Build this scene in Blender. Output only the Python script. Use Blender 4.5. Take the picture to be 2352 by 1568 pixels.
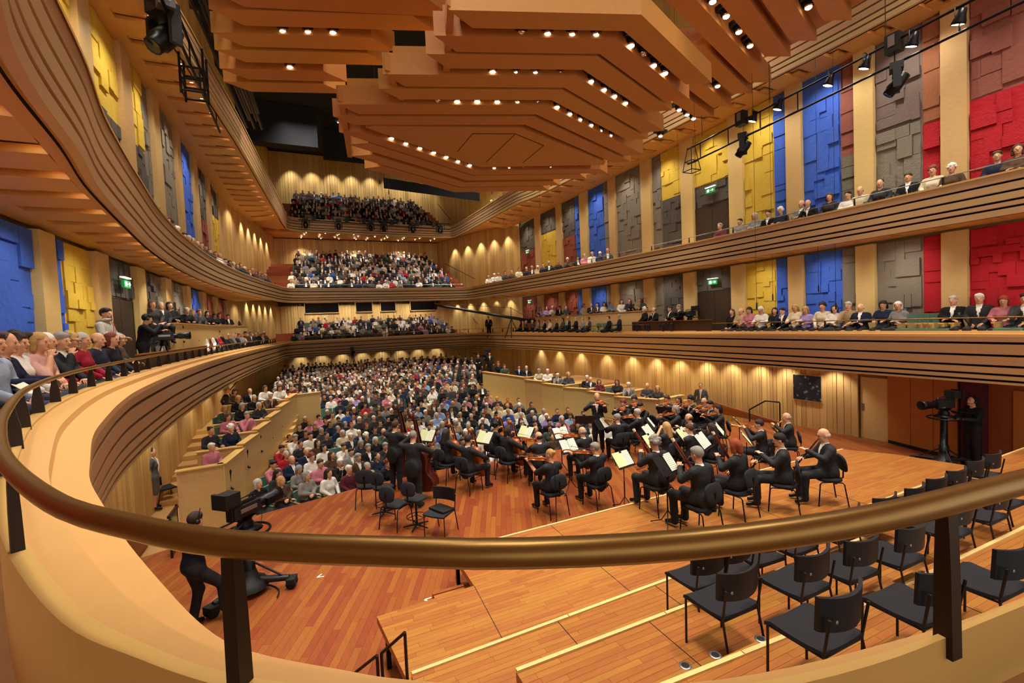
import bpy, math, random
import numpy as np
from mathutils import Vector, Matrix
for _o in list(bpy.data.objects): bpy.data.objects.remove(_o, do_unlink=True)
EXPOSURE, WORLD, CEIL_FILL, DLW, LAMP, BULB, SPOTW, PANW = .08, 1.45, 900, 120, 18, 14, 190, 120
SC = bpy.context.scene
COL = SC.collection
PI = math.pi
HS = 1.12      # figures and furniture against the measured hall
sin, cos = math.sin, math.cos
RND = random.Random(7)
NPR = np.random.default_rng(7)

# ---------------------------------------------------------------- camera
FPX, CX, CY, EYE, ROLL, HCY = 1045., 1176., 784., 4.5, 0.043, 742.
PITCH = -math.atan((CY-HCY)/FPX*cos(ROLL))
YAW = math.radians(24.0909)
_F = np.array([sin(YAW)*cos(PITCH), cos(YAW)*cos(PITCH), sin(PITCH)])
_r0 = np.array([cos(YAW), -sin(YAW), 0.]); _u0 = np.cross(_r0, _F)
_R = cos(ROLL)*_r0 - sin(ROLL)*_u0; _U = sin(ROLL)*_r0 + cos(ROLL)*_u0
cam = bpy.data.cameras.new('camera'); cam.sensor_width = 36.; cam.lens = FPX*36./2352.
cam.clip_start = .05; cam.clip_end = 200
camo = bpy.data.objects.new('camera', cam); COL.objects.link(camo)
camo.matrix_world = Matrix(((_R[0], _U[0], -_F[0], 0), (_R[1], _U[1], -_F[1], 0), (_R[2], _U[2], -_F[2], EYE), (0, 0, 0, 1)))
SC.camera = camo
def ray(x, y): return _F + _R*(x-CX)/FPX - _U*(y-CY)/FPX
def fl(x, y, z):
    "point of the level z that the photograph shows at x, y (used to measure the plan of the hall)"
    d = ray(x, y); t = (z-EYE)/d[2]; return (t*d[0], t*d[1], z)
def depth_px(p):
    q = np.array([p[0], p[1], p[2]-EYE]); return float(q @ _F)

# ---------------------------------------------------------------- light level
SC.view_settings.view_transform = 'Standard'; SC.view_settings.look = 'None'
SC.view_settings.gamma = 1; SC.view_settings.use_curve_mapping = False
SC.view_settings.exposure = EXPOSURE
wd = bpy.data.worlds.new('ambient_fill'); SC.world = wd; wd.use_nodes = True  # even warm ambient fill, added through the open end behind the camera
_bg = wd.node_tree.nodes['Background']; _bg.inputs[0].default_value = (1, .93, .84, 1); _bg.inputs[1].default_value = WORLD
def light(name, kind, loc, energy, color=(1, .91, .78), target=None, **kw):
    l = bpy.data.lights.new(name, kind); l.energy = energy; l.color = color
    for k, v in kw.items(): setattr(l, k, v)
    o = bpy.data.objects.new(name, l); COL.objects.link(o); o.location = loc
    if target is not None:
        o.rotation_euler = (Vector(target)-Vector(loc)).to_track_quat('-Z', 'Y').to_euler()
    return o
# added unseen area lamps, ambient fill from above the canopy and stalls
for _x in (0.5, 12.3):
    for _y in (3, 14, 25, 36):
        light('ceiling_fill', 'AREA', (_x, _y, 20.8), CEIL_FILL, size=3.0, target=(_x, _y, 0), spread=1.5)

# ---------------------------------------------------------------- materials
def new_mat(name):
    m = bpy.data.materials.new(name); m.use_nodes = True
    return m, m.node_tree.nodes, m.node_tree.links, m.node_tree.nodes['Principled BSDF']
def _n(ns, t, **kw):
    n = ns.new(t)
    for k, v in kw.items(): setattr(n, k, v)
    return n
def srgb(h):
    if isinstance(h, str):
        h = h.lstrip('#'); c = [int(h[i:i+2], 16)/255 for i in (0, 2, 4)]
    else: c = h
    return tuple(((v+.055)/1.055)**2.4 if v > .04045 else v/12.92 for v in c)+(1,)
def plain(name, col, rough=.55, metal=0, emit=None, es=0, spec=.4, noise=0, ns_=30):
    m, ns, ln, b = new_mat(name)
    c = srgb(col); b.inputs['Base Color'].default_value = c
    b.inputs['Roughness'].default_value = rough; b.inputs['Metallic'].default_value = metal
    b.inputs['Specular IOR Level'].default_value = spec
    if emit: b.inputs['Emission Color'].default_value = srgb(emit); b.inputs['Emission Strength'].default_value = es
    if noise:
        tc = _n(ns, 'ShaderNodeTexCoord'); nz = _n(ns, 'ShaderNodeTexNoise'); nz.inputs['Scale'].default_value = ns_; nz.inputs['Detail'].default_value = 4
        ln.new(tc.outputs['Object'], nz.inputs['Vector'])
        hs = _n(ns, 'ShaderNodeHueSaturation'); mp = _n(ns, 'ShaderNodeMapRange')
        mp.inputs[3].default_value = 1-noise; mp.inputs[4].default_value = 1+noise
        ln.new(nz.outputs['Fac'], mp.inputs[0]); ln.new(mp.outputs[0], hs.inputs['Value']); hs.inputs['Color'].default_value = c
        ln.new(hs.outputs[0], b.inputs['Base Color'])
    return m
def wood(name, col, vary=.12, grain=.10, rough=.4, stretch=(1, 1, 1), scale=6., spec=.35, hue=.01):
    "wood: grain noise stretched in object space, tone per object / per loose board"
    m, ns, ln, b = new_mat(name)
    b.inputs['Roughness'].default_value = rough; b.inputs['Specular IOR Level'].default_value = spec
    tc = _n(ns, 'ShaderNodeTexCoord'); mp = _n(ns, 'ShaderNodeMapping'); mp.inputs['Scale'].default_value = stretch
    ln.new(tc.outputs['Object'], mp.inputs['Vector'])
    nz = _n(ns, 'ShaderNodeTexNoise'); nz.inputs['Scale'].default_value = scale; nz.inputs['Detail'].default_value = 5; nz.inputs['Roughness'].default_value = .65
    ln.new(mp.outputs[0], nz.inputs['Vector'])
    oi = _n(ns, 'ShaderNodeObjectInfo'); ge = _n(ns, 'ShaderNodeNewGeometry')
    ad = _n(ns, 'ShaderNodeMath', operation='ADD'); ln.new(oi.outputs['Random'], ad.inputs[0]); ln.new(ge.outputs['Random Per Island'], ad.inputs[1])
    fr = _n(ns, 'ShaderNodeMath', operation='FRACT'); ln.new(ad.outputs[0], fr.inputs[0])
    m1 = _n(ns, 'ShaderNodeMapRange'); m1.inputs[3].default_value = -vary; m1.inputs[4].default_value = vary; ln.new(fr.outputs[0], m1.inputs[0])
    m2 = _n(ns, 'ShaderNodeMapRange'); m2.inputs[1].default_value = .25; m2.inputs[2].default_value = .75
    m2.inputs[3].default_value = 1-grain; m2.inputs[4].default_value = 1+grain; ln.new(nz.outputs['Fac'], m2.inputs[0])
    s = _n(ns, 'ShaderNodeMath', operation='ADD'); ln.new(m1.outputs[0], s.inputs[0]); ln.new(m2.outputs[0], s.inputs[1])
    hs = _n(ns, 'ShaderNodeHueSaturation'); hs.inputs['Color'].default_value = srgb(col); ln.new(s.outputs[0], hs.inputs['Value'])
    m3 = _n(ns, 'ShaderNodeMapRange'); m3.inputs[3].default_value = .5-hue; m3.inputs[4].default_value = .5+hue; ln.new(fr.outputs[0], m3.inputs[0]); ln.new(m3.outputs[0], hs.inputs['Hue'])
    ln.new(hs.outputs[0], b.inputs['Base Color'])
    return m
def folds(ns, ln, b, sc, st=.5):
    tc = _n(ns, 'ShaderNodeTexCoord'); nz = _n(ns, 'ShaderNodeTexNoise'); nz.inputs['Scale'].default_value = sc; nz.inputs['Detail'].default_value = 3; nz.inputs['Distortion'].default_value = 1.2
    mp = _n(ns, 'ShaderNodeMapping'); mp.inputs['Scale'].default_value = (1, 1, .45); ln.new(tc.outputs['Object'], mp.inputs['Vector']); ln.new(mp.outputs[0], nz.inputs['Vector'])
    bp = _n(ns, 'ShaderNodeBump'); bp.inputs['Strength'].default_value = st; bp.inputs['Distance'].default_value = .03; ln.new(nz.outputs['Fac'], bp.inputs['Height']); ln.new(bp.outputs[0], b.inputs['Normal'])
def tinted(name, rough=.8, noise=.06, spec=.2):
    "cloth or hair whose colour is the object's own"
    m, ns, ln, b = new_mat(name)
    b.inputs['Roughness'].default_value = rough; b.inputs['Specular IOR Level'].default_value = spec
    oi = _n(ns, 'ShaderNodeObjectInfo'); ln.new(oi.outputs['Color'], b.inputs['Base Color']); folds(ns, ln, b, 26 if name == 'cloth' else 90)
    return m
def attr_mat(name, rough=.8):
    m, ns, ln, b = new_mat(name); b.inputs['Roughness'].default_value = rough; b.inputs['Specular IOR Level'].default_value = .2
    a = _n(ns, 'ShaderNodeVertexColor'); a.layer_name = 'tint'; ln.new(a.outputs['Color'], b.inputs['Base Color'])
    return m
def rough_panel(name, col):
    m, ns, ln, b = new_mat(name); b.inputs['Roughness'].default_value = .75; b.inputs['Specular IOR Level'].default_value = .25
    tc = _n(ns, 'ShaderNodeTexCoord'); nz = _n(ns, 'ShaderNodeTexNoise'); nz.inputs['Scale'].default_value = 9; nz.inputs['Detail'].default_value = 6
    ln.new(tc.outputs['Object'], nz.inputs['Vector'])
    oi = _n(ns, 'ShaderNodeObjectInfo')
    hs = _n(ns, 'ShaderNodeHueSaturation'); hs.inputs['Color'].default_value = srgb(col)
    mp = _n(ns, 'ShaderNodeMapRange'); mp.inputs[3].default_value = .86; mp.inputs[4].default_value = 1.12; ln.new(nz.outputs['Fac'], mp.inputs[0])
    ln.new(mp.outputs[0], hs.inputs['Value']); ln.new(hs.outputs[0], b.inputs['Base Color'])
    bp = _n(ns, 'ShaderNodeBump'); bp.inputs['Strength'].default_value = .35; bp.inputs['Distance'].default_value = .05; ln.new(nz.outputs['Fac'], bp.inputs['Height']); ln.new(bp.outputs[0], b.inputs['Normal'])
    return m
M = {}
M['maple'] = wood('maple', '#cbab72', vary=.07, grain=.09, rough=.38, stretch=(1, 1, 5))
M['maple_board'] = wood('maple_board', '#c8a668', vary=.16, grain=.10, rough=.42, stretch=(6, 6, .6), hue=.006)
M['fascia'] = wood('fascia', '#bd9a70', vary=.05, grain=.06, rough=.36, stretch=(.6, .6, 6))
M['ledge'] = wood('ledge', '#c69c5e', vary=.04, grain=.05, rough=.33, stretch=(.7, .7, 4), scale=5)
M['soffit'] = wood('soffit', '#c69452', vary=.05, grain=.05, rough=.5, stretch=(.5, .5, 4))
M['canopy'] = wood('canopy', '#b07638', vary=.05, grain=.07, rough=.5, stretch=(.4, 2, 2), scale=8)
M['stage'] = wood('stage', '#86461f', vary=.15, grain=.18, rough=.36, stretch=(6, .7, 4), scale=4, hue=.012)
M['platform'] = wood('platform', '#9a612c', vary=.09, grain=.16, rough=.36, stretch=(.7, 7, 4), scale=4, hue=.01)
M['stairs'] = wood('stairs', '#c49c5e', vary=.10, grain=.12, rough=.42, stretch=(2, 1, 4), scale=4)
M['nosing'] = wood('nosing', '#d9b478', vary=.04, grain=.05, rough=.4)
M['orange_panel'] = wood('orange_panel', '#a8682e', vary=.05, grain=.06, rough=.42, stretch=(4, 4, .6))
M['redwood'] = wood('redwood', '#8f4a22', vary=.12, grain=.12, rough=.45, stretch=(1, 1, 3))
M['dark_gap'] = plain('dark_gap', '#140c07', .9)
M['darkwood'] = plain('darkwood', '#3a2316', .5, noise=.12)
M['steel'] = plain('steel', '#2c2019', .45, .4, noise=.15)
M['bronze'] = plain('bronze', '#8a6a3a', .36, .85, noise=.08, ns_=14)
M['black'] = plain('black', '#101012', .5)
M['black_metal'] = plain('black_metal', '#17171a', .35, .6)
M['grey_metal'] = plain('grey_metal', '#8b8b8c', .35, .8)
M['rubber'] = plain('rubber', '#0c0c0d', .8)
M['void'] = plain('void', '#10141c', .9)
M['voidblue'] = plain('voidblue', '#0d1119', .9)
M['maroon'] = plain('maroon', '#4a1420', .7)
M['lamp'] = plain('lamp', '#fff4dc', .5, emit='#fff0d0', es=LAMP)
M['bulb'] = plain('bulb', '#fff4dc', .15, emit='#fff0d0', es=BULB)
M['chrome'] = plain('chrome', '#d8d0c0', .12, 1)
M['brass'] = plain('brass', '#caa04a', .25, 1)
M['silver'] = plain('silver', '#c8c8cc', .2, 1)
M['green_seat'] = plain('green_seat', '#55786a', .8, noise=.08)
M['chair_cloth'] = plain('chair_cloth', '#15151c', .85, noise=.25, ns_=300)
M['chair_shell'] = plain('chair_shell', '#0c0c14', .55)
M['paper'] = plain('paper', '#efe9d2', .8)
M['folder'] = plain('folder', '#c9cf9c', .8)
M['ink'] = plain('ink', '#8d8a80', .8)
M['glassdark'] = plain('glassdark', '#0a0c10', .08, spec=.8)
M['white_cloth'] = plain('white_cloth', '#dcd8cc', .8)
M['wire'] = plain('wire', '#0a0808', .6)
M['exit_green'] = plain('exit_green', '#2c8a4c', .5, emit='#38c070', es=.25)
M['white_sign'] = plain('white_sign', '#f4f8f0', .5, emit='#f4fff0', es=.9)
PCOL = {'red': '#b01c28', 'redbrown': '#8a5246', 'orangebrown': '#9a6244', 'grey': '#7d7568', 'greybrown': '#74645e', 'darkgrey': '#57524b', 'blue': '#3e64c8',
        'yellow': '#d0b040', 'brick': '#8c4a38', 'door': '#3c2e20', 'greygreen': '#6f6a5a'}
for k, v in PCOL.items(): M['p_'+k] = rough_panel('panel_'+k, v)
M['cloth'] = tinted('cloth'); M['hair'] = tinted('hair', .6, spec=.35)
M['crowd'] = attr_mat('crowd')
M['skin'] = plain('skin', '#cf9a78', .55, noise=.05, ns_=60)
M['suit'] = plain('suit', '#16161a', .75, noise=.2, ns_=40)
M['trouser'] = plain('trouser', '#141419', .8)
for _k in ('suit', 'trouser'): _m = M[_k]; folds(_m.node_tree.nodes, _m.node_tree.links, _m.node_tree.nodes['Principled BSDF'], 22)
M['denim'] = plain('denim', '#2a3144', .85)
M['shoe'] = plain('shoe', '#0b0a0a', .35)
M['shirt'] = plain('shirt', '#e9e4da', .7)
M['lip'] = plain('lip', '#9a4a42', .5)
M['eye'] = plain('eye', '#221a16', .3)
M['violin'] = plain('violin', '#a04e16', .22, noise=.2, ns_=8, spec=.6)
M['bass'] = plain('bass', '#4a1a12', .22, noise=.2, ns_=8, spec=.6)
M['bassoon'] = plain('bassoon', '#6e1f12', .25, spec=.6)
M['ebony'] = plain('ebony', '#0d0b0b', .3)

# ---------------------------------------------------------------- mesh helpers
class MB:
    "collects shapes; build() links them as ONE mesh object"
    def __init__(s): s.v = []; s.f = []; s.m = []; s.sm = []
    def add(s, v, f, mat=0, smooth=False):
        o = len(s.v); s.v.extend(v)
        for q in f: s.f.append([i+o for i in q]); s.m.append(mat); s.sm.append(smooth)
        return s
    def box(s, c, d, rz=0, mat=0, rot=None):
        x, y, z = d[0]/2, d[1]/2, d[2]/2
        p = [(-x, -y, -z), (x, -y, -z), (x, y, -z), (-x, y, -z), (-x, -y, z), (x, -y, z), (x, y, z), (-x, y, z)]
        if rot is not None: p = [tuple(rot @ Vector(q)) for q in p]
        elif rz:
            k, n = cos(rz), sin(rz); p = [(k*a-n*b, n*a+k*b, e) for a, b, e in p]
        p = [(a+c[0], b+c[1], e+c[2]) for a, b, e in p]
        return s.add(p, [(3, 2, 1, 0), (4, 5, 6, 7), (0, 1, 5, 4), (1, 2, 6, 5), (2, 3, 7, 6), (3, 0, 4, 7)], mat)
    def bx(s, x0, x1, y0, y1, z0, z1, mat=0): return s.box(((x0+x1)/2, (y0+y1)/2, (z0+z1)/2), (x1-x0, y1-y0, z1-z0), mat=mat)
    def prism(s, poly, z0, z1, mat=0):
        "plan polygon (counter-clockwise) between two levels; z0 / z1 numbers or lists"
        n = len(poly); a = z0 if isinstance(z0, (list, tuple)) else [z0]*n; b = z1 if isinstance(z1, (list, tuple)) else [z1]*n
        v = [(p[0], p[1], a[i]) for i, p in enumerate(poly)]+[(p[0], p[1], b[i]) for i, p in enumerate(poly)]
        f = [tuple(range(n-1, -1, -1)), tuple(range(n, 2*n))]+[(i, (i+1) % n, (i+1) % n+n, i+n) for i in range(n)]
        return s.add(v, f, mat)
    def tube(s, path, r, n=8, mat=0, smooth=True, cap=True, flat=None):
        P = [Vector(p) for p in path]; R_ = r if isinstance(r, (list, tuple)) else [r]*len(P)
        v = []; up = None
        for i, p in enumerate(P):
            t = (P[min(i+1, len(P)-1)]-P[max(i-1, 0)])
            t = t.normalized() if t.length > 1e-9 else Vector((0, 0, 1))
            if up is None: up = Vector((0, 0, 1)) if abs(t.z) < .9 else Vector((1, 0, 0))
            a = t.cross(up)
            if a.length < 1e-6: a = t.orthogonal()
            a.normalize(); b = a.cross(t).normalized(); up = b
            for k in range(n):
                an = 2*PI*k/n; ca, sa = cos(an), sin(an)
                if flat: ca *= flat[0]; sa *= flat[1]
                v.append(tuple(p+a*(R_[i]*ca)+b*(R_[i]*sa)))
        f = []
        for i in range(len(P)-1):
            for k in range(n):
                k2 = (k+1) % n; f.append((i*n+k, i*n+k2, (i+1)*n+k2, (i+1)*n+k))
        s.add(v, f, mat, smooth)
        if cap:
            L_ = (len(P)-1)*n
            s.add(v[:n], [tuple(range(n-1, -1, -1))], mat); s.add(v[L_:], [tuple(range(n))], mat)
        return s
    def lathe(s, prof, c=(0, 0, 0), n=12, mat=0, smooth=True, axis=None):
        "prof: (radius, height) pairs"
        v = []; 
        Q = None
        if axis is not None: Q = Vector(axis).to_track_quat('Z', 'Y').to_matrix()
        for r, z in prof:
            for k in range(n):
                p = Vector((r*cos(2*PI*k/n), r*sin(2*PI*k/n), z))
                if Q is not None: p = Q @ p
                v.append((p[0]+c[0], p[1]+c[1], p[2]+c[2]))
        f = [(i*n+k, i*n+(k+1) % n, (i+1)*n+(k+1) % n, (i+1)*n+k) for i in range(len(prof)-1) for k in range(n)]
        return s.add(v, f, mat, smooth)
    def loft(s, rows, mat=0, smooth=False, closed=False):
        "rows: equal-length lists of points, joined row to row"
        m = len(rows[0]); v = [tuple(p) for r in rows for p in r]; f = []
        for i in range(len(rows)-1):
            for k in range(m if closed else m-1):
                k2 = (k+1) % m; f.append((i*m+k, i*m+k2, (i+1)*m+k2, (i+1)*m+k))
        return s.add(v, f, mat, smooth)
    def mesh(s, name, mats):
        me = bpy.data.meshes.new(name); me.from_pydata([tuple(map(float, p)) for p in s.v], [], s.f)
        for m in (mats if isinstance(mats, (list, tuple)) else [mats]): me.materials.append(M[m] if isinstance(m, str) else m)
        if s.f:
            me.polygons.foreach_set('material_index', s.m); me.polygons.foreach_set('use_smooth', s.sm)
        me.update(); return me
    def build(s, name, mats, parent=None, **kw):
        return ob(name, s.mesh(name, mats), parent, **kw)
def ob(name, me, parent=None, loc=None, rz=None, kind=None, label=None, cat=None, group=None, color=None, scale=None):
    o = bpy.data.objects.new(name, me); COL.objects.link(o)
    if parent: o.parent = parent
    if loc is not None: o.location = loc
    if rz is not None: o.rotation_euler = (0, 0, rz)
    if scale is not None: o.scale = scale
    return tag(o, label, cat, group, kind, color)
def tag(o, label=None, cat=None, group=None, kind=None, color=None):
    if label: o['label'] = label
    if cat: o['category'] = cat
    if group: o['group'] = group
    if kind: o['kind'] = kind
    if color is not None: o.color = color
    return o
def thing(name, label, cat, loc=(0, 0, 0), rz=0, group=None): return ob(name, None, None, loc, rz, None, label, cat, group)
def dup(root, loc=None, rz=None, label=None, group=None):
    r = root.copy(); COL.objects.link(r)
    if loc is not None: r.location = loc
    if rz is not None: r.rotation_euler = (0, 0, rz)
    if label: r['label'] = label
    if group: r['group'] = group
    for ch in root.children:
        c = ch.copy(); COL.objects.link(c); c.parent = r
        for g in ch.children:
            d = g.copy(); COL.objects.link(d); d.parent = c
    return r
def nth(i): return ['first', 'second', 'third', 'fourth', 'fifth', 'sixth', 'seventh', 'eighth', 'ninth', 'tenth', 'eleventh', 'twelfth', 'thirteenth', 'fourteenth', 'fifteenth',
                    'sixteenth', 'seventeenth', 'eighteenth', 'nineteenth', 'twentieth', 'twenty-first', 'twenty-second', 'twenty-third', 'twenty-fourth', 'twenty-fifth', 'twenty-sixth',
                    'twenty-seventh', 'twenty-eighth', 'twenty-ninth', 'thirtieth', 'thirty-first', 'thirty-second', 'thirty-third', 'thirty-fourth', 'thirty-fifth', 'thirty-sixth', 'thirty-seventh', 'thirty-eighth', 'thirty-ninth', 'fortieth'][i] if i < 40 else 'number %d' % (i+1)
def catmull(P, n=6):
    "smooth polyline through 2-D / 3-D points"
    P = [np.array(p, float) for p in P]; out = []
    for i in range(len(P)-1):
        a, b, c, d = P[max(i-1, 0)], P[i], P[i+1], P[min(i+2, len(P)-1)]
        for k in range(n):
            t = k/n; out.append(.5*((2*b)+(-a+c)*t+(2*a-5*b+4*c-d)*t*t+(-a+3*b-3*c+d)*t**3))
    out.append(P[-1]); return out
def arclen(P):
    P = np.array(P); return np.concatenate([[0], np.cumsum(np.linalg.norm(np.diff(P, axis=0), axis=1))])
def along(P, s):
    "point and tangent at arc length s of polyline P"
    A = arclen(P); P = np.array(P); i = int(np.clip(np.searchsorted(A, s)-1, 0, len(P)-2)); d = P[i+1]-P[i]
    t = (s-A[i])/max(1e-9, A[i+1]-A[i]); return P[i]+d*t, d/np.linalg.norm(d)
# ================================================================ THE HALL
XL, XR, YB, ZC = -4.6, 17.45, 48.3, 21.5
wall_l = ob('wall_left', None, kind='structure'); wall_r = ob('wall_right', None, kind='structure'); wall_b = ob('wall_rear', None, kind='structure')
floor_ = ob('floor', None, kind='structure')
# wall cores, set behind the cladding
core = MB(); core.bx(XL-.9, XL-.28, -6, 33.5, -1.3, ZC)
core.prism([(XL-.3, 33.2), (-2.5, YB), (-3.2, YB+.3), (XL-.9, 33.2)], -1.3, ZC); core.build('wall_core', 'maple', wall_l)
core = MB(); core.bx(XR+.28, XR+.9, -6, 36.2, -1.3, ZC)
core.prism([(XR+.3, 36), (XR+.9, 36), (13.9, YB+.3), (13.2, YB)], -1.3, ZC); core.build('wall_core', 'maple', wall_r)
core = MB(); core.bx(-4, 15, YB+.12, YB+.6, -1.3, ZC); core.build('wall_core', 'maple', wall_b)
ceil = MB(); ceil.bx(XL-.9, XR+.9, -6, YB+.6, ZC, ZC+.3); ceil.build('ceiling', 'voidblue', kind='structure')

# ---- vertical boards of uneven width
def boards(p0, p1, z0, z1, parent, wmin, wmax, single=True, mat='maple_board', off=.10, fins=False, skip=()):
    p0, p1 = np.array(p0, float), np.array(p1, float); L_ = np.linalg.norm(p1-p0); d = (p1-p0)/L_; nrm = np.array([-d[1], d[0]])
    s = 0; mb = MB(); rz = math.atan2(d[1], d[0]); cnt = 0
    while s < L_-.02:
        w = min(RND.choice([RND.uniform(wmin, wmax), RND.uniform(wmin, (wmin+wmax)/2)]), L_-s)
        if L_-s-w < wmin*.5: w = L_-s
        a = s+w/2; s += w
        if any(u < a < v for u, v in skip): continue
        dep = RND.choice([.06, .08, .10, .13, .05])*(2.6 if fins else 1)
        gap = RND.choice([.012, .012, .02, .035]) if w > .15 else .015
        c = p0+d*a+nrm*(off-dep/2)*(1)
        b_ = MB() if single else mb
        b_.box((c[0], c[1], (z0+z1)/2), (w-gap, dep, z1-z0), rz)
        if single: b_.build('board', mat, parent)
        cnt += 1
    if not single: mb.build('board', mat, parent, kind='stuff')
    return cnt
LOWZ = 2.62
nb = boards((XR-.0, 9.5), (XR-.0, 36), -1.0, LOWZ, wall_r, .12, .42)        # stage side and stalls, right
boards((XR, 36), (13.2, YB), -.6, LOWZ, wall_r, .2, .5, single=False)
boards((XL, 36), (XL, 11.0), -1.2, LOWZ, wall_l, .10, .3, off=.06)
boards((-2.5, YB), (XL, 36), -.6, LOWZ, wall_l, .2, .5, single=False)
boards((13.2, YB), (-2.5, YB), -.6, LOWZ+.4, wall_b, .15, .4, single=False)
for z0, z1 in ((3.0, 7.9), (7.0, 13.6), (13.4, ZC)):
    boards((13.2, YB), (-2.5, YB), z0, z1, wall_b, .15, .45, single=False)
    boards((XR, 36.3), (13.2, YB), z0, z1, wall_r, .15, .45, single=False, fins=z0 > 13)
    boards((-2.5, YB), (XL, 33.3), z0, z1, wall_l, .15, .45, single=False, fins=z0 > 13)
boards((XL, 33.3), (XL, 8), 14.0, ZC, wall_l, .3, .6, fins=True, off=.3)
boards((XR, 9), (XR, 36.3), 14.0, ZC, wall_r, .3, .6, single=False, fins=True, off=.3)

# ---- pillars and coloured relief panels between the balconies (mirrored left / right)
PIL = [(6.58, 7.17), (8.91, 9.49), (11.31, 11.91), (13.85, 14.55), (16.61, 17.36), (19.52, 20.32), (22.65, 23.3), (25.66, 26.55), (29.02, 29.77), (32.37, 33.27)]
BAY = [  # y0, y1, first-balcony colours [(y split, colour)], second-balcony colours [(y split, upper, lower, z split)]
    (2.0, 6.58, [(2.0, 'red')], [(2.0, 'redbrown', 'red', 10.2)]),
    (7.17, 8.91, [(7.17, 'red'), (7.66, 'grey')], [(7.17, 'orangebrown', 'red', 10.0), (7.66, 'greybrown', 'grey', 10.2)]),
    (9.49, 11.31, [(9.49, 'grey'), (9.99, 'blue')], [(9.49, 'redbrown', 'greygreen', 9.8), (9.99, 'blue', None, 0)]),
    (11.91, 13.85, [(11.91, 'blue'), (12.49, 'yellow')], [(11.91, 'blue', None, 0), (12.49, 'yellow', None, 0)]),
    (14.55, 16.61, [(14.55, 'darkgrey')], [(14.55, 'yellow', 'darkgrey', 10.6)]),
    (17.36, 19.52, [(17.36, 'darkgrey'), (18.82, 'grey')], [(17.36, 'yellow', 'darkgrey', 10.6), (18.82, 'grey', None, 0)]),
    (20.32, 22.65, [(20.32, 'grey')], [(20.32, 'grey', None, 0)]),
    (23.3, 25.66, [(23.3, 'grey'), (23.93, 'blue')], [(23.3, 'grey', None, 0), (23.93, 'blue', None, 0)]),
    (26.55, 29.02, [(26.55, 'blue'), (27.31, 'brick')], [(26.55, 'blue', None, 0), (27.31, 'darkgrey', 'brick', 10.5)]),
    (29.77, 32.37, [(29.77, 'brick')], [(29.77, 'darkgrey', 'yellow', 11.4)]),
    (33.27, 36.2, [(33.27, 'brick')], [(33.27, 'darkgrey', 'brick', 10.6)])]
unit = MB().box((0, 0, 0), (1, 1, 1)).mesh('relief_block', 'p_grey'); UNIT = {}
def unit_box(mat):
    if mat not in UNIT: UNIT[mat] = MB().box((0, 0, 0), (1, 1, 1)).mesh('relief_block', mat)
    return UNIT[mat]
def split_rects(y0, y1, z0, z1, smin, out, rnd):
    w, h_ = y1-y0, z1-z0
    if max(w, h_) < smin*1.6 or (max(w, h_) < smin*3.2 and rnd.random() < .2): out.append((y0, y1, z0, z1)); return
    t = rnd.uniform(.3, .7)
    if w > h_*rnd.uniform(.7, 1.3): split_rects(y0, y0+w*t, z0, z1, smin, out, rnd); split_rects(y0+w*t, y1, z0, z1, smin, out, rnd)
    else: split_rects(y0, y1, z0, z0+h_*t, smin, out, rnd); split_rects(y0, y1, z0+h_*t, z1, smin, out, rnd)
NBLK = {'l': 0, 'r': 0}
def relief(side, y0, y1, z0, z1, col, single, smin=.42):
    X = XR if side == 'r' else XL; sg = -1 if side == 'r' else 1; par = wall_r if side == 'r' else wall_l
    mb = MB(); mb.bx(min(X, X-sg*.26), max(X, X-sg*.26), y0, y1, z0, z1)
    pan = mb.build('relief_panel', 'p_'+col, par)
    if col == 'door': return pan
    rc = []; rnd = random.Random(int(y0*97+z0*13+(5 if side == 'r' else 0))); split_rects(y0+.04, y1-.04, z0+.04, z1-.04, smin, rc, rnd)
    st = MB()
    for a, b, c, d in rc:
        dep = rnd.choice([0, .02, .03, .035, .045, .06, .08])
        if dep == 0 or rnd.random() < .12: continue
        k, l = rnd.choice([(0, 0), (0, .12), (.1, 0), (.06, .06)]); w = b-a; h_ = d-c
        a += w*k*rnd.random(); c += h_*l*rnd.random()
        ctr = (X+sg*dep/2, (a+b)/2, (c+d)/2)
        if single and NBLK[side] < 295:
            ob('relief_block', unit_box('p_'+col), pan, ctr, scale=(dep, b-a, d-c)); NBLK[side] += 1
        else: st.box(ctr, (dep, b-a, d-c))
    if st.v: st.build('relief_blocks', 'p_'+col, pan, kind='stuff')
    return pan
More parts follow.
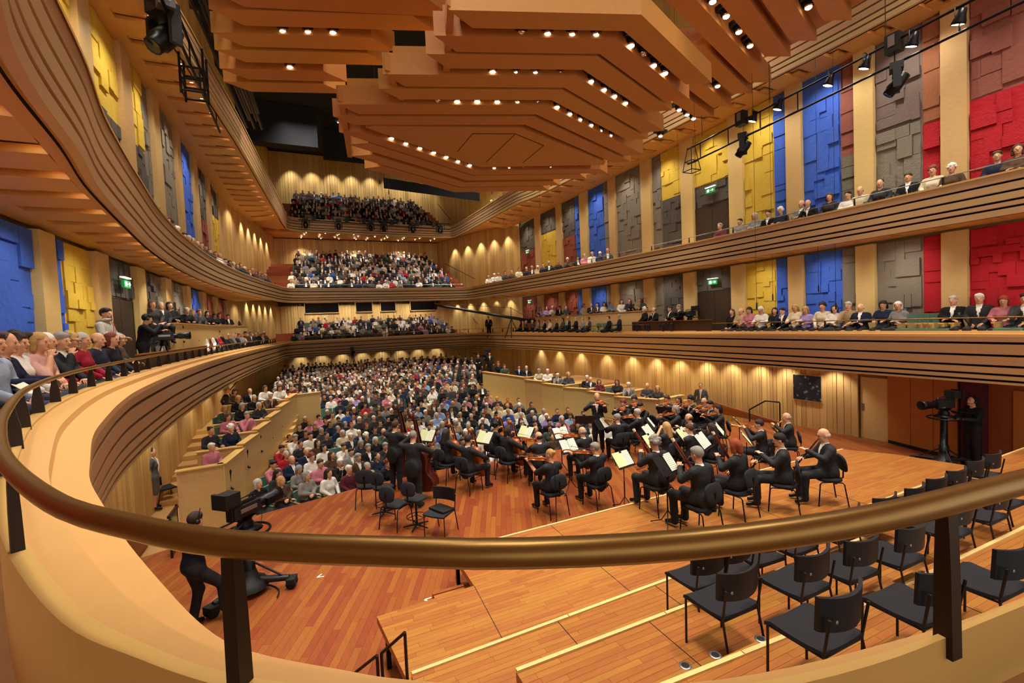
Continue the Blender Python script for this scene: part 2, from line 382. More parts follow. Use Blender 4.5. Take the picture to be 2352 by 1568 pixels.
for side in 'rl':
    X = XR if side == 'r' else XL; sg = -1 if side == 'r' else 1; par = wall_r if side == 'r' else wall_l
    for a, b in PIL:
        for z0, z1 in ((3.2, 6.62), (7.0, 13.05)):
            MB().bx(min(X-sg*.3, X+sg*.16), max(X-sg*.3, X+sg*.16), a, b, z0, z1).build('pillar', 'maple', par)
    for bi, (y0, y1, lo, hi) in enumerate(BAY):
        near = bi < 5
        for k, (ys, col) in enumerate(lo):
            ye = lo[k+1][0] if k+1 < len(lo) else y1
            z0 = 3.2
            if bi == 4:
                for q in (0, 1):
                    h_ = (ye-ys)/2; dm = MB(); yy = ys+q*h_
                    dm.bx(min(X-sg*.1, X+sg*.02), max(X-sg*.1, X+sg*.02), yy+.01, yy+h_-.01, 3.2, 5.6); dm.build('door_leaf', 'p_door', par)
                z0 = 5.62
            relief(side, ys, ye, z0, 6.62, col, near, .27)
        for k, (ys, up, low, zs) in enumerate(hi):
            ye = hi[k+1][0] if k+1 < len(hi) else y1
            if low:
                relief(side, ys, ye, zs, 13.05, up, near, .36)
                z0 = 7.0
                if bi == 4:
                    for q in (0, 1):
                        h_ = (ye-ys)/2; dm = MB(); yy = ys+q*h_
                        dm.bx(min(X-sg*.1, X+sg*.02), max(X-sg*.1, X+sg*.02), yy+.01, yy+h_-.01, 7.0, 9.6); dm.build('door_leaf', 'p_door', par)
                    z0 = 9.62
                relief(side, ys, ye, z0, zs, low, near, .34)
            else: relief(side, ys, ye, 7.0, 13.05, up, near, .36)
# emergency exit signs over the doors (left and right)
def exit_sign(name, loc, rz, label):
    t = thing(name, label, 'sign', loc, rz, 'exit signs over the gallery doors')
    MB().box((0, 0, 0), (.5, .06, .2)).build('housing', 'exit_green', t)
    m = MB(); m.box((-.1, -.035, 0), (.12, .012, .12)); m.tube([(.02, -.036, 0), (.2, -.036, 0)], .012, 4); m.tube([(.13, -.036, .05), (.2, -.036, 0), (.13, -.036, -.05)], .012, 4); m.build('pictogram', 'white_sign', t)
    MB().box((0, 0, .17), (.55, .1, .03)).build('lamp_strip', 'white_sign', t)
exit_sign('exit_sign', (XR-.2, 15.5, 6.0), -PI/2, 'lit green exit sign over the brown door of the lower tier opposite')
exit_sign('exit_sign', (XR-.2, 15.5, 10.2), -PI/2, 'lit exit sign over the brown door of the upper tier, beneath a yellow panel')
exit_sign('exit_sign', (XL+.2, 15.5, 6.0), PI/2, 'lit exit sign above brown door beside the man in grey hoodie')
exit_sign('exit_sign', (XR-.2, 34.6, 6.2), -PI/2, 'lit exit sign on the brick red panel at the far end of the lower tier')
exit_sign('exit_sign', (XR-.2, 34.6, 10.4), -PI/2, 'lit exit sign on the dark and red panel at far end of the upper tier')

# ---- balconies
def sweep(rows, name, mat, parent, smooth=False, **kw):
    m = MB(); m.loft(rows, smooth=smooth); return m.build(name, mat, parent, **kw)
def offset(P, d):
    "plan polyline moved to its left by d"
    P = np.array([p[:2] for p in P]); out = []
    for i in range(len(P)):
        t = P[min(i+1, len(P)-1)]-P[max(i-1, 0)]; t = t/np.linalg.norm(t); out.append(P[i]+d*np.array([-t[1], t[0]]))
    return np.array(out)
def lift(P, z): return [(p[0], p[1], z) for p in P]
# paths run from the near right, round the camera, along the left side, across the rear and back along the right side
E1c = [(6.0, .35), (3.0, .42), (1.68, .525), (1.24, .595), (.81, .685), (.45, .85), (.16, 1.03), (.03, 1.13), (-.17, 1.30), (-.30, 1.47), (-.48, 1.81), (-.72, 2.30), (-.94, 2.79), (-1.19, 3.37), (-1.37, 3.9),
       (-1.72, 5.0), (-1.96, 6.0), (-2.25, 7.4), (-2.5, 9.0), (-2.72, 11.5), (-2.85, 14), (-2.92, 18), (-2.8, 24), (-2.4, 31), (-1.75, 38.5), (-1.45, 40.6), (-.7, 41.6), (3, 42.0), (6.4, 42.2), (10, 42.1), (13.2, 41.8), (14.2, 41.0), (14.6, 39.4), (15.0, 35), (15.4, 30), (15.7, 20), (15.8, 10), (15.8, 0), (15.8, -6)]
R1near = [(6.0, .12), (2.9, .34), (1.49, .474), (1.0, .527), (.635, .617), (.32, .75), (.125, .867), (-.03, .965), (-.2, 1.09), (-.38, 1.27), (-.6, 1.53), (-.90, 2.02), (-1.17, 2.54), (-1.5, 3.27), (-1.75, 3.88),
          (-2.19, 5.04), (-2.5, 6.0), (-2.85, 7.4), (-3.12, 9.03), (-3.34, 11.5), (-3.48, 14)]
E1 = np.array(catmull(E1c, 5)); N1 = len(E1)
R1c = list(R1near); _off = offset(E1c, .62)
for i in range(len(R1c), len(E1c)): R1c.append(tuple(_off[i]))
R1 = np.array(catmull(R1c, 5))
w = np.clip((np.arange(N1)/5-12)/6, 0, 1)[:, None]
B1 = E1+(R1-E1)*(.30*(1-w)+.42*w)
def mix(A, B, t): return A+(B-A)*t
bal1 = ob('first_balcony', None, kind='structure')
Z1 = dict(rail=4.08, curb=3.79, l1=3.765, l2=3.70, bot=2.4)
sweep([lift(mix(E1, R1, 1.08), 3.3), lift(mix(E1, R1, 1.08), Z1['curb']), lift(mix(E1, R1, .9), Z1['curb']), lift(mix(E1, R1, .9), Z1['l1'])][::-1], 'curb', 'ledge', bal1)
sweep([lift(mix(E1, R1, .9), Z1['l1']), lift(mix(E1, R1, .50), Z1['l1']), ][::-1], 'upper_ledge', 'ledge', bal1)
sweep([lift(mix(E1, R1, .50), Z1['l1']), lift(mix(E1, R1, .48), Z1['l2']), lift(E1, Z1['l2']), lift(E1, Z1['l2']-.07)][::-1], 'lower_ledge', 'ledge', bal1)
def fascia(parent, E, B, zt, zb, cuts, gap, mat='fascia', deep=.10):
    "bands of board with dark recessed joints, leaning from path E at the top to path B at the foot"
    T = lambda z: (zt-z)/(zt-zb)
    inn = offset(E, deep) if deep else E
    top = zt
    zs = [zt]+[c for c in cuts]+[zb]
    back = MB(); back.loft([lift(mix(E, B, 1.0)+(inn-E)*1.6, zb), lift(mix(E, B, 0)+(inn-E)*1.6, zt)]); back.build('joint', 'dark_gap', parent)
    for i in range(len(zs)-1):
        a = zs[i]-(gap if i else 0); b = zs[i+1]
        Ea, Eb = mix(E, B, T(a)), mix(E, B, T(b))
        sweep([lift(Eb+(inn-E), b), lift(Eb, b), lift(Ea, a), lift(Ea+(inn-E), a)], 'fascia_band', mat, parent)
fascia(bal1, E1, B1, 3.63, 2.4, [3.50, 3.18, 2.90, 2.68, 2.52], .06)
def band_surface(name, A, Bp, za, zb_, mat, parent, **kw):
    return sweep([lift(Bp, zb_), lift(A, za)], name, mat, parent, **kw)
# first balcony: floor slab, and the soffit under it back to the walls
def wallpath(P, inset=.0):
    "for each path point, the wall point that the balcony reaches"
    out = []
    for p in P:
        x, y = p[0], p[1]
        out.append((x, y))
    return np.array(out)
W1c = [(6, -5.5), (2, -5.5), (0, -5.5), (-1, -5.5), (-2, -5.5), (-3, -5.5), (XL, -5.5), (XL, -4), (XL, -3), (XL, -2), (XL, -1), (XL, 0), (XL, 1.2), (XL, 2.4), (XL, 3.4), (XL, 5), (XL, 6), (XL, 7.4), (XL, 9), (XL, 11.5), (XL, 14), (XL, 18), (XL, 24), (XL, 31), (-3.8, 40), (-2.9, 47), (-2.3, YB), (3, YB), (6.4, YB), (10, YB), (13, YB), (13.8, 47), (15.6, 41.5), (XR, 36), (XR, 30), (XR, 20), (XR, 10), (XR, 0), (XR, -6)]
W1 = np.array(catmull(W1c, 5))
W1[:, 0] = np.clip(W1[:, 0], XL-.25, XR+.25)
band_surface('slab_top', mix(E1, R1, 1.0), W1, 3.3, 3.3, 'stairs', bal1)
band_surface('soffit', W1, B1, 2.62, 2.42, 'soffit', bal1)

def rail(name, P, z, r, post_z, step, postd, label, parent_thing=None, s0=0, s1=None, mat='bronze', pm='steel', lean=None, wide=False):
    P = np.array(P); A = arclen(P); s1 = s1 or A[-1]
    t = thing(name, label, 'railing')
    pts = []; s = s0
    while s <= s1: p, _ = along(P, s); pts.append((p[0], p[1], z)); s += max(.12, step/4) if s > 12 else .1
    m = MB()
    if wide: m.tube(pts, r, 12, flat=(1, 1))
    else: m.tube(pts, r, 8)
    m.build('handrail', mat, t)
    s = s0+step*.5
    while s <= s1:
        p, d = along(P, s); n = np.array([-d[1], d[0]]); q = MB(); rz = math.atan2(n[1], n[0])
        w0, w1_ = postd
        # a flat steel blade, wider at its foot, set across the rail
        th = .012 if not wide else .033
        def P3(a, b, zz): return (p[0]+n[0]*a+d[0]*b, p[1]+n[1]*a+d[1]*b, zz)
        for _ in (0,):
            v = [P3(-w1_/2, -th, post_z), P3(w1_/2, -th, post_z), P3(w1_/2, th, post_z), P3(-w1_/2, th, post_z), P3(-w0/2, -th, z-r*.5), P3(w0/2, -th, z-r*.5), P3(w0/2, th, z-r*.5), P3(-w0/2, th, z-r*.5)]
            q.add(v, [(3, 2, 1, 0), (4, 5, 6, 7), (0, 1, 5, 4), (1, 2, 6, 5), (2, 3, 7, 6), (3, 0, 4, 7)])
        q.build('rail_post', pm, t); s += step
    return t
A1 = arclen(R1)
sL = float(A1[24*5+2])   # rear left corner
def near_s(P, q):
    P = np.array(P); A = arclen(P); i = int(np.argmin(((P[:, :2]-np.array(q))**2).sum(1))); return float(A[i])
def railing(label, P, z, r, zfoot, posts, parent=None, taper=(.055, .10), th=.016, mat='bronze', pm='steel', s0=None, s1=None, nseg=12, ds=.1):
    P = np.array(P); A = arclen(P); s0 = 0 if s0 is None else s0; s1 = A[-1] if s1 is None else s1
    t = thing('railing', label, 'railing'); pts = []; s = s0
    while s < s1: p, _ = along(P, s); pts.append((p[0], p[1], z)); s += ds
    p, _ = along(P, s1); pts.append((p[0], p[1], z))
    MB().tube(pts, r, nseg).build('handrail', mat, t)
    for si, s in enumerate(posts):
        p, d = along(P, s); n = np.array([-d[1], d[0]]); q = MB(); w0, w1 = taper if si > 2 or len(posts) > 60 or parent is None else taper
        if nseg == 12 and si < 4: w0, w1 = (.026, .036) if si < 3 else (.05, .07)
        def at(a, b, zz): return (p[0]+n[0]*a+d[0]*b, p[1]+n[1]*a+d[1]*b, zz)
        prof = [(zfoot, w1), (zfoot+(z-zfoot)*.55, w1*.86), (zfoot+(z-zfoot)*.8, w0), (z-r*.6, w0*.8)]
        for k in range(len(prof)-1):
            (za, wa), (zb, wb) = prof[k], prof[k+1]
            v = [at(-wa/2, -th, za), at(wa/2, -th, za), at(wa/2, th, za), at(-wa/2, th, za), at(-wb/2, -th, zb), at(wb/2, -th, zb), at(wb/2, th, zb), at(-wb/2, th, zb)]
            q.add(v, [(3, 2, 1, 0), (4, 5, 6, 7), (0, 1, 5, 4), (1, 2, 6, 5), (2, 3, 7, 6), (3, 0, 4, 7)])
        q.build('rail_post', pm, t)
    return t
_sA = near_s(R1, (-2.8, 7.0)); _sEnd = near_s(R1, (-1.9, 39.0))
_posts = [near_s(R1, q) for q in ((1.22, .49), (-.175, 1.065), (-.97, 2.16), (-1.55, 3.36), (-1.9, 4.25), (-2.25, 5.2), (-2.55, 6.2))]
_s = _posts[-1]+1.02
while _s < _sEnd: _posts.append(_s); _s += 1.0
railing('bronze handrail on dark steel blades curving round the near corner and along the left tier', R1, Z1['rail'], .027, Z1['l1']-.02, _posts, s0=near_s(R1, (2.9, .34)), s1=_sEnd)
_sB = near_s(R1, (14.0, 40.9)); _e = float(arclen(R1)[-1])
_RR = [p for p in R1 if p[0] > 13.5 and p[1] > 1.5]
railing('thin bronze handrail along the lower tier on the side opposite the camera', _RR, Z1['rail']+.03, .02, Z1['l1'], list(np.arange(.5, float(arclen(_RR)[-1]), 1.9)), taper=(.05, .09), th=.02, nseg=6, ds=.6)
_RB = [p for p in R1 if p[1] > 41.0+.6 and -1.2 < p[0] < 14.2]
railing('thin handrail across the far end of the lower tier', _RB, Z1['rail'], .018, Z1['l1'], list(np.arange(.4, float(arclen(_RB)[-1]), 1.4)), taper=(.03, .05), th=.02, nseg=6, ds=1)

# ---- second and third balconies
E2c = [(6, .6), (2, .8), (.8, 1.0), (0, 1.4), (-.6, 1.9), (-1.1, 2.6), (-1.45, 3.4), (-1.66, 4.02), (-1.84, 4.57), (-2.02, 5.38), (-2.25, 6.77), (-2.56, 8.25), (-2.79, 9.82), (-2.98, 11.3), (-3.3, 14), (-3.5, 17.3), (-3.48, 21.7), (-3.15, 26), (-2.45, 30.6),
       (-1.75, 34.2), (-1.4, 35.6), (-.7, 36.5), (2, 36.8), (5.8, 37), (10, 37.1), (11.9, 36.9), (12.7, 36.2), (13.0, 34.2), (13.75, 29.3), (14.57, 24.1), (15.55, 16), (15.8, 11), (15.9, 7.4), (15.9, 0), (15.9, -6)]
W2c = [(6, -5.5), (2, -5.5), (0, -5.5), (-1, -5.5), (-2, -5.5), (-3, -5.5), (XL, -5.5), (XL, -2), (XL, 1), (XL, 4.6), (XL, 6.77), (XL, 8.25), (XL, 9.82), (XL, 11.3), (XL, 14), (XL, 17.3), (XL, 21.7), (XL, 26), (XL, 30.6),
       (-4.3, 35), (-3.2, 43), (-2.4, YB), (2, YB), (5.8, YB), (10, YB), (13, YB), (13.9, 46), (15.8, 40), (XR, 31), (XR, 24.1), (XR, 16), (XR, 11), (XR, 7.4), (XR, 0), (XR, -6)]
E3c = [(-3.2, -6), (-3.2, 4), (-3.2, 10), (-3.12, 14.7), (-2.86, 17.7), (-2.63, 20.3), (-2.32, 23.7), (-1.95, 29), (-1.6, 34.2), (-1.35, 38), (-1.15, 40.6), (-.45, 42.4), (4.4, 42.8), (9, 43), (12.4, 42.9), (13.4, 42.0), (13.75, 36.6), (14.05, 30.2), (14.62, 27), (15.3, 19), (15.9, 11.5), (16.1, 7.8), (16.1, 0), (16.1, -6)]
W3c = [(XL, -6), (XL, 4), (XL, 10), (XL, 14.7), (XL, 17.7), (XL, 20.3), (XL, 23.7), (XL, 29), (-4.5, 34.2), (-3.8, 40), (-3.1, 45), (-2.4, YB), (4.4, YB), (9, YB), (12.8, YB), (14.2, 45.5), (16.8, 38), (XR, 30.2), (XR, 27), (XR, 19), (XR, 11.5), (XR, 7.8), (XR, 0), (XR, -6)]
def upper_balcony(name, Ec, Wc, zb, zt, cuts, rise, floor_z):
    E = np.array(catmull(Ec, 5)); W = np.array(catmull(Wc, 5)); W[:, 0] = np.clip(W[:, 0], XL-.2, XR+.2)
    b = ob(name, None, kind='structure')
    In = offset(E, .30)
    fascia(b, offset(E, -.10), E, zt, zb-.05, cuts, .055, 'fascia')
    sweep([lift(In, zt-.08), lift(In, zt), lift(offset(E, -.12), zt), lift(offset(E, -.12), zt-.05)][::-1], 'coping', 'ledge', b)
    ys = np.clip((W[:, 1]-36)/6, 0, 1)*rise
    sweep([[(p[0], p[1], floor_z+r_) for p, r_ in zip(W, ys)], lift(In, floor_z), lift(In, zt-.05)], 'slab_top', 'stairs', b)      # the soffit climbs only under the raked rear seating
    up = MB(); up.loft([[(p[0], p[1], zb+.16+r_) for p, r_ in zip(W, ys)], [(p[0], p[1], zb+.12) for p in offset(E, .02)]]); up.build('soffit_back', 'soffit', b)
    return b, E, W, ys
bal2, E2, W2, Y2s = upper_balcony('second_balcony', E2c, W2c, 6.7, 7.7, [7.47, 7.24, 7.02, 6.86], 1.3, 7.02)
bal3, E3, W3, Y3s = upper_balcony('third_balcony', E3c, W3c, 13.05, 14.1, [13.86, 13.62, 13.38, 13.2], .3, 13.4)
# soffit boards: an outer and an inner band, and between them boards with a slot at each downlight
def soffit_boards(b, E, W, zb, step, s0, s1, side_of, zone, names):
    A = arclen(E); Aw = np.interp(np.arange(len(E)), np.arange(len(W)), np.arange(len(W)))
    def pt(s, t):
        i = float(np.interp(s, A, np.arange(len(E)))); k = int(min(i, len(E)-2)); f = i-k
        e = E[k]*(1-f)+E[k+1]*f; w = W[k]*(1-f)+W[k+1]*f
        return e*(1-t)+w*t
    def quad(m, sa, sb, ta, tb, z, th=.10):
        n = max(1, int((sb-sa)/1.2)); ss = np.linspace(sa, sb, n+1)
        lo = [[(*pt(s, ta), z) for s in ss], [(*pt(s, tb), z) for s in ss]]; hi = [[(p[0], p[1], z+th) for p in r] for r in lo]
        m.loft([lo[1], lo[0]]); m.loft([lo[0], hi[0]]); m.loft([hi[1], lo[1]])
        for e in (0, -1): m.add([lo[0][e], lo[1][e], hi[1][e], hi[0][e]], [(0, 1, 2, 3)])
    m = MB(); quad(m, s0, s1, .03, .14, zb); m.build('soffit_board', 'soffit', b)
    m = MB(); quad(m, s0, s1, .74, 1.0, zb); m.build('soffit_board', 'soffit', b)
    s = s0; i = 0
    while s < s1-.3:
        m = MB(); quad(m, s, min(s1, s+step*.66), .14, .74, zb); m.build('soffit_board', 'soffit', b)
        m = MB(); quad(m, s+step*.66, min(s1, s+step*.86), .46, .74, zb+.04, .06); m.build('soffit_filler', 'soffit', b)
        c = pt(s+step*.83, .20); q = (c[0], c[1], zb+.1)
        downlight(q, names % nth(i), zone, power=i % 2 == 0); i += 1; s += step
DL = {}
def downlight(p, label, group, r=.085, power=True, aim=None, e=None, parent=None):
    if 'me' not in DL:
        m = MB(); m.lathe([(.055, -.004), (.078, -.012), (.088, 0)], n=12); DL['ring'] = m.mesh('trim_ring', 'grey_metal')
        m = MB(); m.lathe([(.002, -.003), (.07, -.003)], n=12); DL['me'] = m.mesh('diffuser', 'lamp')
    t = thing('ceiling_downlight', label, 'ceiling light', p, 0, group); s = r/.085
    for n in ('ring', 'me'): ob({'ring': 'trim_ring', 'me': 'diffuser'}[n], DL[n], t, scale=(s, s, s))
    if power:
        light('downlight_beam', 'SPOT', (p[0], p[1], p[2]-.06), (e or DLW), spot_size=1.9, spot_blend=.7, shadow_soft_size=.07, target=aim or (p[0], p[1], p[2]-2))
    return t
_sA2 = near_s(E2, (-1.66, 4.0)); _sB2 = near_s(E2, (-1.75, 34.2)); _sC2 = near_s(E2, (13.0, 34.2)); _sD2 = near_s(E2, (15.9, 2))
soffit_boards(bal2, E2, W2, 6.7, 1.05, _sA2, _sB2, 'l', 'downlights in the soffit slots of the upper tier', 'round downlight under the left upper tier, %s slot from the near end')
soffit_boards(bal2, E2, W2, 6.7, 1.15, _sC2, _sD2, 'r', 'downlights in the soffit slots of the upper tier', 'round downlight under the right upper tier, %s slot from the rear')
soffit_boards(bal3, E3, W3, 13.05, 1.15, near_s(E3, (-3.12, 12.0)), near_s(E3, (-1.35, 38)), 'l', 'downlights in the soffit slots of the top tier', 'round downlight under the left top tier, %s slot from the near end')
soffit_boards(bal3, E3, W3, 13.05, 1.3, near_s(E3, (13.75, 36.6)), near_s(E3, (16.1, 5)), 'r', 'downlights in the soffit slots of the top tier', 'round downlight under the right top tier, %s slot from the rear')
# rear soffit downlights in uneven rows
for k in range(34):
    x = 0.2+(k % 9)*1.45+RND.uniform(-.3, .3); row = k//9; y = 43.8+row*1.15+RND.uniform(-.2, .2)
    downlight((x, y, 13.12+(y-43)*.055), 'small downlight in the rear top soffit, %s row from its edge, %s across' % (nth(row), nth(k % 9)), 'downlights over the rear seats', .075, power=(k % 3 == 0), e=DLW*2.2)
for k in range(8):
    x = .6+k*1.6; downlight((x, 46.8, 7.78), 'small downlight over the rear seats of the lower tier, %s from the left' % nth(k), 'downlights over the lower rear seats', .075, power=(k % 2 == 0), e=DLW*1.4, aim=(x, 47.6, 3))
# wall washers under the first balcony (they draw the scallops on the boards)
for k, y in enumerate((10.2, 12.0, 13.2, 14.6, 16, 17.7, 19.5, 21.5, 24, 27, 30, 33)):
    downlight((XR-.55, y, 2.55), 'wall washer above the vertical boards beneath the lower tier, %s from the stage door' % nth(k), 'wall washers over the stalls boards', .06, e=DLW*.75, aim=(XR-.15, y, -1))
for k, y in enumerate((11.5, 14, 16.5, 19, 22, 25.5, 29, 33)):
    downlight((XL+.5, y, 2.55), 'wall washer above the boards beneath the curved left tier, %s from the near end' % nth(k), 'wall washers over the left boards', .06, e=DLW*.9, aim=(XL+.1, y, -1))
for k in range(10):  # added spots without fixtures, fill for the lower rear seats and wall
    light('tier_fill', 'SPOT', (-.6+1.45*k, 43.6, 7.5), DLW*1.0, spot_size=2.3, spot_blend=.9, shadow_soft_size=.1, target=(-.6+1.45*k, 44.4, 3)); light('tier_fill', 'SPOT', (-.6+1.35*k, 46.8, 7.6), DLW*1.0, spot_size=2.0, spot_blend=.9, shadow_soft_size=.1, target=(-.6+1.35*k, 47.8, 5))
for k, y in enumerate((37.5, 39.3, 41.1, 43, 45)):
    x = XR-(y-36)/(YB-36)*(XR-13.2)-.5; xl = XL+(y-33.3)/(YB-33.3)*(2.1)+.4
    light('wall_washer', 'SPOT', (x, y, 12.7), DLW*2.2, spot_size=1.5, spot_blend=.8, shadow_soft_size=.08, target=(x+.35, y, 8))
    light('wall_washer', 'SPOT', (xl, y, 12.7), DLW*2.2, spot_size=1.5, spot_blend=.8, shadow_soft_size=.08, target=(xl-.3, y, 8))
    light('wall_washer', 'SPOT', (x, y, 7.0), DLW*1.5, spot_size=1.5, spot_blend=.8, shadow_soft_size=.08, target=(x+.3, y, 4))
    light('wall_washer', 'SPOT', (xl, y, 7.0), DLW*1.5, spot_size=1.5, spot_blend=.8, shadow_soft_size=.08, target=(xl-.3, y, 4))
for k in range(8):
    light('wall_washer', 'SPOT', (-.6+k*1.8, YB-1.0, 20.6), DLW*3.2, spot_size=1.3, spot_blend=.8, shadow_soft_size=.1, target=(-.6+k*1.8, YB, 16))
    light('wall_washer', 'SPOT', (-.8+k*1.9, YB-.9, 2.5), DLW*.6, spot_size=1.5, spot_blend=.8, shadow_soft_size=.08, target=(-.8+k*1.9, YB, 1))
# pale dots: tiny lamps in the dark roof over the top tier
for k in range(12):
    downlight((-.6+(k % 4)*1.9, 40+(k//4)*2.4, ZC-.06), 'tiny lamp in the dark roof over the top tier, row %s, %s from the left' % (nth(k//4), nth(k % 4)), 'tiny lamps in the dark roof', .09, power=False)

# lamps that graze the coloured panels from the soffits above them
for _sx, _X in ((-1, XR), (1, XL)):
    for y0, y1, lo, hi in BAY:
        if y1-y0 < 1: continue
        yc = max((y0+y1)/2, 4.0); w_ = y1-y0
        for zz, e_, zt in ((6.6, PANW*.6, 4.4), (12.95, PANW*1.6, 9.0)):
            light('panel_washer', 'SPOT', (_X+_sx*1.15, yc, zz), e_, spot_size=2.0, spot_blend=.9, shadow_soft_size=.06, target=(_X, yc, zt))
# ---- railings of the upper balconies
for E, zz, nm in ((E2, 7.7, 'upper tier'), (E3, 14.1, 'top tier')):
    for sel, lab in (((lambda p: p[0] > 13.2 and 4 < p[1] < 35), 'thin pale rail on the right side of the '), ((lambda p: p[0] < 0 and p[1] > 12 and p[1] < 35), 'thin pale rail on the left side of the '), ((lambda p: p[1] > 36.3 and -1 < p[0] < 12.3), 'thin pale rail across the rear of the ')):
        Q = [p for p in offset(E, .18) if sel(p)]
        if len(Q) > 2: railing(lab+nm, Q, zz+.28, .014, zz-.02, list(np.arange(.6, float(arclen(Q)[-1]), 2.2)), taper=(.02, .05), th=.018, mat='grey_metal', nseg=6, ds=.8)

# ================================================================ STAGE AND STALLS
def clip_poly(poly, x0, x1, y0, y1):
    def cut(P, ax, val, keep_gt):
        out = []
        for i in range(len(P)):
            a, b = P[i-1], P[i]; ia = (a[ax] > val) == keep_gt; ib = (b[ax] > val) == keep_gt
            if ia != ib: t = (val-a[ax])/(b[ax]-a[ax]); out.append((a[0]+(b[0]-a[0])*t, a[1]+(b[1]-a[1])*t))
            if ib: out.append(b)
        return out
    P = list(poly)
    for ax, val, g in ((0, x0, True), (0, x1, False), (1, y0, True), (1, y1, False)):
        P = cut(P, ax, val, g)
        if len(P) < 3: return []
    return P
def planks(poly, z, parent, mat, wdt, lmin, lmax, ang, nsingle, near, name='plank', gap=.0025, th=.02, rnd=None):
    "floor boards over a plan polygon; the NSINGLE nearest are objects, the others one mesh"
    rnd = rnd or random.Random(5); c, s_ = cos(-ang), sin(-ang)
    Q = [(p[0]*c-p[1]*s_, p[0]*s_+p[1]*c) for p in poly]; xs = [p[0] for p in Q]; ys = [p[1] for p in Q]; c2, s2 = cos(ang), sin(ang); L_ = []
    x = min(xs)
    while x < max(xs):
        y = min(ys)-rnd.uniform(0, lmax)
        while y < max(ys):
            l = rnd.uniform(lmin, lmax); P = clip_poly(Q, x+gap/2, x+wdt-gap/2, y+gap/2, y+l-gap/2); y += l
            if len(P) >= 3: L_.append([(p[0]*c2-p[1]*s2, p[0]*s2+p[1]*c2) for p in P])
        x += wdt
    L_.sort(key=lambda P: (sum(p[0] for p in P)/len(P)-near[0])**2+(sum(p[1] for p in P)/len(P)-near[1])**2)
    rest = MB()
    for i, P in enumerate(L_):
        dz = rnd.uniform(-.0012, .0)
        if i < nsingle: MB().prism(P, z-th, z+dz).build(name, mat, parent)
        else: rest.prism(P, z-th, z+dz)
    if rest.v: rest.build(name, mat, parent, kind='stuff')
STG = [(-4.2, -5), (XR, -5), (XR, 12.6), (15.9, 13.6), (13, 13.75), (10, 13.85), (7, 13.85), (5.2, 13.8), (3.4, 13.9), (1.15, 13.6), (-.1, 13.22), (-.94, 13.0), (-1.75, 12.75), (-2.9, 11.8), (-4.2, 11.3)]
sub = MB(); sub.prism(STG, -1.2, -.02); sub.build('stage_base', 'dark_gap', floor_)
planks([(x, max(y, .8)) for x, y in STG], 0, floor_, 'stage', .115, .7, 2.0, math.radians(-23), 260, (-.5, 8.0))
# choir platforms, wide joined boards with pale nosings
def platform(label, poly, z, legs, nose, below=0, seams=(), single=10):
    t = thing('stage_platform', label, 'stage platform')
    MB().prism(poly, z-.10, z-.021).build('deck', 'redwood', t)
    planks(poly, z, t, 'platform', .075, .5, 1.1, PI/2, single, (1.5, 5), th=.02, rnd=random.Random(int(z*10)))
    for a, b in nose:
        a = np.array(a); b = np.array(b); L_ = np.linalg.norm(b-a); n = max(1, round(L_/2.0)); rz = math.atan2(b[1]-a[1], b[0]-a[0])
        for i in range(n):
            p = a+(b-a)*((i+.5)/n); MB().box((p[0], p[1], z+.004), (L_/n-.012, .045, .03), rz).build('nosing', 'nosing', t)
    for lx, ly in legs: MB().box((lx, ly, (z-.1+below)/2), (.06, .06, z-.1-below)).build('leg', 'black_metal', t)
    for (xa, ya, xb, yb) in seams:
        L_ = math.hypot(xb-xa, yb-ya); MB().box(((xa+xb)/2, (ya+yb)/2, z+.0005), (L_, .008, .004), math.atan2(yb-ya, xb-xa)).build('seam', 'dark_gap', t)
    return t
P1 = [(.9, 4.2), (14.9, 4.2), (14.2, 6.9), (13.6, 7.85), (2.09, 7.68), (2.09, 6.48), (.65, 6.42)]
platform('lowest orange-brown wooden platform on the red stage, with a notched corner', P1, .54, [(.74, 6.1), (2.15, 7.55), (2.15, 6.7), (.88, 5.1)], [((2.09, 7.68), (13.6, 7.85))], 0,
         [(2.09, 6.48, 2.0, 4.9), (4.1, 7.7, 4.05, 4.9), (6.1, 7.75, 6.05, 4.9), (8.1, 7.75, 8.1, 4.9), (10.1, 7.8, 10.1, 4.9)], single=240)
platform('second step of the wooden platforms, narrow strip behind the players', [(.8, 3.2), (16.5, 3.2), (16.5, 5.1), (.8, 4.78)], .82, [(.9, 4.6)], [((.8, 4.78), (16.5, 5.1))], .54,
         [(2.6, 4.8, 2.6, 3.9), (4.15, 4.85, 4.15, 3.9), (6.5, 4.9, 6.5, 3.9), (9, 5, 9, 3.9)], single=60)
platform('third wooden platform with a pale nosing, a row of black chairs on it', [(1.67, 2.0), (16.5, 2.0), (16.5, 4.1), (9.2, 3.95), (1.67, 3.98)], 1.1, [(1.75, 3.8)], [((1.67, 3.98), (9.2, 3.95)), ((9.2, 3.95), (16.5, 4.1))], .82,
         [(3.3, 4, 3.3, 2.7), (5.3, 4, 5.3, 2.7), (7.5, 4, 7.5, 2.7), (9.6, 4, 9.6, 2.7)], single=80)
platform('highest wooden platform nearest the camera rail', [(1.9, 1.5), (16.5, 1.5), (16.5, 2.72), (1.9, 2.95)], 1.4, [(2.0, 2.8)], [((1.9, 2.95), (5.0, 2.78)), ((5.0, 2.78), (16.5, 2.72))], 1.1,
         [(2.5, 2.9, 2.6, 1.5), (4.0, 2.85, 4.1, 1.5), (6, 2.75, 6, 1.5)], single=80)
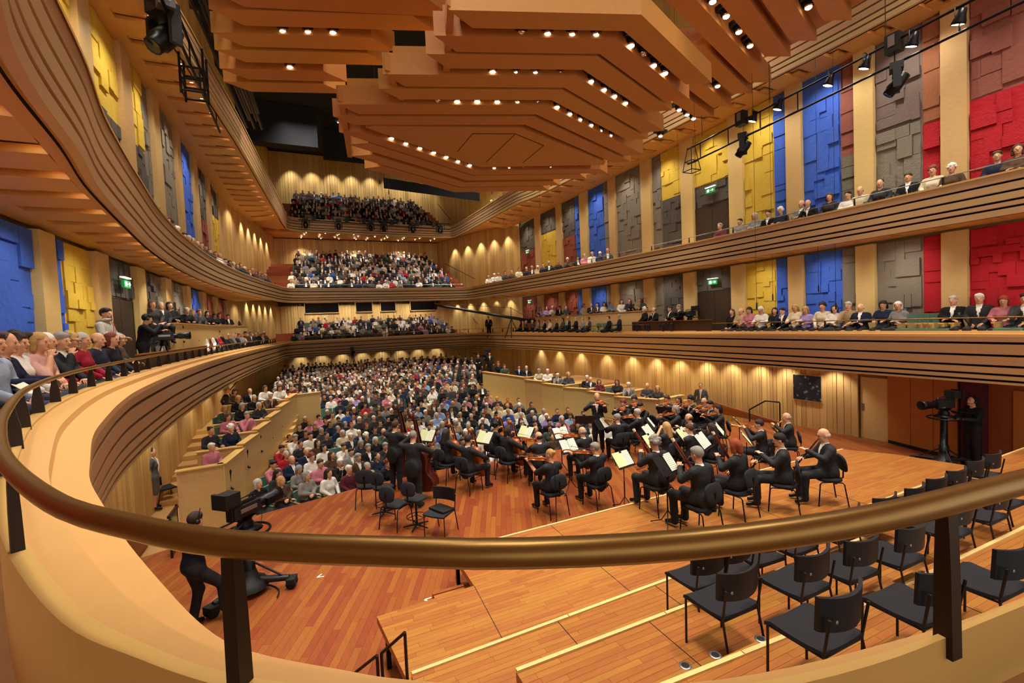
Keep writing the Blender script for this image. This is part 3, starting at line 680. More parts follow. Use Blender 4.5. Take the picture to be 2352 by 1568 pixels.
# round floor sockets on the top platform
for i, (px, py) in enumerate(((1574, 1528), (1643, 1504), (1747, 1467), (1805, 1446), (2123, 1316), (2162, 1300))):
    t = thing('floor_socket', 'round metal floor socket in the top platform, %s from the left' % nth(i), 'floor socket', fl(px, py, 1.403), .3*i, 'sockets in the top platform')
    MB().lathe([(.055, .0), (.05, .006), (.036, .006)], n=14).build('ring', 'grey_metal', t); MB().lathe([(.036, .004), (.001, .004)], n=12).build('well', 'black', t)
# small loose step under the notch of the lowest platform
t = thing('loose_step', 'small wooden step block tucked at the notch of the lowest platform', 'step', (1.95, 6.95, 0)); MB().box((0, 0, .1), (.7, .45, .2)).build('tread', 'platform', t); MB().box((0, .16, .11), (.72, .06, .22)).build('front_strip', 'redwood', t)
# conductor's podium
t = thing('podium', 'square wooden conductor podium at the stage front', 'podium', fl(1205, 1040, 0), -.2)
MB().box((0, 0, .2), (1.5, 1.3, .05)).build('deck', 'stage', t); MB().box((0, 0, .09), (1.42, 1.22, .17)).build('base', 'redwood', t)
# stage front and stalls floor
m = MB(); m.prism([(-4.6, 10.8), (XR, 12.5), (XR, YB), (-4.6, YB)], -1.4, [-1.05, -1.05, .45, .45]); m.build('stalls_floor', 'stairs', floor_)
def stalls_z(y): return -1.1+max(0, y-15)*.049
# ---- side boxes: stepped parapets of plain maple
def parapet(name, P, tops, bottoms, parent, th=.12, cap=.03, mat='maple'):
    for i in range(len(P)-1):
        a, b = np.array(P[i]), np.array(P[i+1]); L_ = np.linalg.norm(b-a); rz = math.atan2(b[1]-a[1], b[0]-a[0]); c = (a+b)/2; z1 = tops[i]; z0 = bottoms[i]
        MB().box((c[0], c[1], (z0+z1)/2), (L_+.0, th, z1-z0), rz).build(name, mat, parent)
        MB().box((c[0], c[1], z1+cap/2), (L_+.06, th+.12, cap), rz).build('capping', 'ledge', parent)
boxl = ob('side_box_left', None, kind='structure')
LB = [(-2.35, 14.55), (-2.08, 16.2), (-1.80, 17.6), (-1.52, 19.0), (-1.24, 20.4), (-.96, 21.8), (-.70, 23.2)]; LT = [.98, 1.12, 1.26, 1.40, 1.54, 1.68]
parapet('parapet', LB, LT, [-1.1]*6, boxl)
parapet('end_parapet', [(-3.35, 14.45), (-2.35, 14.55)], [.98], [-1.1], boxl)
for i in range(1, 6):
    p = LB[i]; parapet('cross_parapet', [(-3.2, p[1]-.1), (p[0], p[1])], [LT[i]-.06], [-.6], boxl, th=.08)
for i in range(6):
    p, q = LB[i], LB[i+1]; m = MB(); m.prism([(-3.3, p[1]-.1), (p[0], p[1]), (q[0], q[1]), (-3.3, q[1])], -1.1, LT[i]-.86); m.build('box_floor', 'stairs', boxl)
parapet('cross_parapet', [(-.70, 23.2), (.35, 23.4)], [1.62], [-1.0], boxl)
m = MB(); m.prism([(XL, 23.2), (-.7, 23.2), (.0, 30), (XL, 30)], -1.1, .4); m.build('box_floor', 'stairs', boxl)
boxr = ob('side_box_right', None, kind='structure')
RB = [fl(1513, 918, 1.0)[:2], fl(1413, 911, 1.0)[:2], fl(1350, 898, 1.11)[:2], fl(1296, 890, 1.2)[:2], fl(1247, 880, 1.29)[:2], fl(1207, 872, 1.38)[:2], fl(1110, 852, 1.55)[:2]]; RT = [1.0, 1.11, 1.2, 1.29, 1.38, 1.5]
parapet('parapet', RB, RT, [-1.1]*6, boxr)
parapet('end_parapet', [RB[0], (14.9, 15.2)], [1.0], [-1.1], boxr)
for i in range(1, 6): parapet('cross_parapet', [RB[i], (RB[i][0]+1.9, RB[i][1]+.35)], [RT[i]], [-.6], boxr, th=.08)
for i in range(6):
    p, q = RB[i], RB[i+1]; m = MB(); m.prism([p, (XR+.1, p[1]+.5), (XR+.1, q[1]+.5), q], -1.1, RT[i]-.86); m.build('box_floor', 'stairs', boxr)
m = MB(); m.prism([(14.9, 12.9), (XR, 12.6), (XR, 16), (14.9, 15.4)], -1.2, -.62); m.build('box_floor', 'stairs', boxr)
# left aisle: broad wooden treads
ais = ob('aisle_steps', None, kind='structure')
for i in range(11):
    y0 = 15.6+i*.72; xa = -2.2+(y0-14.6)*.178; xb = -1.35+(y0-15.9)*.105; z = -.78+i*.15
    m = MB(); m.prism([(xa, y0), (xb, y0+.05), (xb+.08, y0+.80), (xa+.13, y0+.75)], z-.32, z); m.build('tread', 'stairs', ais)
# steps from the left landing down to the stalls
stl = ob('landing_steps', None, kind='structure')
m = MB(); m.prism([(XL, 12.2), (-3.3, 12.0), (-3.05, 16.2), (-3.05, 17.3), (XL, 17.3)], -1.2, -.75); m.build('landing', 'stairs', stl)
for i in range(3): m = MB(); x = -3.3+i*.42; m.prism([(x, 12.0+.25*i), (x+.42, 12.2+.25*i), (x+.55, 14.6), (x+.2, 16.2)], -1.35, -.86-i*.12); m.build('tread', 'stairs', stl)
for i in range(8): MB().bx(XL-.1, -3.28, 17.3+i*.8, 23.3, -1.2, -.60+i*.16).build('tread', 'stairs', stl)
m = MB(); m.prism([(XL, 12.3), (-4.0, 12.1), (-4.0, 14.2), (XL, 14.2)], -1.2, -.05); m.build('plinth', 'redwood', stl)
m = MB(); m.prism([(-4.2, 11.2), (-2.9, 11.7), (-2.7, 12.2), (-4.2, 12.3)], -1.2, -.28); m.build('tread', 'stairs', stl)
# ---- stage side: doors, orange panels, maroon column, sloped ramp with handrail, picture screen
m = MB(); m.bx(XR-.02, XR+.15, 8.62, 9.45, 0, 2.12); m.build('door_1', 'maple', kind='structure')
d1 = bpy.data.objects['door_1']; MB().bx(XR-.03, XR-.01, 9.34, 9.42, .95, 1.2).build('push_plate', 'grey_metal', d1); MB().bx(XR-.04, XR-.02, 8.60, 8.62, 0, 2.14).build('door_frame', 'darkwood', d1)
for a, b in ((8.62, 7.9), (7.9, 7.25), (7.25, 6.62)): MB().prism([(XR-.06-(8.62-a)*.28, a), (XR-.06-(8.62-b)*.28, b+.012), (XR+.2, b+.012), (XR+.2, a)][::-1], .1, LOWZ+.1).build('orange_panel', 'orange_panel', wall_r)
MB().prism([(XR-.1, 8.6), (XR-.68, 6.6), (XR+.2, 6.6), (XR+.2, 8.6)][::-1], 0, .1).build('kick_strip', 'black', wall_r)
MB().bx(XR-.62, XR+.1, 6.1, 6.56, 0, LOWZ+.2).build('column', 'maroon', kind='structure')
MB().bx(XR-.25, XR+.1, 2, 6.1, 0, LOWZ+.2).build('rear_panel', 'redwood', wall_r); m = MB(); m.bx(XR-.3, XR-.2, 3.2, 5.6, .05, 2.12); m.build('door_2', 'orange_panel', kind='structure')
m = MB(); m.add([(16.75, 15.6, 0), (16.95, 12.1, 0), (17.05, 12.1, 0), (16.9, 15.6, 0), (16.75, 15.6, .48), (16.95, 12.1, .05), (17.05, 12.1, .05), (16.9, 15.6, .48)], [(3, 2, 1, 0), (4, 5, 6, 7), (0, 1, 5, 4), (1, 2, 6, 5), (2, 3, 7, 6), (3, 0, 4, 7)])
t = thing('ramp_guard', 'low sloping red-brown wooden guard beside the ramp at the stage edge', 'guard'); m.build('panel', 'redwood', t); MB().tube([(16.82, 15.6, .5), (17.0, 12.1, .07)], .03, 6).build('capping', 'redwood', t)
t = thing('ramp_handrail', 'black steel handrail rising by the ramp at the far stage edge', 'handrail'); a = fl(1722, 968, 0); b = fl(1792, 980, 0)
for n_, P in (('post', [(a[0], a[1], 0), (a[0], a[1], .50)]), ('post', [(b[0], b[1], 0), (b[0], b[1], .95)]), ('bar', [(a[0], a[1], .50), (b[0]-.15, b[1]+.5, .97), (b[0], b[1], .97)])): MB().tube(P, .028, 6).build(n_, 'black_metal', t)
t = thing('picture_screen', 'wall screen on the boards showing a dim blue view of seated listeners', 'screen'); MB().bx(XR-.16, XR-.10, 10.66, 11.80, 1.02, 2.06).build('frame', 'maple', t)
sm, ns, ln, bs = new_mat('screen_picture'); vo = _n(ns, 'ShaderNodeTexVoronoi'); vo.inputs['Scale'].default_value = 5.5; vo.inputs['Randomness'].default_value = .9
tc = _n(ns, 'ShaderNodeTexCoord'); ln.new(tc.outputs['Object'], vo.inputs['Vector']); cr = _n(ns, 'ShaderNodeValToRGB'); ln.new(vo.outputs['Distance'], cr.inputs[0])
cr.color_ramp.elements[0].color = srgb('#a8a49a'); cr.color_ramp.elements[0].position = .12; cr.color_ramp.elements[1].color = srgb('#141620'); cr.color_ramp.elements[1].position = .42
e_ = cr.color_ramp.elements.new(.28); e_.color = srgb('#3c3c40'); bs.inputs['Base Color'].default_value = (0.01, .01, .012, 1); ln.new(cr.outputs[0], bs.inputs['Emission Color']); bs.inputs['Emission Strength'].default_value = .25; bs.inputs['Roughness'].default_value = .2
M['screen_picture'] = sm; MB().bx(XR-.175, XR-.155, 10.70, 11.76, 1.07, 2.02).build('picture', 'screen_picture', t)
# ---- windows of the control rooms on the rear wall
for i, (x0, x1) in enumerate(((-.12, 2.9), (4.55, 6.1), (6.95, 8.42), (10.0, 12.6))):
    w_ = ob('window_%d' % (i+1), None, kind='structure'); MB().bx(x0, x1, YB-.22, YB-.05, 6.3, 7.25).build('pane', 'glassdark', w_)
    f = MB(); f.bx(x0-.06, x1+.06, YB-.24, YB-.1, 7.24, 7.3); f.bx(x0-.06, x1+.06, YB-.24, YB-.1, 6.25, 6.31); f.bx(x0-.06, x0, YB-.24, YB-.1, 6.25, 7.3); f.bx(x1, x1+.06, YB-.24, YB-.1, 6.25, 7.3); f.build('window_frame', 'maple', w_)
# ---- parapets of the upper boxes on the first balcony
t = ob('box_parapet_right', None, kind='structure'); parapet('parapet', [(16.85, 19.2), (16.8, 25), (16.6, 32.3)], [4.86, 4.86], [3.3, 3.3], t, .06)
t = ob('box_parapet_left', None, kind='structure'); parapet('parapet', [(-3.95, 18.0), (-3.9, 26), (-3.6, 34)], [4.96, 5.02], [3.3, 3.3], t, .06)
# dark-wood fronts before the boxes
t = thing('wooden_barrier', 'brown wooden barrier before the camera place on the left tier', 'barrier'); MB().box((-3.72, 17.5, 3.75), (.06, 8, .72), .0).build('panel', 'darkwood', t); MB().box((-3.72, 17.5, 4.13), (.1, 8, .03)).build('capping', 'redwood', t)
t = thing('wooden_barrier', 'brown wooden barrier by the camera place on the opposite tier', 'barrier'); MB().box((16.35, 17.5, 3.95), (.06, 5.4, .62), .0).build('panel', 'darkwood', t); MB().box((16.35, 17.5, 4.28), (.1, 5.4, .03)).build('capping', 'redwood', t)
# ---- long railings on the raked steps of the rear tiers
for i, (lab, a, b) in enumerate((('sloping handrail on the rear wall of the upper tier, right side', fl(1022, 605, 10.6), fl(1090, 640, 8.5)), ('sloping handrail at the rear of the lower tier behind the crane arm', (14.6, 45, 6.6), (15.2, 42, 4.6)),
      ('sloping handrail on the top tier beside its steps', (13.0, 46.5, 17.2), (13.4, 43.5, 14.9)), ('sloping handrail on the boards by the man standing at the left', (-3.9, 33, 2.0), (-4.3, 29, 1.2)), ('sloping handrail on the rear boards above the right-hand boxes', (14.8, 43.0, 1.75), (15.8, 40.0, 1.1)))):
    t = thing('wall_handrail', lab, 'handrail'); MB().tube([a, b], .03, 6).build('bar', 'darkwood', t)
    for k in (.2, .8): p = np.array(a)+(np.array(b)-np.array(a))*k; MB().tube([p, p+np.array([.1 if p[0] > 5 else -.1, 0, -.08])], .015, 5).build('bracket', 'darkwood', t)

for i, (px, py, a) in enumerate(((735, 1323, .3), (982, 1377, -.4), (1178, 1236, .2))):
    t = thing('tape_mark', 'small pale tape mark stuck on the red stage floor, %s from the left' % nth(i), 'tape mark', fl(px, py, .001), a, 'tape marks on the stage'); MB().box((0, .03, .0015), (.12, .025, .002), .5).build('strip', 'white_cloth', t); MB().box((0, -.03, .0015), (.12, .025, .002), -.5).build('strip', 'white_cloth', t)
# ================================================================ CANOPY (three pieces hung over the stage)
def chevron(yn, yf, wl, wr, sl, sr, k, ax=10.1, cut=.95, far=False):
    "plan of one V-shaped board; y at the fold, half widths left / right, slope of each wing"
    s = -1 if far else 1
    if not far: P = [(-wl, yn+sl*wl), (0, yn), (wr, yn+sr*wr), (wr-cut, yf+sr*(wr-cut)), (0, yf), (-wl+cut, yf+sl*(wl-cut))]
    else: P = [(-wl+cut, yn-sl*(wl-cut)), (0, yn), (wr-cut, yn-sr*(wr-cut)), (wr, yf-sr*wr), (0, yf), (-wl, yf-sl*wl)]
    return [((x+ax)*k, y*k) for x, y in P]
can = thing('acoustic_canopy', 'large suspended orange-brown wooden canopy of folded boards over the stage, middle piece', 'canopy', (0, 0, 0))
KC, ZCN = .6316, 10.5
def slab(poly, z, th, name, mat, par):
    a = sum(poly[i-1][0]*poly[i][1]-poly[i][0]*poly[i-1][1] for i in range(len(poly)))
    if a < 0: poly = poly[::-1]
    return MB().prism(poly, z, z+th).build(name, mat, par)
NEAR = [(11.57, 12.43, 5.7, 5.6), (12.87, 13.80, 5.8, 5.77), (13.95, 14.88, 5.8, 5.8), (15.34, 16.27, 7.0, 7.1), (16.45, 17.35, 7.0, 7.0), (17.82, 18.77, 8.45, 8.3), (19.0, 19.91, 8.55, 8.4)]
SLN, SRN = .335, .415
for yn, yf, wl, wr in NEAR: slab(chevron(yn, yf, wl, wr, SLN, SRN, KC), ZCN, .5, 'canopy_board', 'canopy', can)
FARR = [(26.75, 27.6, 8.2, 8.3), (27.75, 28.75, 7.7, 7.6), (29.2, 30.2, 7.4, 6.6), (30.35, 31.5, 6.5, 6.45)]
SLF, SRF = .50, .345
for yn, yf, wl, wr in FARR: slab(chevron(yn, yf, wl, wr, SLF, SRF, KC, far=True), ZCN, .5, 'canopy_board', 'canopy', can)
plate = [(3.03, 22.6), (3.3, 22.3), (10.1, 20.31), (17.0, 23.0), (17.2, 23.5), (10.0, 26.1)]
slab([(x*KC, y*KC) for x, y in plate], ZCN, .3, 'centre_plate', 'canopy', can)
m = MB()   # fine joints on the centre plate
def c2(x, y): return (784+x/3, y/3)
for a, b in (((800, 1045), (905, 920)), ((905, 920), (1200, 922)), ((1200, 922), (1395, 1003)), ((1200, 922), (995, 1120)), ((1395, 1003), (1250, 1122))):
    p, q = fl(*c2(*a), ZCN-.004), fl(*c2(*b), ZCN-.004); m.tube([p, q], .012, 4)
m.build('plate_joint', 'dark_gap', can)
# trough backs between the pairs of boards, and black lamp slots in them
def trough(y0, y1, wl, wr, far=False):
    slab(chevron(y0-.25, y1+.25, wl-.5, wr-.5, SLF if far else SLN, SRF if far else SRN, KC, far=far, cut=.3), ZCN+.30, .6, 'trough_back', 'canopy', can)
for i, (a, b) in enumerate(zip(NEAR[:-1], NEAR[1:])):
    if i % 2 == 0: trough(a[1], b[0], min(a[2], b[2]), min(a[3], b[3]))
    else: trough(a[1], b[0], min(a[2], b[2]), min(a[3], b[3]))
trough(19.91, 20.31, 7.6, 7.4); trough(26.1, 26.75, 7.4, 7.4, True); trough(27.6, 27.75, 7.4, 7.4, True); trough(28.75, 29.2, 7.0, 6.4, True); trough(30.2, 30.35, 6.4, 6.2, True)
# left end boards that close the steps of the canopy
for (x, ya, yb) in ((-5.75, 13.4, 16.9), (-6.95, 17.5, 19.6), (-8.4, 20.5, 27.0)):
    slab([((x+10.1)*KC, ya*KC), ((x+10.35)*KC, (ya+.1)*KC), ((x+11.2)*KC, yb*KC), ((x+10.95)*KC, yb*KC)], ZCN+.06, .40, 'end_board', 'canopy', can)
def wing(label, beams, k, z, off):
    t = thing('acoustic_canopy', label, 'canopy')
    for (xa, ya), (xb, yb) in beams:
        P = [(xa, ya), (xb, yb), (xb+off[0], yb+off[1]), (xa+off[0], ya+off[1])]
        slab([(x*k, y*k) for x, y in P], z, .55, 'canopy_board', 'canopy', t)
    for i in range(len(beams)-1):
        (xa, ya), (xb, yb) = beams[i]; (xc, yc), (xd, yd) = beams[i+1]
        P = [(max(xa, xc)+.5, max(ya, 0)+.5), (min(xb, xd)-.1+.2, yb+.4), (min(xb, xd), yd+.3), (max(xa, xc)+.6, yc+.3)]
        slab([(x*k, y*k) for x, y in P], z+.34, .3, 'trough_back', 'canopy', t)
    return t
KW, ZW = .8579, 12.65
BL = [((-2.0, 14.95), (3.75, 13.27)), ((-2.1, 15.86), (3.44, 14.1)), ((-2.24, 17.04), (2.42, 15.6)), ((-2.3, 18.02), (2.4, 16.54)), ((-2.34, 19.22), (1.05, 18.2)), ((-2.36, 20.17), (1.08, 19.13))]
wing('wing of slanting orange-brown canopy boards on the left, higher than the middle piece', BL, KW, ZW, (.85, .48))
def RR(x, y, x0): return ((x0, y-.375*(x-x0)), (x, y))
wing('wing of slanting canopy boards at the upper right corner, higher than the middle piece', [RR(16.9, 8.2, 11.5), RR(16.95, 9.32, 11.5), RR(16.97, 10.46, 11), RR(17.02, 11.45, 10.6)], KW, ZW, (-.94, .35))
wing('short canopy boards on the right behind the middle piece', [RR(18.09, 13.01, 10.2), RR(18.18, 13.94, 13.4), RR(18.32, 15.14, 13.9), RR(18.4, 16.2, 14.5)], KW, ZW, (-.9, .33))
# lamps of the canopy: chromed globes in a black collar
LB_ = {}
def canopy_lamp(p, lit, label, group, s=1.0):
    if not LB_:
        m = MB(); m.lathe([(.15, .20), (.15, .04), (.135, .0), (.12, .02), (.12, .2)], n=14); LB_['collar'] = m.mesh('collar', 'black_metal')
        m = MB(); m.lathe([(.001, -.085), (.05, -.075), (.09, -.04), (.105, .0), (.10, .05), (.06, .09)], n=14); LB_['globe'] = m.mesh('globe', 'chrome'); 
        m = MB(); m.lathe([(.001, -.012), (.05, -.008), (.078, .012), (.09, .05)], n=12, c=(0, 0, -.078)); LB_['lens'] = m.mesh('lens', 'bulb')
        m = MB(); m.box((0, 0, .15), (.52, .30, .12)); LB_['box'] = m.mesh('slot', 'black')
    t = thing('canopy_lamp', label, 'ceiling light', p, 0, group)
    ob('collar', LB_['collar'], t, scale=(s,)*3); ob('globe', LB_['globe'], t, scale=(s,)*3); ob('slot', LB_['box'], t, scale=(s,)*3)
    if lit:
        ob('lens', LB_['lens'], [o_ for o_ in t.children if o_.name.startswith('globe')][0])
        light('canopy_beam', 'SPOT', (p[0], p[1], p[2]-.16), SPOTW, color=(1, .93, .82), spot_size=1.35, spot_blend=.8, shadow_soft_size=.12, target=(p[0]+RND.uniform(-.6, .6), p[1]-.4+RND.uniform(-.5, .5), 0))
ROWS = [('nearest trough', ZCN+.12, [(1197, 74, 0), (1257, 75, 1), (1313, 77, 1), (1368, 78, 1), (1449, 101, 1), (1477, 122, 0), (1501, 147, 1), (1527, 165, 1)]),
        ('second trough', ZCN+.12, [(1131, 162, 1), (1184, 165, 1), (1229, 165, 1), (1285, 167, 1), (1357, 184, 1), (1387, 203, 1), (1411, 218, 1), (1436, 234, 1)]),
        ('third trough', ZCN+.12, [(1005, 231, 0), (1050, 230, 1), (1096, 230, 1), (1142, 231, 1), (1188, 233, 1), (1234, 234, 1), (1279, 243, 1), (1308, 259, 1), (1331, 272, 1), (1357, 285, 1), (1378, 298, 1), (1401, 309, 1)]),
        ('trough before the centre plate', ZCN+.14, [(915, 287, 0), (958, 287, 0), (997, 287, 0), (1041, 288, 0), (1081, 289, 0), (1122, 289, 0), (1166, 290, 0), (1235, 304, 0), (1258, 315, 0), (1282, 326, 0), (1306, 337, 0), (1330, 348, 0), (1355, 360, 0)]),
        ('trough behind the centre plate', ZCN+.14, [(899, 315, 1), (932, 327, 1), (964, 338, 1), (996, 348, 1), (1025, 358, 1), (1052, 368, 1), (1079, 377, 1), (1135, 384, 1), (1169, 384, 1), (1201, 384, 1), (1234, 384, 1), (1264, 383, 1), (1297, 383, 1), (1328, 383, 1)]),
        ('farthest trough', ZCN+.14, [(920, 370, 0), (945, 378, 0), (970, 386, 0), (994, 394, 1), (1015, 401, 0), (1040, 408, 0), (1100, 416, 0), (1130, 416, 0), (1163, 415, 1), (1195, 415, 0), (1225, 415, 0), (1255, 414, 1)]),
        ('left wing', ZW+.14, [(650, 69, 1), (708, 71, 1), (765, 72, 1), (666, 151, 1)]),
        ('right wing', ZW+.14, [(1637, 0, 1), (1668, 34, 1), (1697, 70, 1), (1723, 102, 1), (1857, 13, 1), (1648, 195, 1)]),
        ('right rear wing', ZW+.14, [(1560, 250, 1), (1578, 261, 1), (1593, 270, 1), (1517, 310, 1)])]
for nm, z, L_ in ROWS:
    for i, (px, py, lit) in enumerate(L_):
        if i and 'wing' not in nm:
            p_, q_ = fl(*L_[i-1][:2], z), fl(px, py, z); l_ = math.hypot(q_[0]-p_[0], q_[1]-p_[1])
            if l_ < 1.6: MB().box(((p_[0]+q_[0])/2, (p_[1]+q_[1])/2, ZCN+.27), (l_+.25, .25, .06), math.atan2(q_[1]-p_[1], q_[0]-p_[0])).build('lamp_slot', 'black', can)
        canopy_lamp(fl(px, py, z), lit, '%s globe lamp in the %s of the canopy, %s from left' % ('lit' if lit else 'dark', nm, nth(i)), 'globe lamps of the canopy', 1.05 if 'wing' in nm else .9)
# hanging cables with small microphones or weights
for i, (px, y0, y1, Y) in enumerate(((872, 20, 415, 24), (893, 60, 440, 27), (1113, 60, 398, 22), (1130, 250, 440, 26), (1165, 200, 700, 34), (1353, 250, 350, 20), (1395, 20, 135, 9.5), (1560, 220, 470, 17), (1600, 30, 470, 13), (1775, 330, 680, 12), (1880, 480, 660, 12.5), (1920, 470, 700, 12), (1240, 300, 470, 27), (1738, 60, 700, 11))):
    d = ray(px, y1); t_ = min(Y/d[1], 16.2/d[0] if d[0] > 0 else 1e9); Y = t_*d[1]; p = (t_*d[0], Y, EYE+t_*d[2]); top = min(ZC-.3, p[2]+ (y1-y0)/FPX*depth_px(p))
    t = thing('hanging_microphone', 'thin cable with a small microphone hanging before the %s, %s from the left' % ('rear tiers' if px < 1200 else 'coloured wall', nth(i)), 'microphone', (p[0], p[1], 0), 0, 'hanging microphone cables')
    MB().tube([(0, 0, p[2]), (0.03, 0, ZC)], .007, 4).build('cable', 'wire', t); MB().lathe([(.001, -.16), (.022, -.15), (.022, .04), (.008, .10)], (0, 0, p[2]), 6).build('capsule', 'black_metal', t)
t = thing('acoustic_banner', 'long black panel hanging under the canopy before the top tier seats', 'panel'); a = (4.85, 29.5); b = (11.5, 30.2)
MB().add([(a[0], a[1], 13.3), (b[0], b[1], 13.15), (b[0], b[1]+.06, 13.15), (a[0], a[1]+.06, 13.3), (a[0], a[1], 13.95), (b[0], b[1], 13.7), (b[0], b[1]+.06, 13.7), (a[0], a[1]+.06, 13.95)], [(3, 2, 1, 0), (4, 5, 6, 7), (0, 1, 5, 4), (1, 2, 6, 5), (2, 3, 7, 6), (3, 0, 4, 7)]).build('panel', 'void', t)
for q in (a, b): MB().tube([(q[0], q[1], 13.7), (q[0], q[1], ZC)], .01, 4).build('cable', 'wire', t)
m = MB(); m.bx(XL+.2, 1.5, 38, 39, ZC-3.0, ZC-.05); m.bx(2.0, 6, 41.5, 42, ZC-2.5, ZC-.05); m.build('roof_baffle', 'voidblue', ob('trim_1', None, kind='structure'))
# ================================================================ LIGHTING TRUSSES
MH = {}
def moving_head(p, rz, label, group, s=1.0, tilt=.7):
    if not MH:
        m = MB(); m.box((0, 0, -.10), (.34, .26, .16)); m.box((0, 0, -.01), (.05, .05, .08)); MH['base'] = m.mesh('base', 'black')
        m = MB(); m.box((0, 0, -.21), (.46, .14, .05)); m.box((-.22, 0, -.42), (.06, .15, .42)); m.box((.22, 0, -.42), (.06, .15, .42)); MH['yoke'] = m.mesh('yoke', 'black')
        m = MB(); Q = (0, sin(tilt), -cos(tilt)); m.lathe([(.001, -.26), (.12, -.25), (.145, -.10), (.15, .12), (.12, .16), (.12, .26), (.10, .27)], (0, 0, -.5), 12, axis=Q); MH['head'] = m.mesh('head', 'black_metal')
        m = MB(); m.lathe([(.10, .265), (.001, .25)], (0, 0, -.5), 12, axis=Q); MH['lens'] = m.mesh('lens', 'glassdark')
    t = thing('moving_head_light', label, 'stage light', p, rz, group)
    ob('base', MH['base'], t, scale=(s, s, s)); y_ = ob('yoke', MH['yoke'], t, scale=(s, s, s)); ob('head', MH['head'], y_); ob('lens', MH['lens'], y_)
    return t
PC = {}
def par_can(p, rz, label, group, lit=True):
    if not PC:
        Q = (0, .35, -.94); m = MB(); m.lathe([(.001, -.2), (.08, -.19), (.10, -.05), (.15, .1), (.15, .16), (.13, .16)], (0, 0, -.28), 12, axis=Q); PC['can'] = m.mesh('can', 'black_metal')
        m = MB(); m.lathe([(.13, .15), (.001, .13)], (0, 0, -.28), 12, axis=Q); PC['lens'] = m.mesh('lens', 'lamp'); m = MB(); m.tube([(-.16, 0, -.28), (-.16, 0, -.05), (0, 0, 0), (.16, 0, -.05), (.16, 0, -.28)], .014, 5); PC['yoke'] = m.mesh('yoke', 'black')
    t = thing('par_can', label, 'stage light', p, rz, group)
    o_ = ob('can', PC['can'], t); ob('lens', PC['lens'], o_); ob('yoke', PC['yoke'], t)
def truss(label, a, b, gap, n, up=(0, 0, 1), r=.035):
    t = thing('lighting_truss', label, 'truss'); a, b = np.array(a, float), np.array(b, float); u = np.array(up)*gap
    MB().tube([a, b], r, 6).build('lower_pipe', 'black_metal', t); MB().tube([a+u, b+u], r, 6).build('upper_pipe', 'black_metal', t)
    for i in range(n): p = a+(b-a)*(i+.5)/n; MB().tube([p, p+u], .022, 5).build('rung', 'black_metal', t)
    return t
tr = truss('long black ladder truss hung below the top tier on the right side', (15.2, 2.5, 11.35), (15.2, 14.8, 10.95), .62, 9)
for q in (4, 7.5, 11, 14): MB().tube([(15.2, q, 11.8), (15.2, q, 13.2)], .012, 4).build('hanger', 'wire', tr)
m = MB()
for dx in (-.25, .25):
    for dy in (-.25, .25): m.tube([(15.2+dx*.4, 14.6+dy*.4, 11.6), (15.2+dx, 14.6+dy, 10.6)], .02, 4)
for z, s in ((10.6, 1), (11.0, .75)):
    for a, b in (((-1, -1), (1, -1)), ((1, -1), (1, 1)), ((1, 1), (-1, 1)), ((-1, 1), (-1, -1))): m.tube([(15.2+a[0]*.25*s, 14.6+a[1]*.25*s, z), (15.2+b[0]*.25*s, 14.6+b[1]*.25*s, z)], .02, 4)
m.build('end_cage', 'black_metal', tr)
for i, y in enumerate((7.25, 12.1)):
    moving_head((15.2, y, 11.2), .5, 'big black moving head lamp under the right-hand truss, %s' % ('nearer, before a brown panel' if i == 0 else 'farther, before a yellow panel'), 'moving heads on the right truss', 1.15)
    t = thing('dimmer_box', 'black control box on the upper pipe of the right truss, %s' % ('nearer one' if i == 0 else 'farther one'), 'box', (15.2, y+.05, 11.75)); MB().box((0, 0, 0), (.28, .34, .5)).build('case', 'black', t); MB().box((-.145, 0, .05), (.01, .16, .3)).build('vents', 'grey_metal', t)
for i, y in enumerate((5.9, 6.86, 8.0, 9.0, 10.67, 11.64)): par_can((15.2, y, 11.88), RND.uniform(-.4, .4), 'lit can spotlight on the right-hand truss, %s from the near end' % nth(i), 'can spotlights on the right truss')
tl = truss('black truss crowded with lamps at the left under the top tier', (-2.75, 10, 12.6), (-2.75, 21.5, 12.6), .7, 8, r=.045)
m = MB()
for z in (11.9, 12.25, 12.6):
    for a, b in (((-.3, -.3), (.3, -.3)), ((.3, -.3), (.3, .3)), ((.3, .3), (-.3, .3)), ((-.3, .3), (-.3, -.3))): m.tube([(-2.75+a[0], 16.9+a[1], z), (-2.75+b[0], 16.9+b[1], z)], .035, 5)
for a in ((-.3, -.3), (.3, -.3), (.3, .3), (-.3, .3)): m.tube([(-2.75+a[0], 16.9+a[1], 13.2), (-2.75+a[0], 16.9+a[1], 11.8)], .035, 5)
m.build('end_cage', 'black_metal', tl)
t = moving_head((-2.9, 14.3, 13.0), 2.4, 'large black moving head lamp tilted at the upper left truss', 'lamps on the left truss', 1.8)
t = thing('dimmer_box', 'grey control box on the left truss beside the large moving head', 'box', (-2.75, 13.9, 13.0), .4); MB().box((0, 0, 0), (.35, .3, .75)).build('case', 'grey_metal', t); MB().box((0, -.16, -.22), (.16, .02, .05)).build('label_plate', 'white_cloth', t)
for i, (y, z, x) in enumerate(((16.0, 14.3, -2.3), (18.0, 14.6, -2.1), (20.0, 14.9, -1.95), (14.5, 14.4, -2.2))):
    t = thing('flood_light', 'square black flood lamp tilted behind the left truss, %s from the near end' % nth(i), 'stage light', (x, y, z), .5*i, 'flood lamps behind the left truss'); m = MB(); m.box((0, 0, 0), (.6, .3, .55), rot=Matrix.Rotation(.6, 3, 'X')); m.build('case', 'black', t)
    m = MB(); m.box((0, -.19, -.10), (.5, .02, .45), rot=Matrix.Rotation(.6, 3, 'X')); m.build('face', 'black_metal', t)
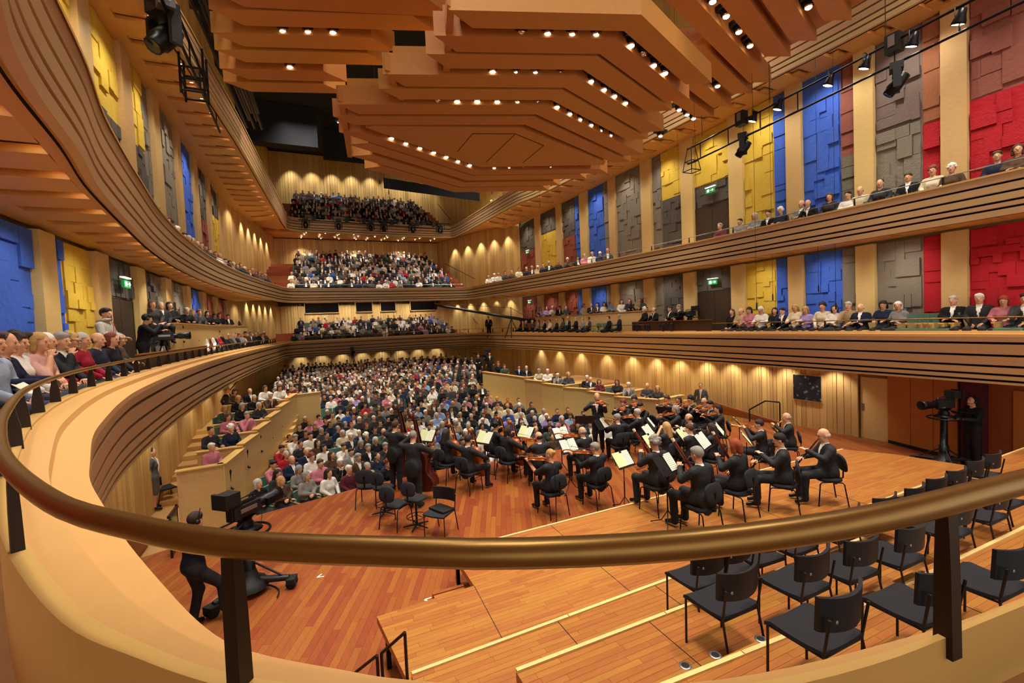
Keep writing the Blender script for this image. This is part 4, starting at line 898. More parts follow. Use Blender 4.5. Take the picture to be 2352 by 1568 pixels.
t = thing('lighting_truss', 'dark lighting pipes stacked along the left edge of the top tier', 'truss')
for i in range(7): MB().tube([(-2.6+.12*i, 10, 13.4+.35*(i % 3)), (-2.0+.1*i, 24, 13.9+.35*(i % 3))], .05, 6).build('pipe', 'black_metal', t)
tt = truss('black pipe with lamps across the front of the rear top tier', (-.2, 41.9, 14.35), (12.8, 41.9, 14.1), -.5, 12, r=.04)
for i, x in enumerate((.33, 2.89, 5.53, 6.65, 9.17, 11.71)): moving_head((x, 41.6, 14.0), PI, 'black moving head lamp on the pipe before the rear top tier, %s from the left' % nth(i), 'moving heads before the rear top tier', 1.25)
for i, x in enumerate((1.0, 3.6, 5.0, 7.4, 9.7, 11.2)):
    t = thing('dimmer_box', 'small black box on the pipe before the rear top tier, %s from the left' % nth(i), 'box', (x, 41.7, 13.95), 0, 'boxes on the rear pipe'); MB().box((0, 0, 0), (.32, .2, .4)).build('case', 'black', t); MB().box((0, 0, .24), (.06, .06, .1)).build('clamp', 'black_metal', t)
# ================================================================ CHAIRS, STANDS, CAMERAS
def choir_chair_meshes():
    R = {}
    m = MB(); n = 8; rows = []
    for j in range(n+1):      # seat, gently dished, waterfall front (front = +y)
        y = -.20+.43*j/n; z = .455+.018*((2*j/n-1)**2)-(.03 if j == n else 0); w = .225+.012*j/n
        rows.append([(-w, y, z+.006), (-w*.5, y, z-.004), (0, y, z-.008), (w*.5, y, z-.004), (w, y, z+.006)])
    m.loft(rows, smooth=True); m.loft([[(p[0], p[1], p[2]-.028) for p in r] for r in rows][::-1], smooth=True)
    for e in (0, -1): m.loft([[r[e] for r in rows], [(r[e][0], r[e][1], r[e][2]-.028) for r in rows]])
    m.loft([rows[0], [(p[0], p[1], p[2]-.028) for p in rows[0]]]); m.loft([rows[-1], [(p[0], p[1], p[2]-.028) for p in rows[-1]]]); R['seat'] = m.mesh('seat', 'chair_cloth')
    m = MB(); fr = []; bk = []
    for j in range(7):
        z = .60+.24*j/6; a = []; b = []
        for i in range(9):
            u = i/8*2-1; x = u*.245; y = -.235-.05*(z-.6)+.075*u*u; a.append((x, y+.014, z+.012*(u*u))); b.append((x, y-.014, z+.012*(u*u)))
        fr.append(a); bk.append(b)
    m.loft(fr, smooth=True); m.loft(bk[::-1], smooth=True); m.loft([fr[0][::-1], bk[0][::-1]]); m.loft([fr[-1], bk[-1]])
    for e in (0, -1): m.loft([[r[e] for r in fr], [r[e] for r in bk]])
    R['backrest'] = m.mesh('backrest', 'chair_shell')
    for nm, P in (('leg_front', lambda s: [(s*.225, .21, .445), (s*.228, .215, .0)]), ('leg_rear', lambda s: [(s*.22, -.235, .72), (s*.215, -.19, .44), (s*.225, -.275, .0)])):
        for s in (-1, 1): m = MB(); m.tube(P(s), .011, 6); R[nm+('a' if s < 0 else 'b')] = m.mesh('leg', 'steel')
    m = MB(); m.tube([(-.225, .2, .43), (-.215, -.19, .43), (.215, -.19, .43), (.225, .2, .43)], .010, 6); R['seat_frame'] = m.mesh('seat_frame', 'steel')
    m = MB(); m.lathe([(.014, 0), (.012, .004), (.001, .004)], (-.17, -.252, .70), 8, axis=(0, -1, 0)); R['emblem_disc'] = m.mesh('rivet', 'grey_metal')
    return R
CH = choir_chair_meshes()
def build_set(t, R, names=None):
    last = {}
    for k, me in R.items():
        n_ = me.name.split('.')[0]; last[n_] = ob(n_, me, last.get({'pegs': 'neck', 'bridge': 'body', 'rivet': 'backrest', 'frog': 'stick'}.get(n_), t))
    return t
def orch_chair_meshes():
    R = {}
    def pad(cx, cy, cz, w, d, th, rot=None, n=20, p=3.0):
        m = MB(); rows = []
        for k, (s, h_) in enumerate(((.86, -.5), (1, -.2), (1, .2), (.88, .5), (.4, .6))):
            r = []
            for i in range(n):
                a = 2*PI*i/n; c, s_ = cos(a), sin(a); r.append(Vector((w*s*abs(c)**(2/p)*(1 if c > 0 else -1), d*s*abs(s_)**(2/p)*(1 if s_ > 0 else -1), th*h_)))
            rows.append(r)
        if rot is not None: rows = [[rot @ q for q in r] for r in rows]
        rows = [[(q[0]+cx, q[1]+cy, q[2]+cz) for q in r] for r in rows]
        m.loft(rows, smooth=True, closed=True); m.add(rows[0], [tuple(range(n-1, -1, -1))]); m.add(rows[-1], [tuple(range(n))]); return m
    R['seat'] = pad(0, 0, .46, .225, .215, .065).mesh('seat', 'chair_cloth')
    R['backrest'] = pad(0, -.235, .74, .20, .155, .045, Matrix.Rotation(math.radians(80), 3, 'X')).mesh('backrest', 'chair_cloth')
    m = MB(); m.tube([(0, -.16, .43), (0, -.265, .46), (0, -.275, .76)], .014, 6, flat=(1.6, .8)); R['back_strut'] = m.mesh('back_strut', 'black_metal')
    for s in (-1, 1):
        m = MB(); m.tube([(s*.20, .0, .435), (s*.215, .17, .43), (s*.22, .20, .40), (s*.235, .235, 0)], .0115, 6); R['lf%d' % s] = m.mesh('leg', 'black_metal')
        m = MB(); m.tube([(s*.20, .0, .435), (s*.21, -.16, .43), (s*.215, -.19, .40), (s*.235, -.25, 0)], .0115, 6); R['lr%d' % s] = m.mesh('leg', 'black_metal')
    return R
OC = orch_chair_meshes()
def chair_at(p, rz, label, kind='orch', group='black upholstered orchestra chairs'):
    t = thing('orchestra_chair' if kind == 'orch' else 'choir_chair', label, 'chair', p, rz, group); t.scale = (HS,)*3; return build_set(t, OC if kind == 'orch' else CH)
# black choir chairs in rows on the platforms (front of each faces the hall, +y turned slightly)
def choir_row(px, z, rowname, rz0=0.0):
    "chairs whose back tops the photograph shows at px"
    for i, (u, v) in enumerate(px):
        q = fl(u, v, z+.85*HS); rz = rz0+RND.uniform(-.05, .05); p = (q[0]-sin(rz)*.24*HS, q[1]+cos(rz)*.24*HS, z)
        chair_at(p, rz, 'empty black choir chair on the %s, %s from its left end' % (rowname, nth(i)), 'choir', 'empty choir chairs on the platforms')
# ================================================================ FIGURES: smooth bodies grown from limbs (distance field -> one closed skin)
def axis(lo, hi, res, fine=()):
    out = [lo]
    while out[-1] < hi:
        r = res
        for a, b, f in fine:
            if a <= out[-1] < b: r = min(r, f)
        out.append(out[-1]+r)
    return np.array(out)
def skin(prims, res, fine=None, pad=.06):
    lo = np.array([9e9]*3); hi = -lo
    for p in prims:
        if p[0] == 'c':
            for q, r in ((p[1], p[3]), (p[2], p[4])): lo = np.minimum(lo, np.array(q)-r); hi = np.maximum(hi, np.array(q)+r)
        else: r = max(p[2]); lo = np.minimum(lo, np.array(p[1])-r); hi = np.maximum(hi, np.array(p[1])+r)
    lo -= pad; hi += pad; fx = fine or [(), (), ()]
    X, Y, Z = (axis(lo[i], hi[i], res, fx[i]) for i in range(3))
    F = np.full((len(X), len(Y), len(Z)), 1.0, np.float32); L = np.full(F.shape, 0, np.int8); Dm = np.full(F.shape, 9.0, np.float32)
    for p in prims:
        k = p[-1]; mat = p[-2]
        if p[0] == 'c': a, b = np.array(p[1], float), np.array(p[2], float); rm = max(p[3], p[4])+k+.07; l_, h_ = np.minimum(a, b)-rm, np.maximum(a, b)+rm
        else: a = np.array(p[1], float); rm = max(p[2])+k+.07; l_, h_ = a-rm, a+rm
        s = tuple(slice(max(0, np.searchsorted(A, l_[i])-1), np.searchsorted(A, h_[i])+1) for i, A in enumerate((X, Y, Z)))
        x, y, z = X[s[0]][:, None, None], Y[s[1]][None, :, None], Z[s[2]][None, None, :]
        if p[0] == 'c':
            ab = b-a; L2 = float(ab@ab)+1e-9; t = np.clip(((x-a[0])*ab[0]+(y-a[1])*ab[1]+(z-a[2])*ab[2])/L2, 0, 1)
            d = np.sqrt((x-a[0]-t*ab[0])**2+(y-a[1]-t*ab[1])**2+(z-a[2]-t*ab[2])**2)-(p[3]+(p[4]-p[3])*t)
        else:
            r = np.array(p[2]); Rm = p[3]
            u, v, w = x-a[0], y-a[1], z-a[2]
            if Rm is not None: u, v, w = (Rm[0][i]*u+Rm[1][i]*v+Rm[2][i]*w for i in range(3))
            k0 = np.sqrt((u/r[0])**2+(v/r[1])**2+(w/r[2])**2)+1e-6; k1 = np.sqrt((u/r[0]**2)**2+(v/r[1]**2)**2+(w/r[2]**2)**2)+1e-6; d = k0*(k0-1)/k1
        f = F[s]; g = Dm[s]; lb = L[s]; m = d < g; lb[m] = mat; g[m] = d[m]
        if k > 0: h = np.clip(1-np.abs(f-d)/k, 0, 1); F[s] = np.minimum(f, d)-h*h*k/4
        else: F[s] = np.minimum(f, d)
    ins = F < 0; c = np.zeros(tuple(n-1 for n in F.shape), np.int8)
    for i in (0, 1):
        for j in (0, 1):
            for k in (0, 1): c += ins[i:F.shape[0]-1+i, j:F.shape[1]-1+j, k:F.shape[2]-1+k]
    I = np.argwhere((c > 0) & (c < 8)); idx = np.full(c.shape, -1, np.int32); idx[tuple(I.T)] = np.arange(len(I))
    acc = np.zeros((len(I), 3)); cnt = np.zeros(len(I))
    def P(o): return np.stack([X[I[:, 0]+o[0]], Y[I[:, 1]+o[1]], Z[I[:, 2]+o[2]]], 1), F[I[:, 0]+o[0], I[:, 1]+o[1], I[:, 2]+o[2]]
    for a in range(3):
        for u in (0, 1):
            for v in (0, 1):
                o = [0, 0, 0]; o[(a+1) % 3] = u; o[(a+2) % 3] = v; q = list(o); q[a] = 1
                p0, f0 = P(o); p1, f1 = P(q); m = (f0 < 0) != (f1 < 0); t = (f0/(f0-f1+1e-12))[:, None]
                acc[m] += (p0+(p1-p0)*t)[m]; cnt[m] += 1
    V = acc/cnt[:, None]; FS = []; FM = []
    for a in range(3):
        b, d = (a+1) % 3, (a+2) % 3
        s0 = [slice(None)]*3; s1 = [slice(None)]*3; s0[a] = slice(0, -1); s1[a] = slice(1, None)
        E = np.argwhere(ins[tuple(s0)] != ins[tuple(s1)]); ok = (E[:, b] > 0) & (E[:, d] > 0) & (E[:, b] < F.shape[b]-1) & (E[:, d] < F.shape[d]-1); E = E[ok]
        def cell(db, dd): q = E.copy(); q[:, b] += db; q[:, d] += dd; return idx[q[:, 0], q[:, 1], q[:, 2]]
        Q = np.stack([cell(-1, -1), cell(0, -1), cell(0, 0), cell(-1, 0)], 1)
        e1 = E.copy(); e1[:, a] += 1; in0 = ins[E[:, 0], E[:, 1], E[:, 2]]; Q[~in0] = Q[~in0][:, ::-1]
        FS.append(Q); FM.append(np.where(in0, L[E[:, 0], E[:, 1], E[:, 2]], L[e1[:, 0], e1[:, 1], e1[:, 2]]))
    return V, np.concatenate(FS), np.concatenate(FM)
SK, TOP, TRO, SHO, SHI = 0, 1, 2, 3, 4
def rotm(rx=0, ry=0, rz=0): return np.array(Matrix.Rotation(rz, 3, 'Z') @ Matrix.Rotation(ry, 3, 'Y') @ Matrix.Rotation(rx, 3, 'X'))
def pose(kind='sit', arms='lap', sex='m', lean=0., head=(0, 0), skirt=False, cross=False, sleeve=True, legs=None, coat=False, face=True, bulk=1.0, step=0):
    "limbs of a figure; +y is its front, origin on the floor under the hips. Returns prims, hands [(wrist, dir, side)], head centre, head rotation"
    w = 1.0 if sex == 'm' else .90; P = []; c = lambda a, b, ra, rb, m, k=.05: P.append(('c', a, b, ra, rb, m, k)); e = lambda q, r, m, k=.04, R=None: P.append(('e', q, r, R, m, k))
    hz = .575 if kind == 'sit' else .93
    S = rotm(-lean); 
    def up(x, y, z): v = S @ np.array([x, y, z-hz]); return (v[0], v[1], v[2]+hz)
    dz = hz-.575
    b = bulk
    c(up(-.07*w, -.01, hz), up(.07*w, -.01, hz), .125*b, .125*b, TRO if not skirt else TRO)
    e(up(0, -.005, hz+.10), (.168*w*b, .132*b, .17), TOP, .07); e(up(0, -.015, hz+.32), (.185*w*b, .126*b, .18), TOP, .08)
    if sex == 'f': e(up(-.065, .075, hz+.30), (.058, .048, .06), TOP, .06); e(up(.065, .075, hz+.30), (.058, .048, .06), TOP, .06)
    c(up(-.14*w, -.03, hz+.445), up(.14*w, -.03, hz+.445), .075, .075, TOP, .06)
    c(up(0, -.03, hz+.45), up(0, .0, hz+.57), .060*w, .056*w, SK, .02)
    if coat: # tails hanging over the chair
        e(up(0, -.13, hz-.05), (.16, .04, .20), TOP, .06)
    if kind == 'sit':
        for s in (-1, 1):
            k = (s*.13, .43, .53); a = (s*.125, .41, .09); f = (s*.14, .57, .045)
            if cross and s > 0: k = (.06, .44, .62); a = (-.06, .60, .30); f = (-.07, .73, .22)
            if legs: k, a, f = legs[0 if s < 0 else 1]
            c((s*.085*w, .02, .565), k, .096*b, .074, TRO, .04); c(k, a, .070 if not skirt else .05, .058 if not skirt else .036, TRO if not skirt else SK, .04); c(a, f, .042, .034, SHO, .03)
        if skirt: c((0, .05, .56), (0, .40, .55), .13, .12, TRO, .08)
    else:
        for s in (-1, 1):
            k = (s*.095, .015+.05*s*step, .50); a = (s*.10, -.02+.14*s*step, .09); f = (s*.13, .12+.14*s*step, .045)
            if legs: k, a, f = legs[0 if s < 0 else 1]
            c((s*.085*w, 0, .90), k, .098*b, .074, TRO, .04); c(k, a, .072 if not skirt else .052, .062 if not skirt else .036, TRO if not skirt else SK, .04); c(a, f, .045, .036, SHO, .03)
        if skirt: c((0, 0, .88), (0, .01, .56), .135, .13, TRO, .08)
    A = {'lap': [((-.245, .0, .83), (-.10, .27, .665)), ((.245, .0, .83), (.10, .27, .66))],
         'fold': [((-.245, .03, .84), (.03, .24, .80)), ((.245, .03, .84), (-.05, .26, .77))],
         'knee': [((-.25, .03, .82), (-.13, .38, .63)), ((.25, .03, .82), (.13, .38, .63))],
         'chin': [((-.245, .0, .83), (-.02, .25, .70)), ((.20, .20, .80), (.05, .15, 1.05))],
         'read': [((-.25, .05, .82), (-.13, .33, .82)), ((.25, .05, .82), (.13, .33, .82))],
         'side': [((-.25, -.04, 1.15-.355), (-.25, .03, .90-.355)), ((.25, -.04, 1.15-.355), (.25, .03, .90-.355))],
         'behind': [((-.25, -.12, .80), (-.06, -.20, .62)), ((.25, -.12, .80), (.06, -.20, .62))],
         'violin': [((-.25, .20, .87), (-.27, .44, 1.06)), ((.33, .14, .90), (.10, .36, 1.07))],
         'rest': [((-.25, .03, .82), (-.16, .30, .70)), ((.25, .03, .82), (.12, .30, .68))],
         'cello': [((-.34, .10, .98), (-.13, .20, 1.14)), ((.36, .16, .86), (.26, .42, .74))],
         'flute': [((-.16, .22, .93), (.05, .26, 1.15)), ((.35, .06, .95), (.33, .18, 1.13))],
         'reed': [((-.23, .12, .86), (-.02, .32, .98)), ((.23, .12, .82), (.03, .38, .84))],
         'bassoon': [((-.27, .12, .88), (-.10, .28, 1.02)), ((.27, .0, .80), (.20, .20, .72))],
         'horn': [((-.27, .14, .92), (-.12, .30, 1.06)), ((.30, .08, .80), (.20, .20, .82))],
         'brass': [((-.25, .16, .92), (-.05, .32, 1.13)), ((.25, .16, .92), (.05, .38, 1.13))],
         'bass': [((-.36, .12, 1.02), (-.20, .30, 1.18)), ((.36, .16, .86), (.24, .44, .70))],
         'camera': [((-.24, .14, .82), (-.14, .40, .84)), ((.24, .14, .82), (.12, .42, .82))],
         'shoulder': [((-.26, .16, .84), (-.10, .36, .98)), ((.28, .12, .90), (.16, .28, 1.12))]}[arms]
    H = []
    for s, (el, wr) in zip((-1, 1), A):
        sh = up(s*.185*w, -.03, hz+.43); el = up(el[0]*(.97 if sex == 'f' else 1), el[1], el[2]+dz); wr = up(wr[0], wr[1], wr[2]+dz)
        c(sh, el, .072*b, .058, TOP, .035); m_ = TOP if sleeve else SK
        v = np.array(wr)-np.array(el); v /= np.linalg.norm(v); cut = tuple(np.array(wr)-v*.02)
        c(el, cut, .057 if sleeve else .045, .045 if sleeve else .034, m_, .02); c(cut, wr, .028, .026, SK, .01); H.append((wr, tuple(v), s))
    Rh = S @ rotm(-head[0], 0, head[1]); hc = np.array(up(0, .015, hz+.665)); hc = hc+np.array([0, .0, 0])
    Q = lambda x, y, z: tuple(hc+Rh @ np.array([x, y, z]))
    e(Q(0, -.01, .03), (.076, .094, .095), SK, .02, Rh); e(Q(0, .022, -.045), (.056, .066, .070), SK, .04, Rh)
    if face:
        c(Q(0, .088, .012), Q(0, .106, -.022), .010, .014, SK, .012); c(Q(-.028, .074, .026), Q(.028, .074, .026), .016, .016, SK, .014)
        for s in (-1, 1): e(Q(s*.076, -.012, -.002), (.012, .022, .034), SK, .008, Rh); c(Q(s*.035, .056, -.022), Q(s*.030, .050, -.05), .022, .018, SK, .02)
        c(Q(-.012, .078, -.086), Q(.012, .078, -.086), .016, .016, SK, .02)
    return P, H, hc, Rh
def hand_to(m, wr, v, s, mat=SK, curl=.6, sz=1.0, down=None):
    "palm, four unequal bent fingers and a thumb set on the side of the palm"
    v = Vector(v).normalized(); d = Vector(down or (0, 0, -1)); sd = v.cross(d)
    if sd.length < .1: sd = v.cross(Vector((0, 1, 0)))
    sd.normalize(); nrm = sd.cross(v).normalized()      # nrm: palm side
    if nrm.dot(d) < 0: nrm = -nrm
    o = Vector(wr)
    m.tube([o-v*.01, o+v*.035*sz, o+v*.082*sz], [.026*sz, .038*sz, .040*sz], 8, mat, flat=(1.0, .42))
    base = o+v*.078*sz
    for i, (u, l) in enumerate(((-.030, .066), (-.010, .076), (.011, .071), (.030, .054))):
        p = base+sd*u*sz; d1 = (v*cos(curl*.5)+nrm*sin(curl*.5)); d2 = (v*cos(curl*1.4)+nrm*sin(curl*1.4)); d3 = (v*cos(curl*2.3)+nrm*sin(curl*2.3)); l *= sz
        m.tube([p, p+d1*l*.45, p+d1*l*.45+d2*l*.33, p+d1*l*.45+d2*l*.33+d3*l*.25], [.0095*sz, .009*sz, .008*sz, .006*sz], 5, mat)
    th = sd*(-s*-1) if False else sd*(1 if sd.x*s < 0 else -1)
    p = o+v*.025*sz+th*.028*sz; q = p+(v*.6+th*.6+nrm*.3).normalized()*.038*sz; m.tube([p, q, q+(v*.9+nrm*.5).normalized()*.032*sz], [.013*sz, .011*sz, .008*sz], 5, mat)
BODYMATS = {'suit': ['skin', 'suit', 'trouser', 'shoe', 'shirt', 'eye', 'lip'], 'cloth': ['skin', 'cloth', 'trouser', 'shoe', 'shirt', 'eye', 'lip'], 'denim': ['skin', 'cloth', 'denim', 'shoe', 'shirt', 'eye', 'lip']}
def body_mesh(P, H, hc, Rh, res, mats, shirt=True, hands=True, headres=None, name='person', collar=False, curl=.6, feat=True):
    fine = None
    if headres:
        fine = [((hc[0]-.11, hc[0]+.11, headres),), ((hc[1]-.13, hc[1]+.15, headres),), ((hc[2]-.16, hc[2]+.14, headres),)]
    V, Fq, Fm = skin(P, res, fine); C = V[Fq].mean(1)
    if shirt:   # white front between the lapels and the collar ring
        top = hc[2]-.175; r = C-np.array([hc[0], hc[1], 0]); dz = top-C[:, 2]
        m = (Fm == TOP) & (r[:, 1] > .0) & (dz > -.02) & (dz < .26) & (np.abs(r[:, 0]) < .052*(1-dz/.28)) ; Fm[m] = SHI
        m = (Fm == SK) & (C[:, 2] < hc[2]-.128) & (C[:, 2] > hc[2]-.20) & (np.hypot(r[:, 0], r[:, 1]+.02) < .09); Fm[m] = SHI
    mb = MB(); mb.v = [tuple(v) for v in V]; mb.f = [list(q) for q in Fq.tolist()]; mb.m = Fm.tolist(); mb.sm = [True]*len(mb.f)
    if hands:
        for wr, v, s in H: hand_to(mb, wr, v, s, curl=curl)
    if feat:
        Q = lambda x, y, z: tuple(hc+Rh @ np.array([x, y, z]))
        for s in (-1, 1): mb.lathe([(.001, -.006), (.007, -.003), (.007, .003), (.001, .006)], Q(s*.030, .083, .006), 6, 5)
        mb.tube([Q(-.020, .083, -.058), Q(0, .091, -.057), Q(.020, .083, -.058)], .0055, 5, 6)
    return mb.mesh(name, mats)
HAIRS = {}
def hair_mesh(style):
    "hair in head space (origin at the head centre)"
    if style in HAIRS: return HAIRS[style]
    res = .013 if style != 'curly' else .015; P = []; e = lambda q, r, k=.02: P.append(('e', q, r, None, 1, k)); c = lambda a, b, ra, rb, k=.03: P.append(('c', a, b, ra, rb, 1, k))
    if style == 'short': e((0, -.018, .040), (.085, .101, .100)); c((-.05, .04, .085), (.05, .03, .09), .030, .030)
    if style == 'crop': e((0, -.018, .038), (.081, .098, .094))
    if style == 'bald': e((0, -.045, -.005), (.083, .074, .055))
    if style == 'long': e((0, -.022, .038), (.090, .098, .098)); c((0, -.07, .0), (0, -.105, -.24), .085, .065); c((-.07, -.02, -.02), (-.075, -.03, -.22), .035, .03); c((.07, -.02, -.02), (.075, -.03, -.22), .035, .03)
    if style == 'bob': e((0, -.022, .036), (.096, .102, .100)); c((-.074, -.02, .0), (-.076, -.02, -.09), .036, .034); c((.074, -.02, .0), (.076, -.02, -.09), .036, .034); c((0, -.085, 0), (0, -.085, -.09), .06, .05)
    if style == 'bun': e((0, -.022, .038), (.081, .094, .095)); e((0, -.12, .05), (.042, .04, .042))
    if style == 'tail': e((0, -.022, .038), (.081, .094, .095)); c((0, -.11, .04), (0, -.145, -.14), .034, .022)
    if style == 'curly':
        e((0, -.025, .045), (.094, .102, .102)); r = random.Random(3)
        for i in range(46):
            a = r.uniform(0, 2*PI); z = r.uniform(-.5, 1); s = math.sqrt(1-z*z); q = (.095*s*cos(a), -.028+.10*s*sin(a), .045+.10*z)
            if q[1] > .05 and q[2] < .06: continue
            e(q, (.024, .024, .024), .01)
    V, Fq, Fm = skin(P, res, None, .04)
    # keep the hair off the face: drop faces before the hairline
    C = V[Fq].mean(1)
    front = C[:, 1]-.030-np.clip((C[:, 2]-.055)*1.1, -.05, .05)
    if style == 'bald': keep = (C[:, 1] < -.018)
    elif style in ('long', 'bob'): keep = (C[:, 2] > .066-.3*np.abs(C[:, 0])) | (C[:, 1] < .022)
    else: keep = ((C[:, 2] > .068-.5*np.abs(C[:, 0])) | (C[:, 1] < .018-.25*np.clip(.03-C[:, 2], 0, 1))) & ~((C[:, 2] < -.015) & (C[:, 1] > -.040)) & ~((C[:, 2] < .02) & (C[:, 1] > .0))
    mb = MB(); mb.v = [tuple(v) for v in V]; mb.f = [list(q) for q in Fq[keep].tolist()]; mb.m = [0]*len(mb.f); mb.sm = [True]*len(mb.f)
    HAIRS[style] = mb.mesh('hair', 'hair'); return HAIRS[style]
HC = {'black': '#15110f', 'dark': '#2a1c14', 'brown': '#4a3020', 'auburn': '#6e2f1a', 'red': '#8a3a18', 'blonde': '#b08a50', 'grey': '#8a867e', 'white': '#d8d4c8', 'lightgrey': '#aca79c'}
def head_matrix(hc, Rh):
    R = Matrix(Rh.tolist()).to_4x4(); R.translation = Vector([float(q) for q in hc]); return R
def add_hair(t, style, col, hc, Rh, s=1.0):
    o = ob('hair', hair_mesh(style), t, color=srgb(HC[col])); o.matrix_local = head_matrix(hc, Rh); return o
def glasses(t, hc, Rh):
    m = MB()
    for s in (-1, 1):
        m.tube([(s*.032+.022*cos(a*PI/4), .100, .006+.017*sin(a*PI/4)) for a in range(9)], .0025, 4); m.tube([(s*.054, .098, .008), (s*.080, .0, .010)], .0025, 4)
    m.tube([(-.010, .102, .010), (.010, .102, .010)], .0025, 4); o = m.build('glasses', 'black_metal', t); o.matrix_local = head_matrix(hc, Rh)
def make_person(label, loc, rz, P=None, hair=('short', 'dark'), mats='suit', top=None, res=.024, headres=.014, specs=False, shirt=True, name='person', group=None, scale=1.0, cache=None, curl=.6, **kw):
    pr = pose(**kw)
    me = body_mesh(*pr, res, BODYMATS[mats], shirt=shirt, headres=headres, curl=curl)
    t = ob(name, me, None, loc, rz, None, label, 'person', group, srgb(top) if top else None)
    scale *= HS; t.scale = (scale,)*3
    if hair[0] != 'none': add_hair(t, hair[0], hair[1], pr[2], pr[3])
    if specs: glasses(t, pr[2], pr[3])
    return t, pr
# ================================================================ INSTRUMENTS
def violin_outline(L, W):
    "half outline of the body, y from 0 (tail) to L"
    pts = [(0, 0), (.30, .0), (.46, .06), (.50, .16), (.47, .27), (.36, .37), (.31, .46), (.33, .56), (.40, .66), (.42, .78), (.37, .90), (.24, .975), (.08, 1.0), (0, 1.0)]
    return [(x*W, y*L) for x, y in pts]
def fiddle(L, W, T, neck, name, col, S=1):
    "body on edge: outline in x/y, thickness along z; returns parts {name: mesh}; origin at the tail end"
    R = {}; h_ = violin_outline(L, W); ring = [(x, y) for x, y in h_]+[(-x, y) for x, y in h_[::-1][1:-1]]
    m = MB(); rows = []
    for s, z in ((.80, -T*.62), (.97, -T*.5), (1.0, -T*.45), (.95, -T*.40), (.95, T*.40), (1.0, T*.45), (.97, T*.5), (.80, T*.64), (.3, T*.80)):
        rows.append([(x*s, (y-L/2)*(.5+.5*s)+L/2, z) for x, y in ring])
    m.loft(rows, smooth=True, closed=True); n = len(ring); m.add(rows[0], [tuple(range(n-1, -1, -1))]); m.add(rows[-1], [tuple(range(n))]); R['body'] = m.mesh('body', col)
    m = MB(); m.tube([(0, L*.97, T*.6), (0, L+neck*.5, T*.85), (0, L+neck, T*.95)], [W*.085, W*.07, W*.06], 6, flat=(1, .7)); m.lathe([(W*.001, -W*.10), (W*.11, -W*.08), (W*.13, 0), (W*.11, W*.08), (W*.001, W*.1)], (0, L+neck+W*.28, T*.55), 8, axis=(1, 0, 0)); m.tube([(0, L+neck, T*.9), (0, L+neck+W*.22, T*.7)], [W*.06, W*.055], 6)
    R['neck'] = m.mesh('neck', col)
    m = MB(); m.add([(-W*.07, L*.62, T*1.0), (W*.07, L*.62, T*1.0), (W*.05, L+neck, T*1.15), (-W*.05, L+neck, T*1.15), (-W*.07, L*.62, T*1.08), (W*.07, L*.62, T*1.08), (W*.05, L+neck, T*1.22), (-W*.05, L+neck, T*1.22)], [(3, 2, 1, 0), (4, 5, 6, 7), (0, 1, 5, 4), (1, 2, 6, 5), (2, 3, 7, 6), (3, 0, 4, 7)])
    m.box((0, L*.17, T*.95), (W*.16, L*.28, T*.12)); R['fingerboard'] = m.mesh('fingerboard', 'ebony')
    m = MB(); m.box((0, L*.43, T*.95), (W*.22, L*.012, T*.55))
    for s in (-1.5, -.5, .5, 1.5): m.tube([(s*W*.03, L*.30, T*1.0), (s*W*.05, L*.43, T*1.26), (s*W*.022, L+neck, T*1.24)], W*.006, 4)
    R['bridge'] = m.mesh('bridge', 'nosing')
    m = MB()
    for s in (-1, 1):
        for k in (-1, 1): m.tube([(0, L+neck+W*(.06+.09*(k > 0)), T*.8), (s*W*.20, L+neck+W*(.06+.09*(k > 0)), T*.8)], W*.02, 4)
    R['pegs'] = m.mesh('pegs', 'ebony')
    return R
FV = fiddle(.36, .21, .042, .13, 'violin', 'violin'); FVa = fiddle(.42, .25, .05, .15, 'viola', 'violin'); FCe = fiddle(.76, .44, .13, .30, 'cello', 'violin'); FBa = fiddle(1.14, .66, .24, .50, 'double_bass', 'bass')
def PM(o): return Matrix.Translation(o.location) @ Matrix.Rotation(o.rotation_euler[2], 4, 'Z') @ Matrix.Diagonal((*o.scale, 1))
def frame_mat(o, ydir, zdir):
    "matrix with local y along ydir, local z as near zdir as can be"
    y = Vector(ydir).normalized(); z = Vector(zdir); x = y.cross(z).normalized(); z = x.cross(y)
    M_ = Matrix((x, y, z)).transposed().to_4x4(); M_.translation = Vector(o); return M_
def place_set(name, label, cat, R, person, o, ydir, zdir, group=None):
    t = thing(name, label, cat, group=group); bpy.context.view_layer.update() if False else None
    Pm = PM(person)
    t.matrix_world = Pm @ frame_mat(o, ydir, zdir); return build_set(t, R)
def bow(person, label, frog, tip, group):
    a, b = Vector(frog), Vector(tip); L_ = (b-a).length
    m = MB(); m.tube([(0, 0, 0), (0, L_*.5, -.004), (0, L_, .0)], [.006, .005, .004], 5); R = {'stick': m.mesh('stick', 'bassoon')}
    m = MB(); m.box((0, L_*.5, -.020), (.008, L_*.92, .002)); R['hair_ribbon'] = m.mesh('hair_ribbon', 'paper'); m = MB(); m.box((0, .03, -.012), (.012, .045, .022)); m.box((0, L_-.006, -.012), (.008, .014, .022)); R['frog'] = m.mesh('frog', 'ebony')
    return place_set('bow', label, 'bow', R, person, frog, b-a, (0, 0, 1), group)
